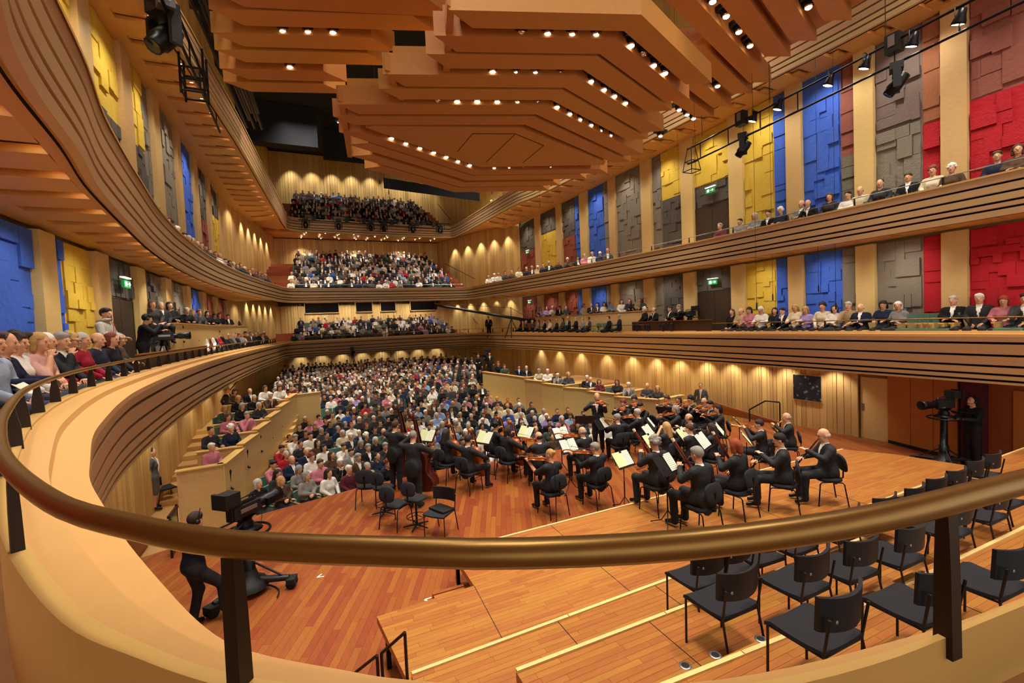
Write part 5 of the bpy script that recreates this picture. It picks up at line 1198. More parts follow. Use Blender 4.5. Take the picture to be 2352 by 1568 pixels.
def tube_inst(name, label, person, pts, rad, mat, keys, extra=None, group=None, keymat='silver'):
    t = thing(name, label, 'instrument', group=group); t.matrix_world = PM(person)
    MB().tube(pts, rad, 8).build('tube', mat, t); m = MB(); P_ = [Vector(p) for p in pts]; a, b = P_[0], P_[-1]
    for i in range(keys):
        q = a.lerp(b, .2+.65*i/max(1, keys-1)); d = (b-a).normalized(); s = d.orthogonal().normalized(); m.lathe([(.001, .0), (.009, .0), (.009, .006), (.001, .006)], q+s*(rad[0] if isinstance(rad, list) else rad), 6, axis=s)
        m.tube([q+s*.016, q+s*.016+d*.05], .003, 4)
    m.build('keys', keymat, t)
    if extra: extra(t)
    return t
# ================================================================ MUSIC STANDS
SM = {}
def stand_meshes():
    m = MB(); m.tube([(0, 0, .28), (0, 0, 1.0)], .010, 6); m.tube([(0, 0, .28), (0, 0, .62)], .014, 6); SM['pole'] = m.mesh('pole', 'black_metal')
    for i in range(3):
        a = i*2*PI/3+PI/2; m = MB(); m.tube([(0, 0, .30), (.13*cos(a), .13*sin(a), .10), (.34*cos(a), .34*sin(a), .008)], .009, 5); SM['leg%d' % i] = m.mesh('leg', 'black_metal')
    T = Matrix.Rotation(math.radians(52), 3, 'X')   # desk leans back; its reader stands at -y
    def D(c, d): return MB().box(tuple(T @ Vector(c)+Vector((0, 0, 1.08))), d, rot=T)
    m = D((0, 0, 0), (.50, .34, .012)); 
    q = D((0, -.175, .03), (.50, .012, .06)); m.add(q.v, q.f); SM['desk'] = m.mesh('desk', 'black')
    SM['folder'] = D((-.02, .02, .012), (.46, .32, .006)).mesh('folder', 'folder'); SM['sheet'] = D((.11, .015, .018), (.205, .30, .003)).mesh('sheet', 'paper'); SM['sheet2'] = D((-.11, .015, .018), (.205, .30, .003)).mesh('sheet', 'paper')
    m = MB()
    for x0 in (.11, -.11):
        for k in range(9): p = T @ Vector((x0, .14-.031*k, .0205))+Vector((0, 0, 1.08)); m.box(tuple(p), (.17, .007, .0012), rot=T)
    SM['staves'] = m.mesh('staves', 'ink'); m = MB(); v0, f0 = [], []
    for k in range(9): p = T @ Vector((.11, .14-.031*k, .0205))+Vector((0, 0, 1.08)); m.box(tuple(p), (.17, .007, .0012), rot=T)
    SM['staves1'] = m.mesh('staves', 'ink')
    SM['clip'] = D((0, .17, .016), (.07, .05, .01)).mesh('clip', 'black')
stand_meshes()
def music_stand(p, rz, label, mode='folder', h=0):
    t = thing('music_stand', label, 'music stand', p, rz, 'music stands of the orchestra')
    for k in ('pole', 'leg0', 'leg1', 'leg2', 'desk', 'clip'):
        ob(SM[k].name.split('.')[0], SM[k], t)
    if mode == 'folder': ks = ('folder', 'sheet', 'staves1')
    elif mode == 'open': ks = ('sheet', 'sheet2', 'staves')
    elif mode == 'one': ks = ('sheet', 'staves1')
    else: ks = ()
    for k in ks: o_ = ob(SM[k].name.split('.')[0], SM[k], t if not k.startswith('staves') else o_)
    t.scale = (HS, HS, HS*(1+h))
    return t
# ================================================================ ORCHESTRA
LEAD = fl(1376, 1032, 0)
def facing(p, q=LEAD): return math.atan2(-(q[0]-p[0]), q[1]-p[1])
GV, GC = 'violinists and viola players', 'cellists'
def violinist(px, py, z, label, hair, sex='m', rz=None, viola=False, specs=False, head=(.15, .35), playing=True, scale=1., lean=-.0, chair='black padded chair under the %s', kind='sit', bare=False, arms='violin'):
    p = fl(px, py, z); rz = facing(p) if rz is None else rz
    if kind == 'sit': chair_at(p, rz, 'black padded chair of the '+label)
    t, pr = make_person(label+(', seated with a violin' if not viola else ', seated with a viola') if kind == 'sit' else label, p, rz, hair=hair, sex=sex, arms=arms, lean=lean+.04, head=head, specs=specs, shirt=sex == 'm', scale=scale, kind=kind, sleeve=not bare, coat=sex == 'm' and kind == 'sit')
    R = FVa if viola else FV; dz = 0 if kind == 'sit' else .355
    o = (-.03, .13, 1.125+dz); d = (-.62, .76, -.02)
    nm = 'viola' if viola else 'violin'
    place_set(nm, '%s of the %s' % (nm, label), 'instrument', R, t, o, d, (.35, .1, 1.0), 'violins and violas being played')
    bow(t, 'slim bow of the '+label, (.10, .40, 1.13+dz), (-.42, .33, 1.30+dz), 'bows of the violins and violas')
    return t
violinist(1271, 1180, 0, 'blonde woman in black nearest the stage step', ('bun', 'blonde'), 'f', rz=.10, bare=True, viola=True)
violinist(1374, 1160, 0, 'grey-haired man in tailcoat, second desk nearest the step', ('short', 'grey'), rz=.12, viola=True)
violinist(1243, 1120, 0, 'dark-haired balding man in tailcoat left of the double desk', ('bald', 'dark'), rz=-.15, viola=True)
violinist(1344, 1105, 0, 'bald man in tailcoat behind the tall open score', ('bald', 'grey'), rz=.12, viola=True)
violinist(1423, 1062, 0, 'grey-haired man playing at the centre desk', ('short', 'grey'))
violinist(1470, 1045, 0, 'grey-haired man with glasses and flushed face', ('short', 'lightgrey'), specs=True)
violinist(1487, 1018, 0, 'dark-haired man leaning far forward over his violin', ('short', 'black'), lean=.25)
violinist(1436, 1012, 0, 'red-haired woman at the front violin desk', ('curly', 'auburn'), 'f')
violinist(1461, 1000, 0, 'curly dark-haired woman beyond the red-haired violinist', ('curly', 'dark'), 'f')
violinist(1536, 1000, 0, 'curly-haired woman in black facing the camera', ('curly', 'brown'), 'f', arms='violin')
violinist(1563, 1003, 0, 'brown-haired woman with raised violin near the usher', ('bob', 'brown'), 'f')
violinist(1591, 1010, 0, 'dark-haired man with glasses near the usher', ('curly', 'black'), specs=True, scale=1.05)
violinist(1557, 1035, 0, 'grey-haired woman beside the slanting bow', ('bob', 'grey'), 'f')
violinist(1622, 1010, 0, 'bald man with glasses at the last violin desk', ('bald', 'grey'), specs=True)
violinist(1636, 1020, 0, 'dark wavy-haired man at the last violin desk', ('short', 'black'))
violinist(1655, 1036, 0, 'dark-haired woman in black shawl at the last violin desk', ('bob', 'black'), 'f')
# standing leader with a violin, before the audience
violinist(1376, 1036, .22, 'bald man in black standing on the podium with his violin', ('bald', 'brown'), kind='stand', rz=2.4)
def cellist(px, py, label, hair, sex='m', rz=None):
    p = fl(px, py, 0); rz = facing(p) if rz is None else rz
    chair_at(p, rz, 'black padded chair of the '+label)
    L_ = [((-.26, .42, .54), (-.24, .40, .09), (-.27, .55, .045)), ((.26, .42, .54), (.24, .40, .09), (.27, .55, .045))]
    t, pr = make_person(label, p, rz, hair=hair, sex=sex, arms='cello', legs=L_, lean=.06, head=(.1, .1), shirt=sex == 'm', coat=sex == 'm')
    place_set('cello', 'brown cello of the '+label, 'instrument', FCe, t, (.02, .44, .28), (-.07, -.24, .9), (0, 1, .3), 'cellos being played')
    bow(t, 'cello bow of the '+label, (.28, .48, .74), (-.36, .62, .70), 'cello bows')
cellist(1028, 1105, 'long-haired woman in black beside the double basses', ('long', 'dark'), 'f', rz=-1.15)
cellist(1078, 1128, 'man in tailcoat at the nearest cello desk', ('short', 'dark'), rz=-1.05)
cellist(1140, 1082, 'dark-haired woman half hidden behind the cello desk', ('curly', 'black'), 'f', rz=-1.3)
cellist(1168, 1100, 'brown-haired woman at the front cello desk', ('bob', 'dark'), 'f', rz=-1.25)
def bassist(px, py, label, hair, rz, stool):
    p = fl(px, py, 0)
    t, pr = make_person(label, p, rz, hair=hair, arms='bass', kind='stand', lean=.08, head=(.1, 0), coat=True)
    place_set('double_bass', 'dark red double bass of the '+label, 'instrument', FBa, t, (.04, .56, .20), (-.10, -.20, 1), (0, 1, .2), 'double basses')
    bow(t, 'bass bow of the '+label, (.26, .52, .72), (-.34, .60, .74), 'bass bows')
bassist(912, 1125, 'brown-haired man in tailcoat, rear bass player', ('short', 'brown'), -.75, 0)
bassist(955, 1165, 'grey-haired man in tailcoat, nearer bass player', ('crop', 'grey'), -.60, 0)
# tall bass stools and empty chairs at the left
def bass_stool(p, rz, label):
    t = thing('bass_stool', label, 'stool', p, rz)
    for k in ('seat', 'backrest', 'back_strut'):
        o = ob(k, OC[k], t); o.location = (0, 0, .22)
    MB().tube([(0, 0, .06), (0, 0, .66)], .025, 8).build('column', 'black_metal', t)
    MB().tube([(.22*cos(a*PI/8), .22*sin(a*PI/8), .27) for a in range(17)], .010, 5).build('foot_ring', 'black_metal', t)
    for i in range(5):
        a = i*2*PI/5; MB().tube([(0, 0, .09), (.30*cos(a), .30*sin(a), .05)], [.024, .014], 6).build('base_arm', 'black_metal', t)
    m = MB()
    for i in range(3): a = i*2*PI/3; m.tube([(0, 0, .30), (.22*cos(a), .22*sin(a), .27)], .008, 5)
    m.build('ring_spokes', 'black_metal', t)
bass_stool(fl(958, 1212, 0), -.9, 'tall black swivel stool with foot ring behind the nearer bass player')
bass_stool(fl(884, 1182, 0), -.8, 'tall black swivel stool behind the rear bass player')
chair_at(fl(848, 1160, 0), -.4, 'empty black chair with a yellow cloth on its seat, farthest left on stage', 'orch')
chair_at(fl(911, 1208, 0), -.9, 'empty black chair turned right between the bass stools', 'orch')
chair_at(fl(1013, 1226, 0), 2.3, 'empty black chair holding a flat black case, nearest the bass players', 'choir')
q = fl(1013, 1226, 0); t = thing('instrument_case', 'flat black case lying on the nearest empty stage chair', 'case', (q[0]+.05, q[1]+.05, .49), 2.0); MB().box((0, 0, .035), (.5, .3, .06)).build('shell', 'black', t); MB().tube([(-.06, -.155, .04), (-.05, -.18, .04), (.05, -.18, .04), (.06, -.155, .04)], .008, 5).build('handle', 'black_metal', t)
q = fl(848, 1160, 0); t = thing('cloth', 'crumpled yellow cloth on the seat of the leftmost chair', 'cloth', (q[0], q[1], .505), .3); MB().lathe([(.11, 0), (.10, .02), (.05, .035), (.001, .03)], n=9).build('folds', 'p_yellow', t)
# winds
def wind(px, py, z, label, hair, inst, sex='m', rz=None, specs=False, cross=False, head=(.12, 0), bare=False, scale=1.0, curl=.7):
    p = fl(px, py, z); rz = facing(p) if rz is None else rz
    chair_at(p, rz, 'black padded chair of the '+label)
    ar = {'flute': 'flute', 'oboe': 'reed', 'clarinet': 'reed', 'bassoon': 'bassoon', 'horn': 'horn', 'trumpet': 'brass', None: 'lap'}[inst]
    t, pr = make_person(label, p, rz, hair=hair, sex=sex, arms=ar, lean=.05, head=head, specs=specs, cross=cross, shirt=sex == 'm', coat=sex == 'm', sleeve=not bare, scale=scale, curl=curl)
    hl = inst and 'of the '+label
    if inst == 'flute': tube_inst('flute', 'silver flute '+hl, t, [(-.06, .145, 1.19), (.58, .10, 1.13)], .010, 'silver', 7)
    if inst in ('oboe', 'clarinet'):
        def bell(o): MB().lathe([(.014, 0), (.017, .05), (.034, .085), (.030, .085)], (0, .50, .68), 8, axis=(0, .62, -.78)).build('bell', 'ebony', o)
        tube_inst(inst, 'black %s with silver keys ' % inst+hl, t, [(0, .125, 1.175), (0, .17, 1.12), (0, .50, .68)], [.005, .013, .015], 'ebony', 8, bell)
    if inst == 'bassoon':
        def ext(o):
            MB().tube([(.27, .05, .42), (.33, .07, .46), (.10, .18, .92)], [.028, .026, .02], 8).build('wing_joint', 'bassoon', o); MB().tube([(.10, .18, .92), (.04, .26, 1.10), (.01, .20, 1.18), (0, .13, 1.175)], .004, 5).build('crook', 'silver', o); MB().lathe([(.024, 0), (.026, .05), (.024, .06)], (-.255, .265, 1.44), 8, axis=(-.5, .2, .95)).build('bell_ring', 'paper', o)
        tube_inst('bassoon', 'long dark red bassoon '+hl, t, [(.28, .03, .42), (.05, .13, .90), (-.26, .265, 1.45)], [.034, .027, .024], 'bassoon', 9, ext)
    if inst == 'horn':
        t2 = thing('horn', 'coiled brass horn '+hl, 'instrument'); t2.matrix_world = PM(t)
        MB().tube([(.05+.15*cos(a), .24, .95+.15*sin(a)) for a in np.linspace(0, 2*PI, 25)], .012, 6).build('coil', 'brass', t2); MB().tube([(.05+.11*cos(a), .22+.02*sin(3*a), .95+.11*sin(a)) for a in np.linspace(0, 2*PI, 21)], .010, 6).build('inner_coil', 'brass', t2)
        MB().lathe([(.015, 0), (.03, .10), (.07, .17), (.15, .20), (.146, .20)], (.16, .22, .86), 12, axis=(.7, -.5, -.5)).build('bell', 'brass', t2); MB().tube([(0, .13, 1.175), (-.03, .20, 1.12), (-.08, .24, 1.03)], .006, 5).build('mouthpipe', 'brass', t2); m = MB(); [m.lathe([(.014, -.04), (.014, .04)], (.0+.03*k, .27, 1.02), 6, axis=(.3, 0, 1)) for k in (-1, 0, 1)]; m.build('valves', 'brass', t2)
    if inst == 'trumpet':
        t2 = thing('trumpet', 'shining brass trumpet '+hl, 'instrument'); t2.matrix_world = PM(t)
        MB().tube([(0, .13, 1.18), (0, .52, 1.16), (0, .52, 1.10), (0, .24, 1.11), (0, .22, 1.165)], .009, 6).build('tubing', 'brass', t2); MB().lathe([(.009, 0), (.018, .10), (.03, .15), (.06, .19), (.056, .19)], (0, .50, 1.16), 10, axis=(0, 1, -.04)).build('bell', 'brass', t2); m = MB(); [m.lathe([(.015, -.07), (.015, .07)], (.0, .33+.035*k, 1.13), 7) for k in (-1, 0, 1)]; m.build('valves', 'brass', t2)
    return t
wind(1536, 1092, .0, 'blonde woman in an off-shoulder black dress', ('long', 'blonde'), 'flute', 'f', bare=True)
wind(1589, 1064, 0, 'balding brown-haired man looking left behind the flutes', ('bald', 'brown'), 'clarinet')
wind(1591, 1100, 0, 'brown-haired man playing a flute to his right', ('short', 'brown'), 'flute')
wind(1640, 1098, 0, 'woman with long dark curls and glasses', ('long', 'dark'), 'oboe', 'f', specs=True)
wind(1512, 1172, .54, 'grey curly-haired man with the first bassoon', ('curly', 'grey'), 'bassoon', rz=.05)
wind(1612, 1226, .54, 'broad grey-haired man in black jacket nearest the handrail', ('short', 'grey'), 'bassoon', rz=.10, scale=1.04)
wind(1697, 1186, .54, 'red-haired woman with a keyhole-backed black top', ('bob', 'red'), 'bassoon', 'f', rz=.18)
wind(1751, 1088, 0, 'dark-haired man looking left with a trumpet', ('short', 'dark'), 'trumpet')
wind(1813, 1066, 0, 'bald man in tailcoat with a horn', ('bald', 'grey'), 'horn')
wind(1800, 1168, .54, 'black-haired man with glasses and crossed legs', ('short', 'black'), 'clarinet', specs=True, rz=.62)
wind(1900, 1152, .54, 'bald grey-haired man with glasses, farthest right player', ('bald', 'lightgrey'), 'oboe', specs=True, rz=.95)
STANDS = [(986, 1092, 0, -.9, 'folder', 'before the nearer bass player'), (1118, 1100, 0, -1.1, 'folder', 'before the man at the nearest cello'), (1212, 1085, 0, -1.2, 'folder', 'before the front cello desk'), (1292, 1088, 0, .05, 'open', 'before the bald viola player'),
          (1310, 1128, 0, .1, 'open', 'before the blonde woman, wide open score'), (1385, 1060, 0, .3, 'one', 'tilted before the standing leader'), (1497, 1062, 0, .75, 'one', 'seen edge-on among the violins'), (1491, 1084, 0, .5, 'open', 'amid the violins with a pale open score'), (1436, 1172, 0, .2, 'folder', 'on the step edge with a green folder'),
          (1500, 1115, 0, .3, 'folder', 'before the blonde flute player'), (1535, 1212, .54, .25, 'one', 'nearest the handrail, black desk with one white sheet'), (1572, 1096, 0, .5, 'folder', 'before the man with the flute'), (1617, 1138, .54, .45, 'open', 'before the broad grey-haired man'), (1655, 1082, 0, .7, 'open', 'before the woman with long dark curls'),
          (1700, 1066, 0, .9, 'folder', 'farthest right, before the trumpet'), (1717, 1112, .0, .8, 'folder', 'before the red-haired woman'), (1790, 1098, 0, .9, 'one', 'before the horn player'), (1530, 1020, 0, 2.2, 'none', 'black back turned to the camera beside the usher side violins'), (1345, 1052, .22, 2.6, 'none', 'black back turned to the camera before the podium')]
for px, py, z, rz, mode, lab in STANDS: music_stand(fl(px, py, z), rz, 'black music stand %s' % lab, mode)
# slim microphone stands between the desks
for i, (px, py, z, h_, lab) in enumerate(((1279, 1205, 0, 1.25, 'behind the blonde woman'), (1745, 1140, 0, 1.3, 'beside the red-haired woman'), (1891, 1075, 0, 1.1, 'alone at the right of the winds'), (1232, 1075, 0, .75, 'short, by the podium'))):
    t = thing('microphone_stand', 'thin black microphone stand '+lab, 'microphone stand', fl(px, py, z)); MB().tube([(0, 0, .02), (0, 0, h_)], .008, 5).build('pole', 'black_metal', t); MB().lathe([(.001, .028), (.05, .026), (.12, .01), (.12, 0)], n=12).build('base', 'black_metal', t); MB().tube([(0, 0, h_), (.04, .12, h_+.02)], .012, 6).build('microphone', 'black', t)
choir_row([(1640, 1262), (1702, 1238), (1780, 1215), (1860, 1193), (1960, 1167), (2046, 1140), (2115, 1117), (2165, 1096), (2210, 1078), (2252, 1056), (2292, 1040)], .82, 'second platform')
choir_row([(1710, 1308), (1885, 1268), (1997, 1237), (2110, 1208), (2223, 1152), (2308, 1120), (2349, 1092)], 1.1, 'third platform')
choir_row([(1953, 1360), (2180, 1308), (2350, 1255)], 1.4, 'top platform')
# ================================================================ AUDIENCE
SEAT = {}
def seat_meshes():
    m = MB(); n = 6; fr = [[(-.24+.48*i/n, -.24-.05*math.sin(PI*i/n), z) for i in range(n+1)] for z in (.40, .62, .86)]; bk = [[(x, y-.06, z) for x, y, z in r] for r in fr]
    m.loft(fr); m.loft(bk[::-1]); m.loft([fr[-1], bk[-1]])
    for e in (0, -1): m.loft([[r[e] for r in fr], [r[e] for r in bk]])
    SEAT['backrest'] = m.mesh('backrest', 'green_seat')
    m = MB(); m.box((0, 0, .43), (.47, .46, .09)); SEAT['cushion'] = m.mesh('cushion', 'green_seat')
    for s in (-1, 1): m = MB(); m.box((s*.265, -.03, .60), (.045, .42, .03)); m.box((s*.265, -.05, .30), (.04, .30, .58)); SEAT['armrest%d' % s] = m.mesh('armrest', 'stairs')
    m = MB(); m.box((0, 0, 0), (.02, .02, .02)); 
seat_meshes()
def seat_at(p, rz, label, group='green upholstered seats'):
    t = thing('auditorium_seat', label, 'seat', p, rz, group)
    for k, me in SEAT.items(): ob(me.name.split('.')[0], me, t)
    t.scale = (HS,)*3; return t
AV = []   # shared audience bodies: (mesh suit-like, mesh plain, pose, sex)
for sx, ar, kw in (('m', 'lap', dict(head=(.05, .1))), ('m', 'fold', dict(head=(0, -.15), bulk=1.08)), ('f', 'lap', dict(head=(.08, .1))), ('f', 'read', dict(head=(.28, 0), lean=.06)), ('m', 'chin', dict(head=(.05, -.1), lean=.08)), ('f', 'fold', dict(head=(0, .2), skirt=True))):
    pr = pose(sex=sx, arms=ar, **kw)
    AV.append((body_mesh(*pr, .033, BODYMATS['cloth'], shirt=True, headres=.019, hands=True), body_mesh(*pr, .033, BODYMATS['cloth'], shirt=False, headres=.019, hands=True), pr, sx))
TOPS = [('black', '#141316', 22), ('charcoal', '#2b2a2c', 14), ('navy', '#1a2238', 12), ('dark grey', '#3d3b3a', 8), ('white', '#d9d4ca', 12), ('cream', '#cbbd9e', 6), ('grey', '#7c7873', 7), ('brown', '#4b3626', 5), ('beige', '#a58d68', 4), ('red', '#a01c24', 5), ('pink', '#b8707e', 3), ('light blue', '#8398b8', 4), ('blue', '#2d4a96', 3), ('green', '#3d5040', 2), ('lavender', '#9a86b4', 2), ('burgundy', '#54202a', 3)]
TOPW = [t[2] for t in TOPS]; TOPC = [26, 18, 13, 12, 8, 6, 8, 6, 4, 2.6, 1.6, 2.6, 1.4, 1.6, .8, 3]
HAIRP = {'m': [('short', 'grey'), ('short', 'dark'), ('short', 'brown'), ('bald', 'grey'), ('short', 'white'), ('crop', 'lightgrey'), ('bald', 'brown'), ('short', 'black')],
         'f': [('bob', 'brown'), ('bob', 'blonde'), ('long', 'dark'), ('curly', 'white'), ('bob', 'grey'), ('curly', 'auburn'), ('long', 'brown'), ('bob', 'black'), ('bun', 'dark'), ('bob', 'lightgrey')]}
HN = {'black': 'black-haired', 'dark': 'dark-haired', 'brown': 'brown-haired', 'auburn': 'auburn-haired', 'red': 'red-haired', 'blonde': 'blonde', 'grey': 'grey-haired', 'white': 'white-haired', 'lightgrey': 'silver-haired'}
TD = {t[0]: t[1] for t in TOPS}
def listener(p, rz, place, top=None, hair=None, sex=None, v=None, scale=1.0, group='listeners'):
    if v is None: v = AR.choice([i for i in range(len(AV)) if sex is None or AV[i][3] == sex])
    suit, plain_, pr, sx = AV[v]
    top = top or AR.choices(TOPS, TOPW)[0][0]; hair = hair or AR.choice(HAIRP[sx])
    su = sx == 'm' and top in ('black', 'charcoal', 'navy', 'dark grey', 'grey', 'brown') and AR.random() < .75
    lab = '%s %s in %s %s, %s' % (HN[hair[1]] if hair[0] != 'bald' else 'balding', 'man' if sx == 'm' else 'woman', top, 'jacket' if su else 'top', place)
    t = ob('person', suit if su else plain_, None, p, rz, None, lab, 'person', group, srgb(TD[top])); s = HS*scale*AR.uniform(.96, 1.04); t.scale = (s, s, s)
    add_hair(t, hair[0], hair[1], pr[2], pr[3]); return t
AR = random.Random(21)
STG_C = (6.0, 9.0)
def toward(p, q=STG_C): return math.atan2(-(q[0]-p[0]), q[1]-p[1])
CROWD = []      # (x, y, z, rz) of everyone beyond the three hundred largest
SEATS = []
# --- right side of the first balcony, front row (head pixels of the photo give the spacing)
def row_by_pixels(px, X, zfloor, names, tops, hairs=None, sexes=None):
    for i, x in enumerate(px):
        d = ray(x, 720); y = X/d[0]*d[1]; p = (X+RND.uniform(-.04, .04), y, zfloor)
        tp = tops[i % len(tops)] if tops else None
        listener(p, toward(p, (3, y-2)), names % nth(i), top=tp, hair=hairs[i] if hairs else None, sex=sexes[i] if sexes else None)
row_by_pixels([1682, 1703, 1722, 1750, 1779, 1800, 1830, 1852, 1890, 1918, 1950, 1978, 2030, 2062, 2190, 2250, 2305, 2356], 16.85, 3.18, 'lower tier front row opposite, %s from far end',
              ['black', 'beige', 'pink', 'white', 'black', 'navy', 'cream', 'lavender', 'cream', 'white', 'beige', 'navy', 'navy', 'grey', 'black', 'charcoal', 'pink', 'dark grey'],
              [('long', 'brown'), ('bald', 'brown'), ('bob', 'dark'), ('bob', 'white'), ('bob', 'black'), ('short', 'black'), ('bob', 'blonde'), ('bob', 'blonde'), ('curly', 'dark'), ('bob', 'dark'), ('short', 'lightgrey'), ('bald', 'white'), ('bob', 'black'), ('bob', 'white'), ('short', 'lightgrey'), ('short', 'white'), ('bob', 'red'), ('short', 'dark')],
              ['f', 'm', 'f', 'f', 'f', 'm', 'f', 'f', 'f', 'f', 'm', 'm', 'f', 'f', 'm', 'm', 'f', 'm'])
row_by_pixels([1660, 1706, 1740, 1770, 1800, 1845, 1862, 1910, 1952, 1978, 2026, 2090, 2145, 2188, 2290, 2337], 16.95, 7.0, 'upper tier rail opposite, %s from far end',
              ['burgundy', 'grey', 'grey', 'black', 'navy', 'grey', 'black', 'charcoal', 'white', 'cream', 'charcoal', 'black', 'cream', 'brown', 'navy', 'brown'])
for i, x in enumerate((1240, 1256, 1270, 1285, 1300, 1342, 1358, 1372, 1388, 1408, 1428, 1446, 1470, 1482)):
    d = ray(x, 700); X = 17.3 if x > 1330 else 17.2; y = X/d[0]*d[1]; listener((X, y, 4.18), 2.6, 'raised box opposite, %s from far end' % nth(i), scale=.95)
for i, x in enumerate((1195, 1208, 1222, 1236, 1250, 1262, 1278, 1292, 1305, 1322, 1338, 1352, 1398, 1422)):
    d = ray(x, 730); X = 16.1; y = X/d[0]*d[1]; CROWD.append((X, y, 3.3, 1.3))
for i, x in enumerate((1480, 1505, 1540, 1560)):
    d = ray(x, 720); X = 16.8; y = X/d[0]*d[1]; listener((X, y, 3.5), 1.3, 'behind the brown barrier opposite, %s from far end' % nth(i), top='black')
# empty green seats
for i, (x, X, z, lab) in enumerate([(2092, 16.5, 3.3, 'lower tier opposite'), (2118, 16.5, 3.3, 'lower tier opposite'), (2140, 16.5, 3.3, 'lower tier opposite'), (2162, 16.5, 3.3, 'lower tier opposite'), (2325, 16.5, 3.3, 'lower tier opposite'), (1365, 16.2, 3.3, 'lower tier opposite, far part'), (1378, 16.2, 3.3, 'lower tier opposite, far part'), (1390, 16.2, 3.3, 'lower tier opposite, far part'), (2060, 16.6, 7.02, 'upper tier opposite'), (1990, 16.6, 7.02, 'upper tier opposite'), (1895, 16.6, 7.02, 'upper tier opposite')]):
    d = ray(x, 720); y = X/d[0]*d[1]; seat_at((X, y, z), 1.45, 'empty green seat on the %s, %s along' % (lab, nth(i)))
# --- left boxes beside the aisle
n = 0
for i in range(6):
    y = LB[i][1]+.62; z = LT[i]-.68; xr = LB[i][0]+.1*1
    for k in range(4):
        x = xr-.42-k*.56
        if x < -3.1: continue
        p = (x, y+RND.uniform(-.05, .05)-k*.06, z-.18); n += 1
        listener(p, toward(p, (5, 8)), 'left stalls box %s from stage, %s from aisle' % (nth(i), nth(k)), scale=.92)
        if AR.random() < .3: seat_at((p[0], p[1], p[2]), toward(p, (5, 8)), 'green seat in the left stalls box %s from the stage, %s from the aisle' % (nth(i), nth(k)))
# --- right boxes
for i in range(6):
    for k in range(3 if i < 3 else 4):
        p = np.array(RB[i])+(np.array(RB[i+1])-np.array(RB[i]))*((k+.5)/(3 if i < 3 else 4)); x, y = p[0]+.55+.25*(k % 2), p[1]+.2
        if (i, k) in ((1, 1), (2, 2)): seat_at((x, y, RT[i]-.86), 2.6, 'empty green seat in the right stalls box, %s step from the stage' % nth(i)); continue
        listener((x, y, RT[i]-.84), toward((x, y), (5, 9)), 'right stalls box %s from stage, %s along' % (nth(i), nth(k)), scale=.92)
# --- rows of the stalls
ROWS_ = []
rbx = np.array(RB)
for r in range(31):
    y = 14.75+r*.92; xs0 = -1.45+(y-15.5)*.105 if y < 24 else -2.1+(y-24)*.01; x1 = float(np.interp(y, rbx[:, 1], rbx[:, 0]))-.75 if y < 26.5 else min(13.2, 9.4+(y-26.5)*.45)
    k = 0; x = xs0+.3*(r % 2)
    while x < x1:
        yy = y-.012*(x-6.0)**2*.35+.25; zz = stalls_z(yy)-.10+(.25 if y > 24 else 0)
        front = -.1
        ROWS_.append((r, k, x+AR.uniform(-.05, .05), yy, zz)); x += .61; k += 1
NSTALL = 96
cand = [q for q in ROWS_]
cand.sort(key=lambda q: (q[2]-0)**2+(q[3]-0)**2)
for i, (r, k, x, y, z) in enumerate(cand):
    if AR.random() < .045 and r > 2:
        if i < 260: seat_at((x, y, z), PI+toward((x, y))*0, 'empty green seat in stalls row %s, seat %s from the left aisle' % (nth(r), nth(k)))
        else: SEATS.append((x, y, z, PI))
        continue
    rz = toward((x, y), (6.0, 7.0))
    if i < NSTALL:
        listener((x, y, z), rz, 'stalls row %s, %s from left aisle' % (nth(r), nth(k)))
        seat_at((x, y, z), rz, 'occupied green seat, stalls row %s, %s from the left aisle' % (nth(r), nth(k)))
    else: CROWD.append((x, y, z, rz)); SEATS.append((x, y, z, rz))
# --- rear tiers with their raked slabs
def tier(name, y0, pitch, rows, z0, step, x0a, x1a, x0b, x1b, lab):
    st = ob(name, None, kind='structure')
    for r in range(rows):
        y = y0+r*pitch; z = z0+r*step; t = r/max(1, rows-1); xa = x0a+(x0b-x0a)*t; xb = x1a+(x1b-x1a)*t
        MB().bx(-3.0 if r else xa-1, xb+1.6, y-pitch*.5, y+pitch*.5+(.1 if r < rows-1 else 2), z-(step*1.04 if r else .10), z).build('tread', 'redwood' if name != 'seating_tier' else 'redwood', st)
        x = xa+.25*(r % 2)
        while x < xb:
            if AR.random() > .05: CROWD.append((x+AR.uniform(-.06, .06), y, z-.05, PI+AR.uniform(-.3, .1)))
            SEATS.append((x, y, z-.05, PI)); x += .54
tier('seating_tier', 38.0, .86, 11, 7.05, .37, -1.0, 11.9, -.4, 11.6, '')
tier('seating_tier', 43.5, .52, 9, 13.3, .40, -.7, 12.0, -.3, 10.8, '')
tier('seating_tier', 43.0, .95, 5, 3.12, .33, -1.1, 13.4, -.6, 12.6, '')
# --- left sides: a row along the upper tier rail, the far part of the lower tier and its raised box
Q = offset(E2, .55); A2_ = arclen(Q); s = near_s(Q, (-3.9, 15.5)); i = 0
while s < near_s(Q, (-2.2, 34)):
    p, d = along(Q, s)
    if i < 12: listener((p[0], p[1], 6.95), toward(p, (6, 6)), 'left upper tier parapet, %s from near end' % nth(i))
    else: CROWD.append((p[0], p[1], 7.0, toward(p, (6, 6))))
    i += 1; s += AR.choice([.62, .66, .9])
Q = offset(E3, .7); s = near_s(Q, (14.4, 35)); 
for i in range(14):
    p, d = along(Q, s); CROWD.append((p[0], p[1], 13.3, toward(p, (6, 6)))); s += .8
Q = offset(E2, .5); s = near_s(Q, (13.4, 34.5))
while s < near_s(Q, (15.0, 20.5)):
    p, d = along(Q, s); CROWD.append((p[0], p[1], 6.98, toward(p, (6, 6)))); s += AR.choice([.62, .66, .95])
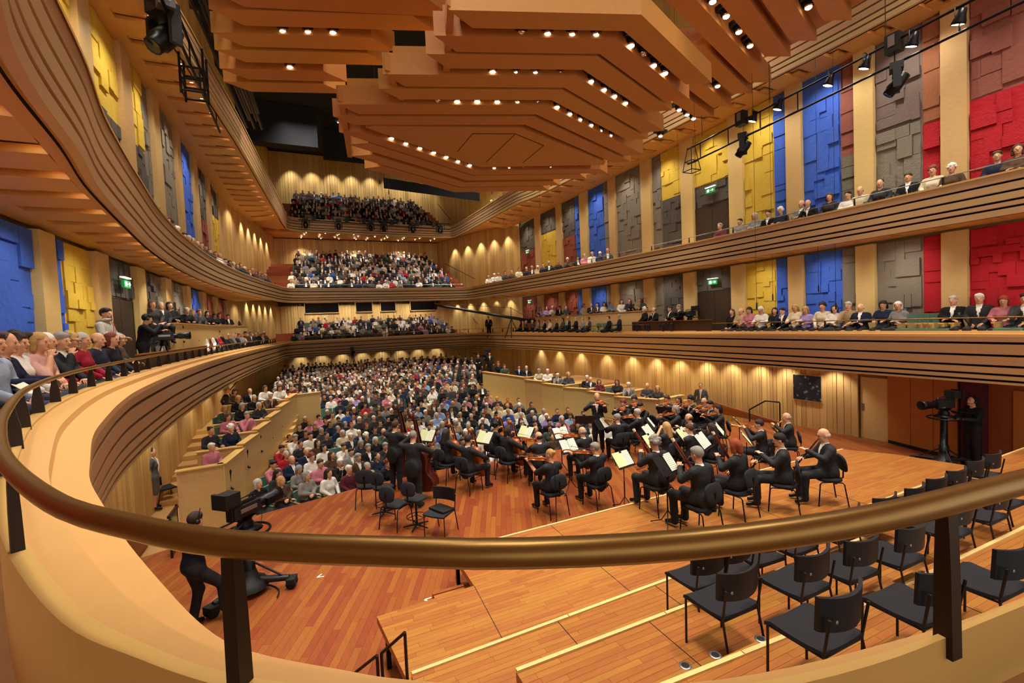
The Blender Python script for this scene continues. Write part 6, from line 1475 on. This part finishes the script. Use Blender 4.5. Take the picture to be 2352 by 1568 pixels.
for i, (x, hx_) in enumerate(((367, 0), (385, 0), (404, 0), (440, 0), (454, 0), (468, 0), (484, 0), (500, 0), (512, 0), (530, 0), (548, 0))):
    d = ray(x, 715); X = -4.15; y = X/d[0]*d[1]; listener((-4.32, y, 4.30), -2.6, 'raised box on the left tier, %s from near end' % nth(i), top=AR.choice(['black', 'charcoal', 'navy', 'black', 'dark grey']), scale=.92)
for i in range(26):
    y = 22.5+i*.66; p, d = along(R1, near_s(R1, (-3.3, y))); x = p[0]-.62
    if i < 6: listener((x, y, 3.2), toward((x, y), (6, 8)), 'left tier beyond the brown barrier, %s from it' % nth(i))
    else: CROWD.append((x, y, 3.2, toward((x, y), (6, 8))))
# --- everyone else: one mesh of small figures, and their seats
def low(sx, ar, hair, hc_, **kw):
    pr = pose(sex=sx, arms=ar, face=False, **kw); P = list(pr[0]); hcn = pr[2]
    P.append(('e', tuple(hcn+np.array([0, -.024, .042])), (.097, .098, .108), None, 5, .0))
    if hair == 'long': P.append(('c', tuple(hcn+np.array([0, -.08, 0])), tuple(hcn+np.array([0, -.11, -.2])), .075, .06, 5, .02))
    V, Fq, Fm = skin(P, .085, [((hcn[0]-.1, hcn[0]+.1, .05),), ((hcn[1]-.12, hcn[1]+.12, .05),), ((hcn[2]-.14, hcn[2]+.14, .05),)])
    C = V[Fq].mean(1); dz = hcn[2]-.175-C[:, 2]; m = (Fm == TOP) & (C[:, 1] > .03) & (dz > -.03) & (dz < .24) & (np.abs(C[:, 0]) < .05)
    Fm = Fm.copy(); Fm[m] = SHI; keep = C[:, 2] > .42; return V, Fq[keep], Fm[keep]
LOWV = [low('m', 'lap', 'short', 0), low('m', 'fold', 'short', 0, bulk=1.08), low('f', 'lap', 'long', 0), low('f', 'read', 'short', 0)]
def merge_crowd():
    VV, FF, CC = [], [], []; o = 0; r = random.Random(77)
    lin = lambda c: np.array(srgb(c))
    skc = [lin('#c48e6c'), lin('#d6a482'), lin('#b87f5e')]
    for x, y, z, rz in CROWD:
        vi = r.randrange(4); V, Fq, Fm = LOWV[vi]; s = HS*r.uniform(.88, .99); a = rz+r.uniform(-.25, .25); c_, s_ = cos(a), sin(a)
        W = np.stack([(V[:, 0]*c_-V[:, 1]*s_)*s+x, (V[:, 0]*s_+V[:, 1]*c_)*s+y, V[:, 2]*s+z], 1)
        top = r.choices(TOPS, TOPC)[0]; tc_ = lin(top[1]); hr = lin(HC[r.choices(list(HC), [10, 22, 16, 5, 1, 7, 17, 9, 9])[0]]); sk_ = r.choice(skc)
        sh = lin('#ddd8cc') if top[0] in ('black', 'charcoal', 'navy', 'dark grey') and vi < 2 and r.random() < .7 else tc_
        pal = np.stack([sk_, tc_, lin('#17171b'), lin('#0c0c0c'), sh, hr]); VV.append(W); FF.append(Fq+o); CC.append(pal[Fm]); o += len(V)
    V = np.concatenate(VV); F = np.concatenate(FF); C = np.concatenate(CC)
    me = bpy.data.meshes.new('crowd'); me.vertices.add(len(V)); me.vertices.foreach_set('co', V.astype(np.float32).ravel()); me.loops.add(len(F)*4); me.loops.foreach_set('vertex_index', F.astype(np.int32).ravel())
    me.polygons.add(len(F)); me.polygons.foreach_set('loop_start', np.arange(0, len(F)*4, 4, dtype=np.int32)); me.polygons.foreach_set('loop_total', np.full(len(F), 4, np.int32)); me.polygons.foreach_set('use_smooth', np.ones(len(F), bool))
    me.update(calc_edges=True); at_ = me.attributes.new('tint', 'FLOAT_COLOR', 'CORNER'); at_.data.foreach_set('color', np.repeat(C, 4, 0).astype(np.float32).ravel()); me.materials.append(M['crowd'])
    ob('crowd', me, kind='stuff', label='crowd of seated listeners filling the stalls behind and the rear tiers', cat='crowd')
    return len(F)
NF = merge_crowd(); print('crowd people', len(CROWD), 'quads', NF)
m = MB()
for x, y, z, rz in SEATS:
    c_, s_ = cos(rz), sin(rz); b = (x+.27*s_, y-.27*c_, z+.66*HS); m.box(b, (.50*HS, .06, .46), rz)
m.build('seat_backs', 'green_seat', kind='stuff', label='green seat backs of the far rows between the listeners', cat='seats')
# ================================================================ PEOPLE NEAR THE CAMERA, LEFT
NL = [  # head pixel x, label, sex, hair, colour, arms, extra
    (8, 'man in light blue shirt at the very left edge, profile', 'm', ('short', 'dark'), '#9fb0cc', 'lap', -3.45),
    (36, 'brown-haired girl in navy holding a folded programme', 'f', ('tail', 'brown'), '#1b2238', 'read', -3.5),
    (62, 'woman with wavy dark bob in a white sweater', 'f', ('curly', 'dark'), '#e4ddd6', 'lap', -3.75),
    (92, 'man with short dark hair in a pale striped shirt', 'm', ('short', 'dark'), '#b9bccb', 'lap', -3.8),
    (112, 'woman with fair hair in pink resting her chin', 'f', ('bob', 'blonde'), '#c79a92', 'chin', -3.7),
    (126, 'woman with short white hair in a red top', 'f', ('bob', 'white'), '#a3182a', 'lap', -3.85),
    (160, 'grey-haired man in dark jacket with hand at his chin', 'm', ('short', 'grey'), '#23232a', 'chin', -3.75),
    (180, 'woman with curly blonde hair and glasses in black leather', 'f', ('curly', 'blonde'), '#1d1c1f', 'lap', -3.9),
    (206, 'woman with grey bob in red top and grey jacket', 'f', ('bob', 'lightgrey'), '#8e1c30', 'lap', -3.8),
    (240, 'balding man in a navy shirt near the tier camera', 'm', ('bald', 'brown'), '#252a3e', 'lap', -3.85),
    (272, 'woman with auburn bob in dark top', 'f', ('bob', 'auburn'), '#1c1a20', 'lap', -3.8),
    (288, 'woman with light brown hair next to the camera', 'f', ('bob', 'brown'), '#4a3c34', 'fold', -3.95)]
for px, lab, sx, hr, col, ar, X in NL:
    d = ray(px, 790); y = X/d[0]*d[1]; p = (X-.14, y, 3.02)
    t, pr = make_person(lab+', near left tier', p, -PI/2+RND.uniform(-.2, .1), hair=hr, sex=sx, arms=ar, mats='denim' if sx == 'm' or 'sweater' in lab else 'cloth', top=col, res=.021, headres=.0105, shirt='striped' in lab or 'jacket with' in lab, head=(.06, AR.uniform(-.1, .15)), lean=.03, specs='glasses' in lab, scale=1.08, sleeve='pink' not in lab, group='listeners on the near left tier')
    seat_at((p[0], p[1], 3.05), -PI/2, 'green seat near left, under the '+lab.split(',')[0].split(' in ')[0].split(' holding')[0].split(' resting')[0])
t = thing('programme', 'folded cream programme in the hands of the girl in navy', 'booklet'); d = ray(56, 868); t.location = (-3.05, -3.05/d[0]*d[1], 3.98)
m = MB(); m.box((-.06, 0, 0), (.13, .19, .006), rot=Matrix.Rotation(-.7, 3, 'X') @ Matrix.Rotation(.2, 3, 'Y')); m.box((.06, 0, 0), (.13, .19, .006), rot=Matrix.Rotation(-.7, 3, 'X') @ Matrix.Rotation(-.2, 3, 'Y')); m.build('pages', 'paper', t); t.rotation_euler = (0, 0, -PI/2)
# standing figures
t, pr = make_person('bearded man in grey hooded sweatshirt standing by the brown door on the left tier', (-4.1, 13.0, 3.3), -PI/2-.1, hair=('short', 'black'), mats='denim', top='#a9a59c', kind='stand', arms='fold', res=.022, headres=.011, shirt=False, scale=1.0, head=(0, -.2))
m = MB(); m.add([(-.07, .05, -.07), (.07, .05, -.07), (.05, .075, -.12), (-.05, .075, -.12), (0, .09, -.02), (0, .10, -.115)], [(0, 3, 5, 4), (4, 5, 2, 1), (0, 4, 1, 2, 5, 3)]); o = m.build('beard', 'hair', t, color=srgb(HC['black'])); o.matrix_local = head_matrix(pr[2], pr[3])
m = MB(); [m.tube([(s*.035, .10, 1.44), (s*.04, .135, 1.36), (s*.035, .135, 1.20)], .005, 5) for s in (-1, 1)]; m.build('hood_cords', 'p_red', t); MB().tube([(.10*cos(a), -.02+.10*sin(a), 1.475+.02*sin(a)) for a in np.linspace(0, 2*PI, 15)], .032, 7).build('hood', 'cloth', t, color=srgb('#a9a59c'))
def usher(label, p, rz, arms):
    t, pr = make_person(label, p, rz, hair=('tail', 'dark'), mats='cloth', top='#4e5054', sex='f', kind='stand', arms=arms, skirt=True, res=.02, headres=.012, shirt=True, scale=1.0)
    sk = [s for s in t.data.materials]; t.data.materials[2] = M['usher_skirt']; m = MB(); m.tube([(-.05, .07, 1.44), (-.02, .13, 1.36), (.0, .145, 1.22), (.01, .13, 1.06)], [.02, .03, .028, .02], 6, flat=(1, .5)); m.build('white_scarf', 'shirt', t); return t
M['usher_skirt'] = plain('usher_skirt', '#5a5a58', .85, noise=.1, ns_=80)
usher('usher in grey skirt suit and white scarf standing by the left wall, looking up', (fl(352, 1172, -.75)[0]+.05, fl(352, 1172, -.75)[1], -.75), -1.25, 'behind')
usher('usher in grey skirt suit standing beside a black chair at the far stage corner', (16.75, 15.9, -.62), 2.2, 'side')
chair_at((fl(382, 1155, -.75)[0], fl(382, 1155, -.75)[1], -.75), -1.0, 'black chair beside the left usher', 'choir', None); q = chair_at((16.1, 16.1, -.62), 2.4, 'black chair beside the far usher', 'choir', None)
t, pr = make_person('man in dark suit standing against the left boards at the rear', (-3.9, 27.0, -.1), -2.0, hair=('short', 'grey'), kind='stand', arms='behind', shirt=True, res=.03)
t, pr = make_person('man in black suit standing at the rail below the crane arm', (14.9, 38.3, 3.3), 2.6, hair=('short', 'dark'), kind='stand', arms='side', res=.03)
t, pr = make_person('usher in dark jacket standing behind the right stalls boxes', (12.6, 32.5, .45), 2.8, hair=('bob', 'dark'), sex='f', kind='stand', arms='side', res=.03)
# ================================================================ TELEVISION CAMERAS
def tv_camera(label, p, rz, h=1.45, pedestal=True, s=1.0, tilt=0.):
    t = thing('television_camera', label, 'television camera', p, rz); t.scale = (s,)*3; B = Matrix.Rotation(-tilt, 3, 'X')
    def put(m): m.v = [tuple(B @ Vector((v[0], v[1], v[2]-h))+Vector((0, 0, h))) for v in m.v]; return m
    m = MB(); m.box((0, 0, h+.14), (.17, .50, .20)); m.box((0, -.18, h+.16), (.13, .20, .26)); m.box((0, .05, h+.27), (.05, .34, .04)); m.tube([(0, -.08, h+.25), (0, -.06, h+.34), (0, .16, h+.34), (0, .20, h+.25)], .016, 6); put(m).build('body', 'black', t)
    m = MB(); m.lathe([(.075, 0), (.085, .05), (.085, .14), (.10, .16), (.10, .30), (.125, .36), (.125, .46), (.11, .46), (.10, .44), (.001, .42)], (0, .24, h+.14), 12, axis=(0, 1, 0)); m.box((.10, .42, h+.14), (.09, .16, .12)); put(m).build('lens', 'black_metal', t)
    m = MB(); m.box((-.02, -.26, h+.40), (.26, .24, .20)); m.box((-.02, -.40, h+.40), (.30, .05, .24)); m.box((-.02, -.16, h+.30), (.05, .10, .14)); put(m).build('viewfinder', 'black', t)
    m = MB(); m.box((.105, .0, h+.16), (.02, .3, .06)); m.box((-.08, .1, h+.06), (.04, .1, .03)); put(m).build('side_plate', 'grey_metal', t)
    m = MB(); m.lathe([(.12, -.16), (.13, -.10), (.10, -.05), (.12, .0), (.14, .03)], (0, 0, h), 12); m.box((0, 0, h+.02), (.14, .34, .05)); m.build('pan_head', 'black_metal', t)
    for sx in (-1, 1):
        m = MB(); m.tube([(sx*.10, -.10, h-.03), (sx*.22, -.42, h-.08), (sx*.26, -.60, h-.16)], .016, 6); m.lathe([(.03, -.06), (.034, 0), (.03, .06)], (sx*.26, -.62, h-.17), 8, axis=(0, -1, -.4)); m.build('pan_handle', 'black_metal', t)
    MB().tube([(.06, .3, h+.06), (.12, .18, h-.25), (.05, -.02, h-.30)], .006, 4).build('cable', 'wire', t)
    if pedestal:
        m = MB(); m.tube([(.36*cos(a), .36*sin(a), h-.24) for a in np.linspace(0, 2*PI, 25)], .022, 6)
        for i in range(3): a = i*2*PI/3; m.tube([(0, 0, h-.20), (.36*cos(a), .36*sin(a), h-.24)], .018, 5)
        m.lathe([(.10, -.22), (.26, -.205), (.16, -.16), (.12, -.15)], (0, 0, h), 14); m.build('steering_ring', 'black_metal', t)
        MB().lathe([(.11, .22), (.11, .62), (.085, .62), (.085, h-.2)], n=12).build('column', 'black_metal', t)
        MB().lathe([(.30, .10), (.26, .20), (.15, .27), (.11, .40)], n=14).build('base_hub', 'black', t)
        for i in range(3):
            a = i*2*PI/3+.5; c_, s_ = cos(a), sin(a); m = MB(); m.tube([(.12*c_, .12*s_, .20), (.62*c_, .62*s_, .17)], [.06, .05], 6); m.tube([(.10*c_, .10*s_, .50), (.52*c_, .52*s_, .22)], .018, 5); m.build('leg', 'black', t)
            m = MB(); [m.lathe([(.001, -.03), (.075, -.03), (.085, 0), (.075, .03), (.001, .03)], (.66*c_-.06*k*s_, .66*s_+.06*k*c_, .085), 10, axis=(-s_, c_, 0)) for k in (-1, 1)]; m.box((.66*c_, .66*s_, .13), (.13, .20, .08), a); m.build('wheel', 'rubber', t)
        MB().tube([(.5*cos(a)+.15, .45*sin(a)-.2, .02+.01*sin(3*a)) for a in np.linspace(.4, 4.2, 15)], .012, 5).build('floor_cable', 'wire', t)
    else:
        for i in range(3): a = i*2*PI/3+.5; MB().tube([(.06*cos(a), .06*sin(a), h-.12), (.42*cos(a), .42*sin(a), .0)], .020, 6).build('leg', 'black_metal', t)
    return t
def headset(t, pr):
    m = MB(); m.tube([(.088*cos(a), -.01, .02+.105*sin(a)) for a in np.linspace(-.2, PI+.2, 13)], .010, 5); [m.lathe([(.001, -.02), (.035, -.018), (.038, .0), (.03, .02), (.001, .022)], (s*.088, -.01, .0), 8, axis=(s, 0, 0)) for s in (-1, 1)]; m.tube([(-.09, .0, -.02), (-.08, .07, -.05), (-.04, .11, -.06)], .005, 4); m.tube([(0.09, -.01, .05), (.10, -.01, .20)], .006, 4)
    o = m.build('headset', 'black', t); o.matrix_local = head_matrix(pr[2], pr[3])
pl = fl(574, 1360, 0); tv_camera('large television camera on a wheeled pedestal on the red stage, behind the near rail post', pl, -.75, 1.27, s=1.05)
po = fl(455, 1445, 0); L_ = [((-.12, .10, .52), (-.10, -.02, .09), (-.13, .12, .045)), ((.14, .30, .58), (.16, .30, .22), (.17, .44, .16))]
t, pr = make_person('cameraman in black leather jacket with headset behind the pedestal camera on stage', po, -.95, hair=('short', 'dark'), mats='cloth', top='#15161c', kind='stand', arms='camera', legs=L_, res=.019, headres=.011, shirt=False, lean=.08, head=(.1, 0), scale=.94); headset(t, pr)
pr_ = (15.9, 6.55, 0); tv_camera('television camera on a wheeled pedestal at the far right of the stage', pr_, 1.25, 1.62, s=1.0)
po = fl(2250, 1062, .0); t, pr = make_person('camerawoman in black with headset at the far right of the stage', (pr_[0]+.80, pr_[1]-.30, 0), 1.2, hair=('tail', 'black'), mats='cloth', top='#17181d', sex='f', kind='stand', arms='camera', res=.02, headres=.011, shirt=False, head=(-.12, 0)); headset(t, pr)
tv_camera('black television camera on a tripod on the left tier', (-3.75, 15.9, 3.3), -1.2, 1.25, pedestal=False, s=.9)
t, pr = make_person('cameraman in black bent over the camera on the left tier', (-4.1, 15.4, 3.3), -1.1, hair=('short', 'black'), mats='cloth', top='#121319', kind='stand', arms='shoulder', res=.024, shirt=False, lean=.15, scale=.98); headset(t, pr)
tv_camera('small dark television camera on a tripod behind the right stalls boxes', (11.4, 30.0, .5), 2.6, 1.35, pedestal=False, s=1.2); t, pr = make_person('cameraman in black behind the right stalls boxes', (11.0, 30.6, .5), 2.7, hair=('short', 'black'), mats='cloth', top='#121319', kind='stand', arms='camera', res=.03, shirt=False)
tv_camera('camera under a dark hood at the rear of the stalls', (3.4, 41.2, .6), PI, 1.7, pedestal=False, s=1.1)
tv_camera('television camera in the brown-walled camera place of the opposite tier', (16.9, 16.6, 3.3), 1.3, 1.15, pedestal=False)
# crane arm with its remote camera
t = thing('camera_crane', 'long black camera crane arm reaching out from the right tier before the rear seats', 'camera crane'); a = np.array([9.9, 37.6, 6.30]); b = np.array([16.6, 33.2, 4.62]); pv = a+(b-a)*.80
MB().tube([a, b], [.10, .15], 6).build('boom', 'black', t); MB().tube([a+(0, 0, .16), pv+(0, 0, .8), b+(0, 0, .12)], .015, 4).build('stay_cable', 'wire', t)
m = MB(); [m.tube([pv+(0, 0, -.05), (pv[0]+.7*cos(k*2.1), pv[1]+.7*sin(k*2.1), 3.32)], .035, 5) for k in range(3)]; m.build('tripod', 'black', t); m = MB(); m.tube([pv, pv+(0, 0, .85)], .025, 5); m.build('mast', 'black', t)
m = MB(); m.lathe([(.001, -.38), (.16, -.36), (.16, -.10), (.08, 0), (.08, .1)], tuple(a), 8); m.lathe([(.09, 0), (.11, .35), (.001, .35)], (a[0], a[1], a[2]-.28), 8, axis=(-.3, -1, -.1)); m.build('remote_camera', 'black_metal', t); MB().box(tuple(b), (.5, .3, .35), -.6).build('counterweight', 'black', t)
t, pr = make_person('crane operator in black beside the crane counterweight', (16.9, 32.4, 3.3), 1.2, hair=('short', 'black'), mats='cloth', top='#141414', kind='stand', arms='camera', res=.03, shirt=False)
# white covered chairs on the left tier
for i, (x, y) in enumerate(((-4.15, 13.9), (-4.15, 18.2), (-4.15, 18.8))):
    t = thing('covered_chair', 'chair under a white cloth cover on the left tier, %s from the camera' % nth(i), 'chair', (x, y, 3.3), -PI/2, 'white covered chairs'); m = MB(); m.prism([(-.24, -.25), (.24, -.25), (.26, .25), (-.26, .25)], 0, .48); m.build('seat_cover', 'white_cloth', t); m = MB(); m.loft([[(-.24, -.26, .46), (-.24, -.16, .46), (.24, -.16, .46), (.24, -.26, .46)], [(-.22, -.34, .95), (-.22, -.27, .97), (.22, -.27, .97), (.22, -.34, .95)]], closed=True); m.add([(-.22, -.34, .95), (-.22, -.27, .97), (.22, -.27, .97), (.22, -.34, .95)], [(0, 1, 2, 3)]); m.build('back_cover', 'white_cloth', t)
# black side rail of the stage steps, left, and rails of the platform steps in front
t = thing('stage_step_rail', 'black steel guard rail standing at the left stage steps', 'guard rail', fl(412, 1262, -.1)); m = MB(); m.box((0, 0, .5), (.04, .04, 1.0)); m.box((.02, -.62, .45), (.04, .04, .9)); m.build('post', 'steel', t); MB().box((.01, -.31, .95), (.05, .68, .05)).build('bar', 'steel', t); MB().box((.01, -.31, .5), (.012, .58, .8)).build('panel', 'glassdark', t)
a = fl(905, 1530, .1); b = fl(935, 1568, .35)
for i, (px, py, z0, px2, top) in enumerate(((945, 1600, .55, 870, .75), (862, 1590, .1, 800, .55))):
    t = thing('step_handrail', 'thin dark handrail at the platform steps under the near ledge, %s' % ('upper piece' if i == 0 else 'lower piece'), 'handrail', (0, 0, 0)); 
    p = np.array(fl(930, 1452, 1.30) if i == 0 else fl(866, 1505, 1.0)); q = np.array(fl(876, 1500, 1.0) if i == 0 else fl(815, 1545, .70))
    MB().tube([(p[0], p[1], .1 if i else .5), p], .018, 5).build('post', 'steel', t); MB().tube([p, q], .018, 5).build('bar', 'steel', t); MB().tube([q, (q[0], q[1], .0)], .018, 5).build('post', 'steel', t)
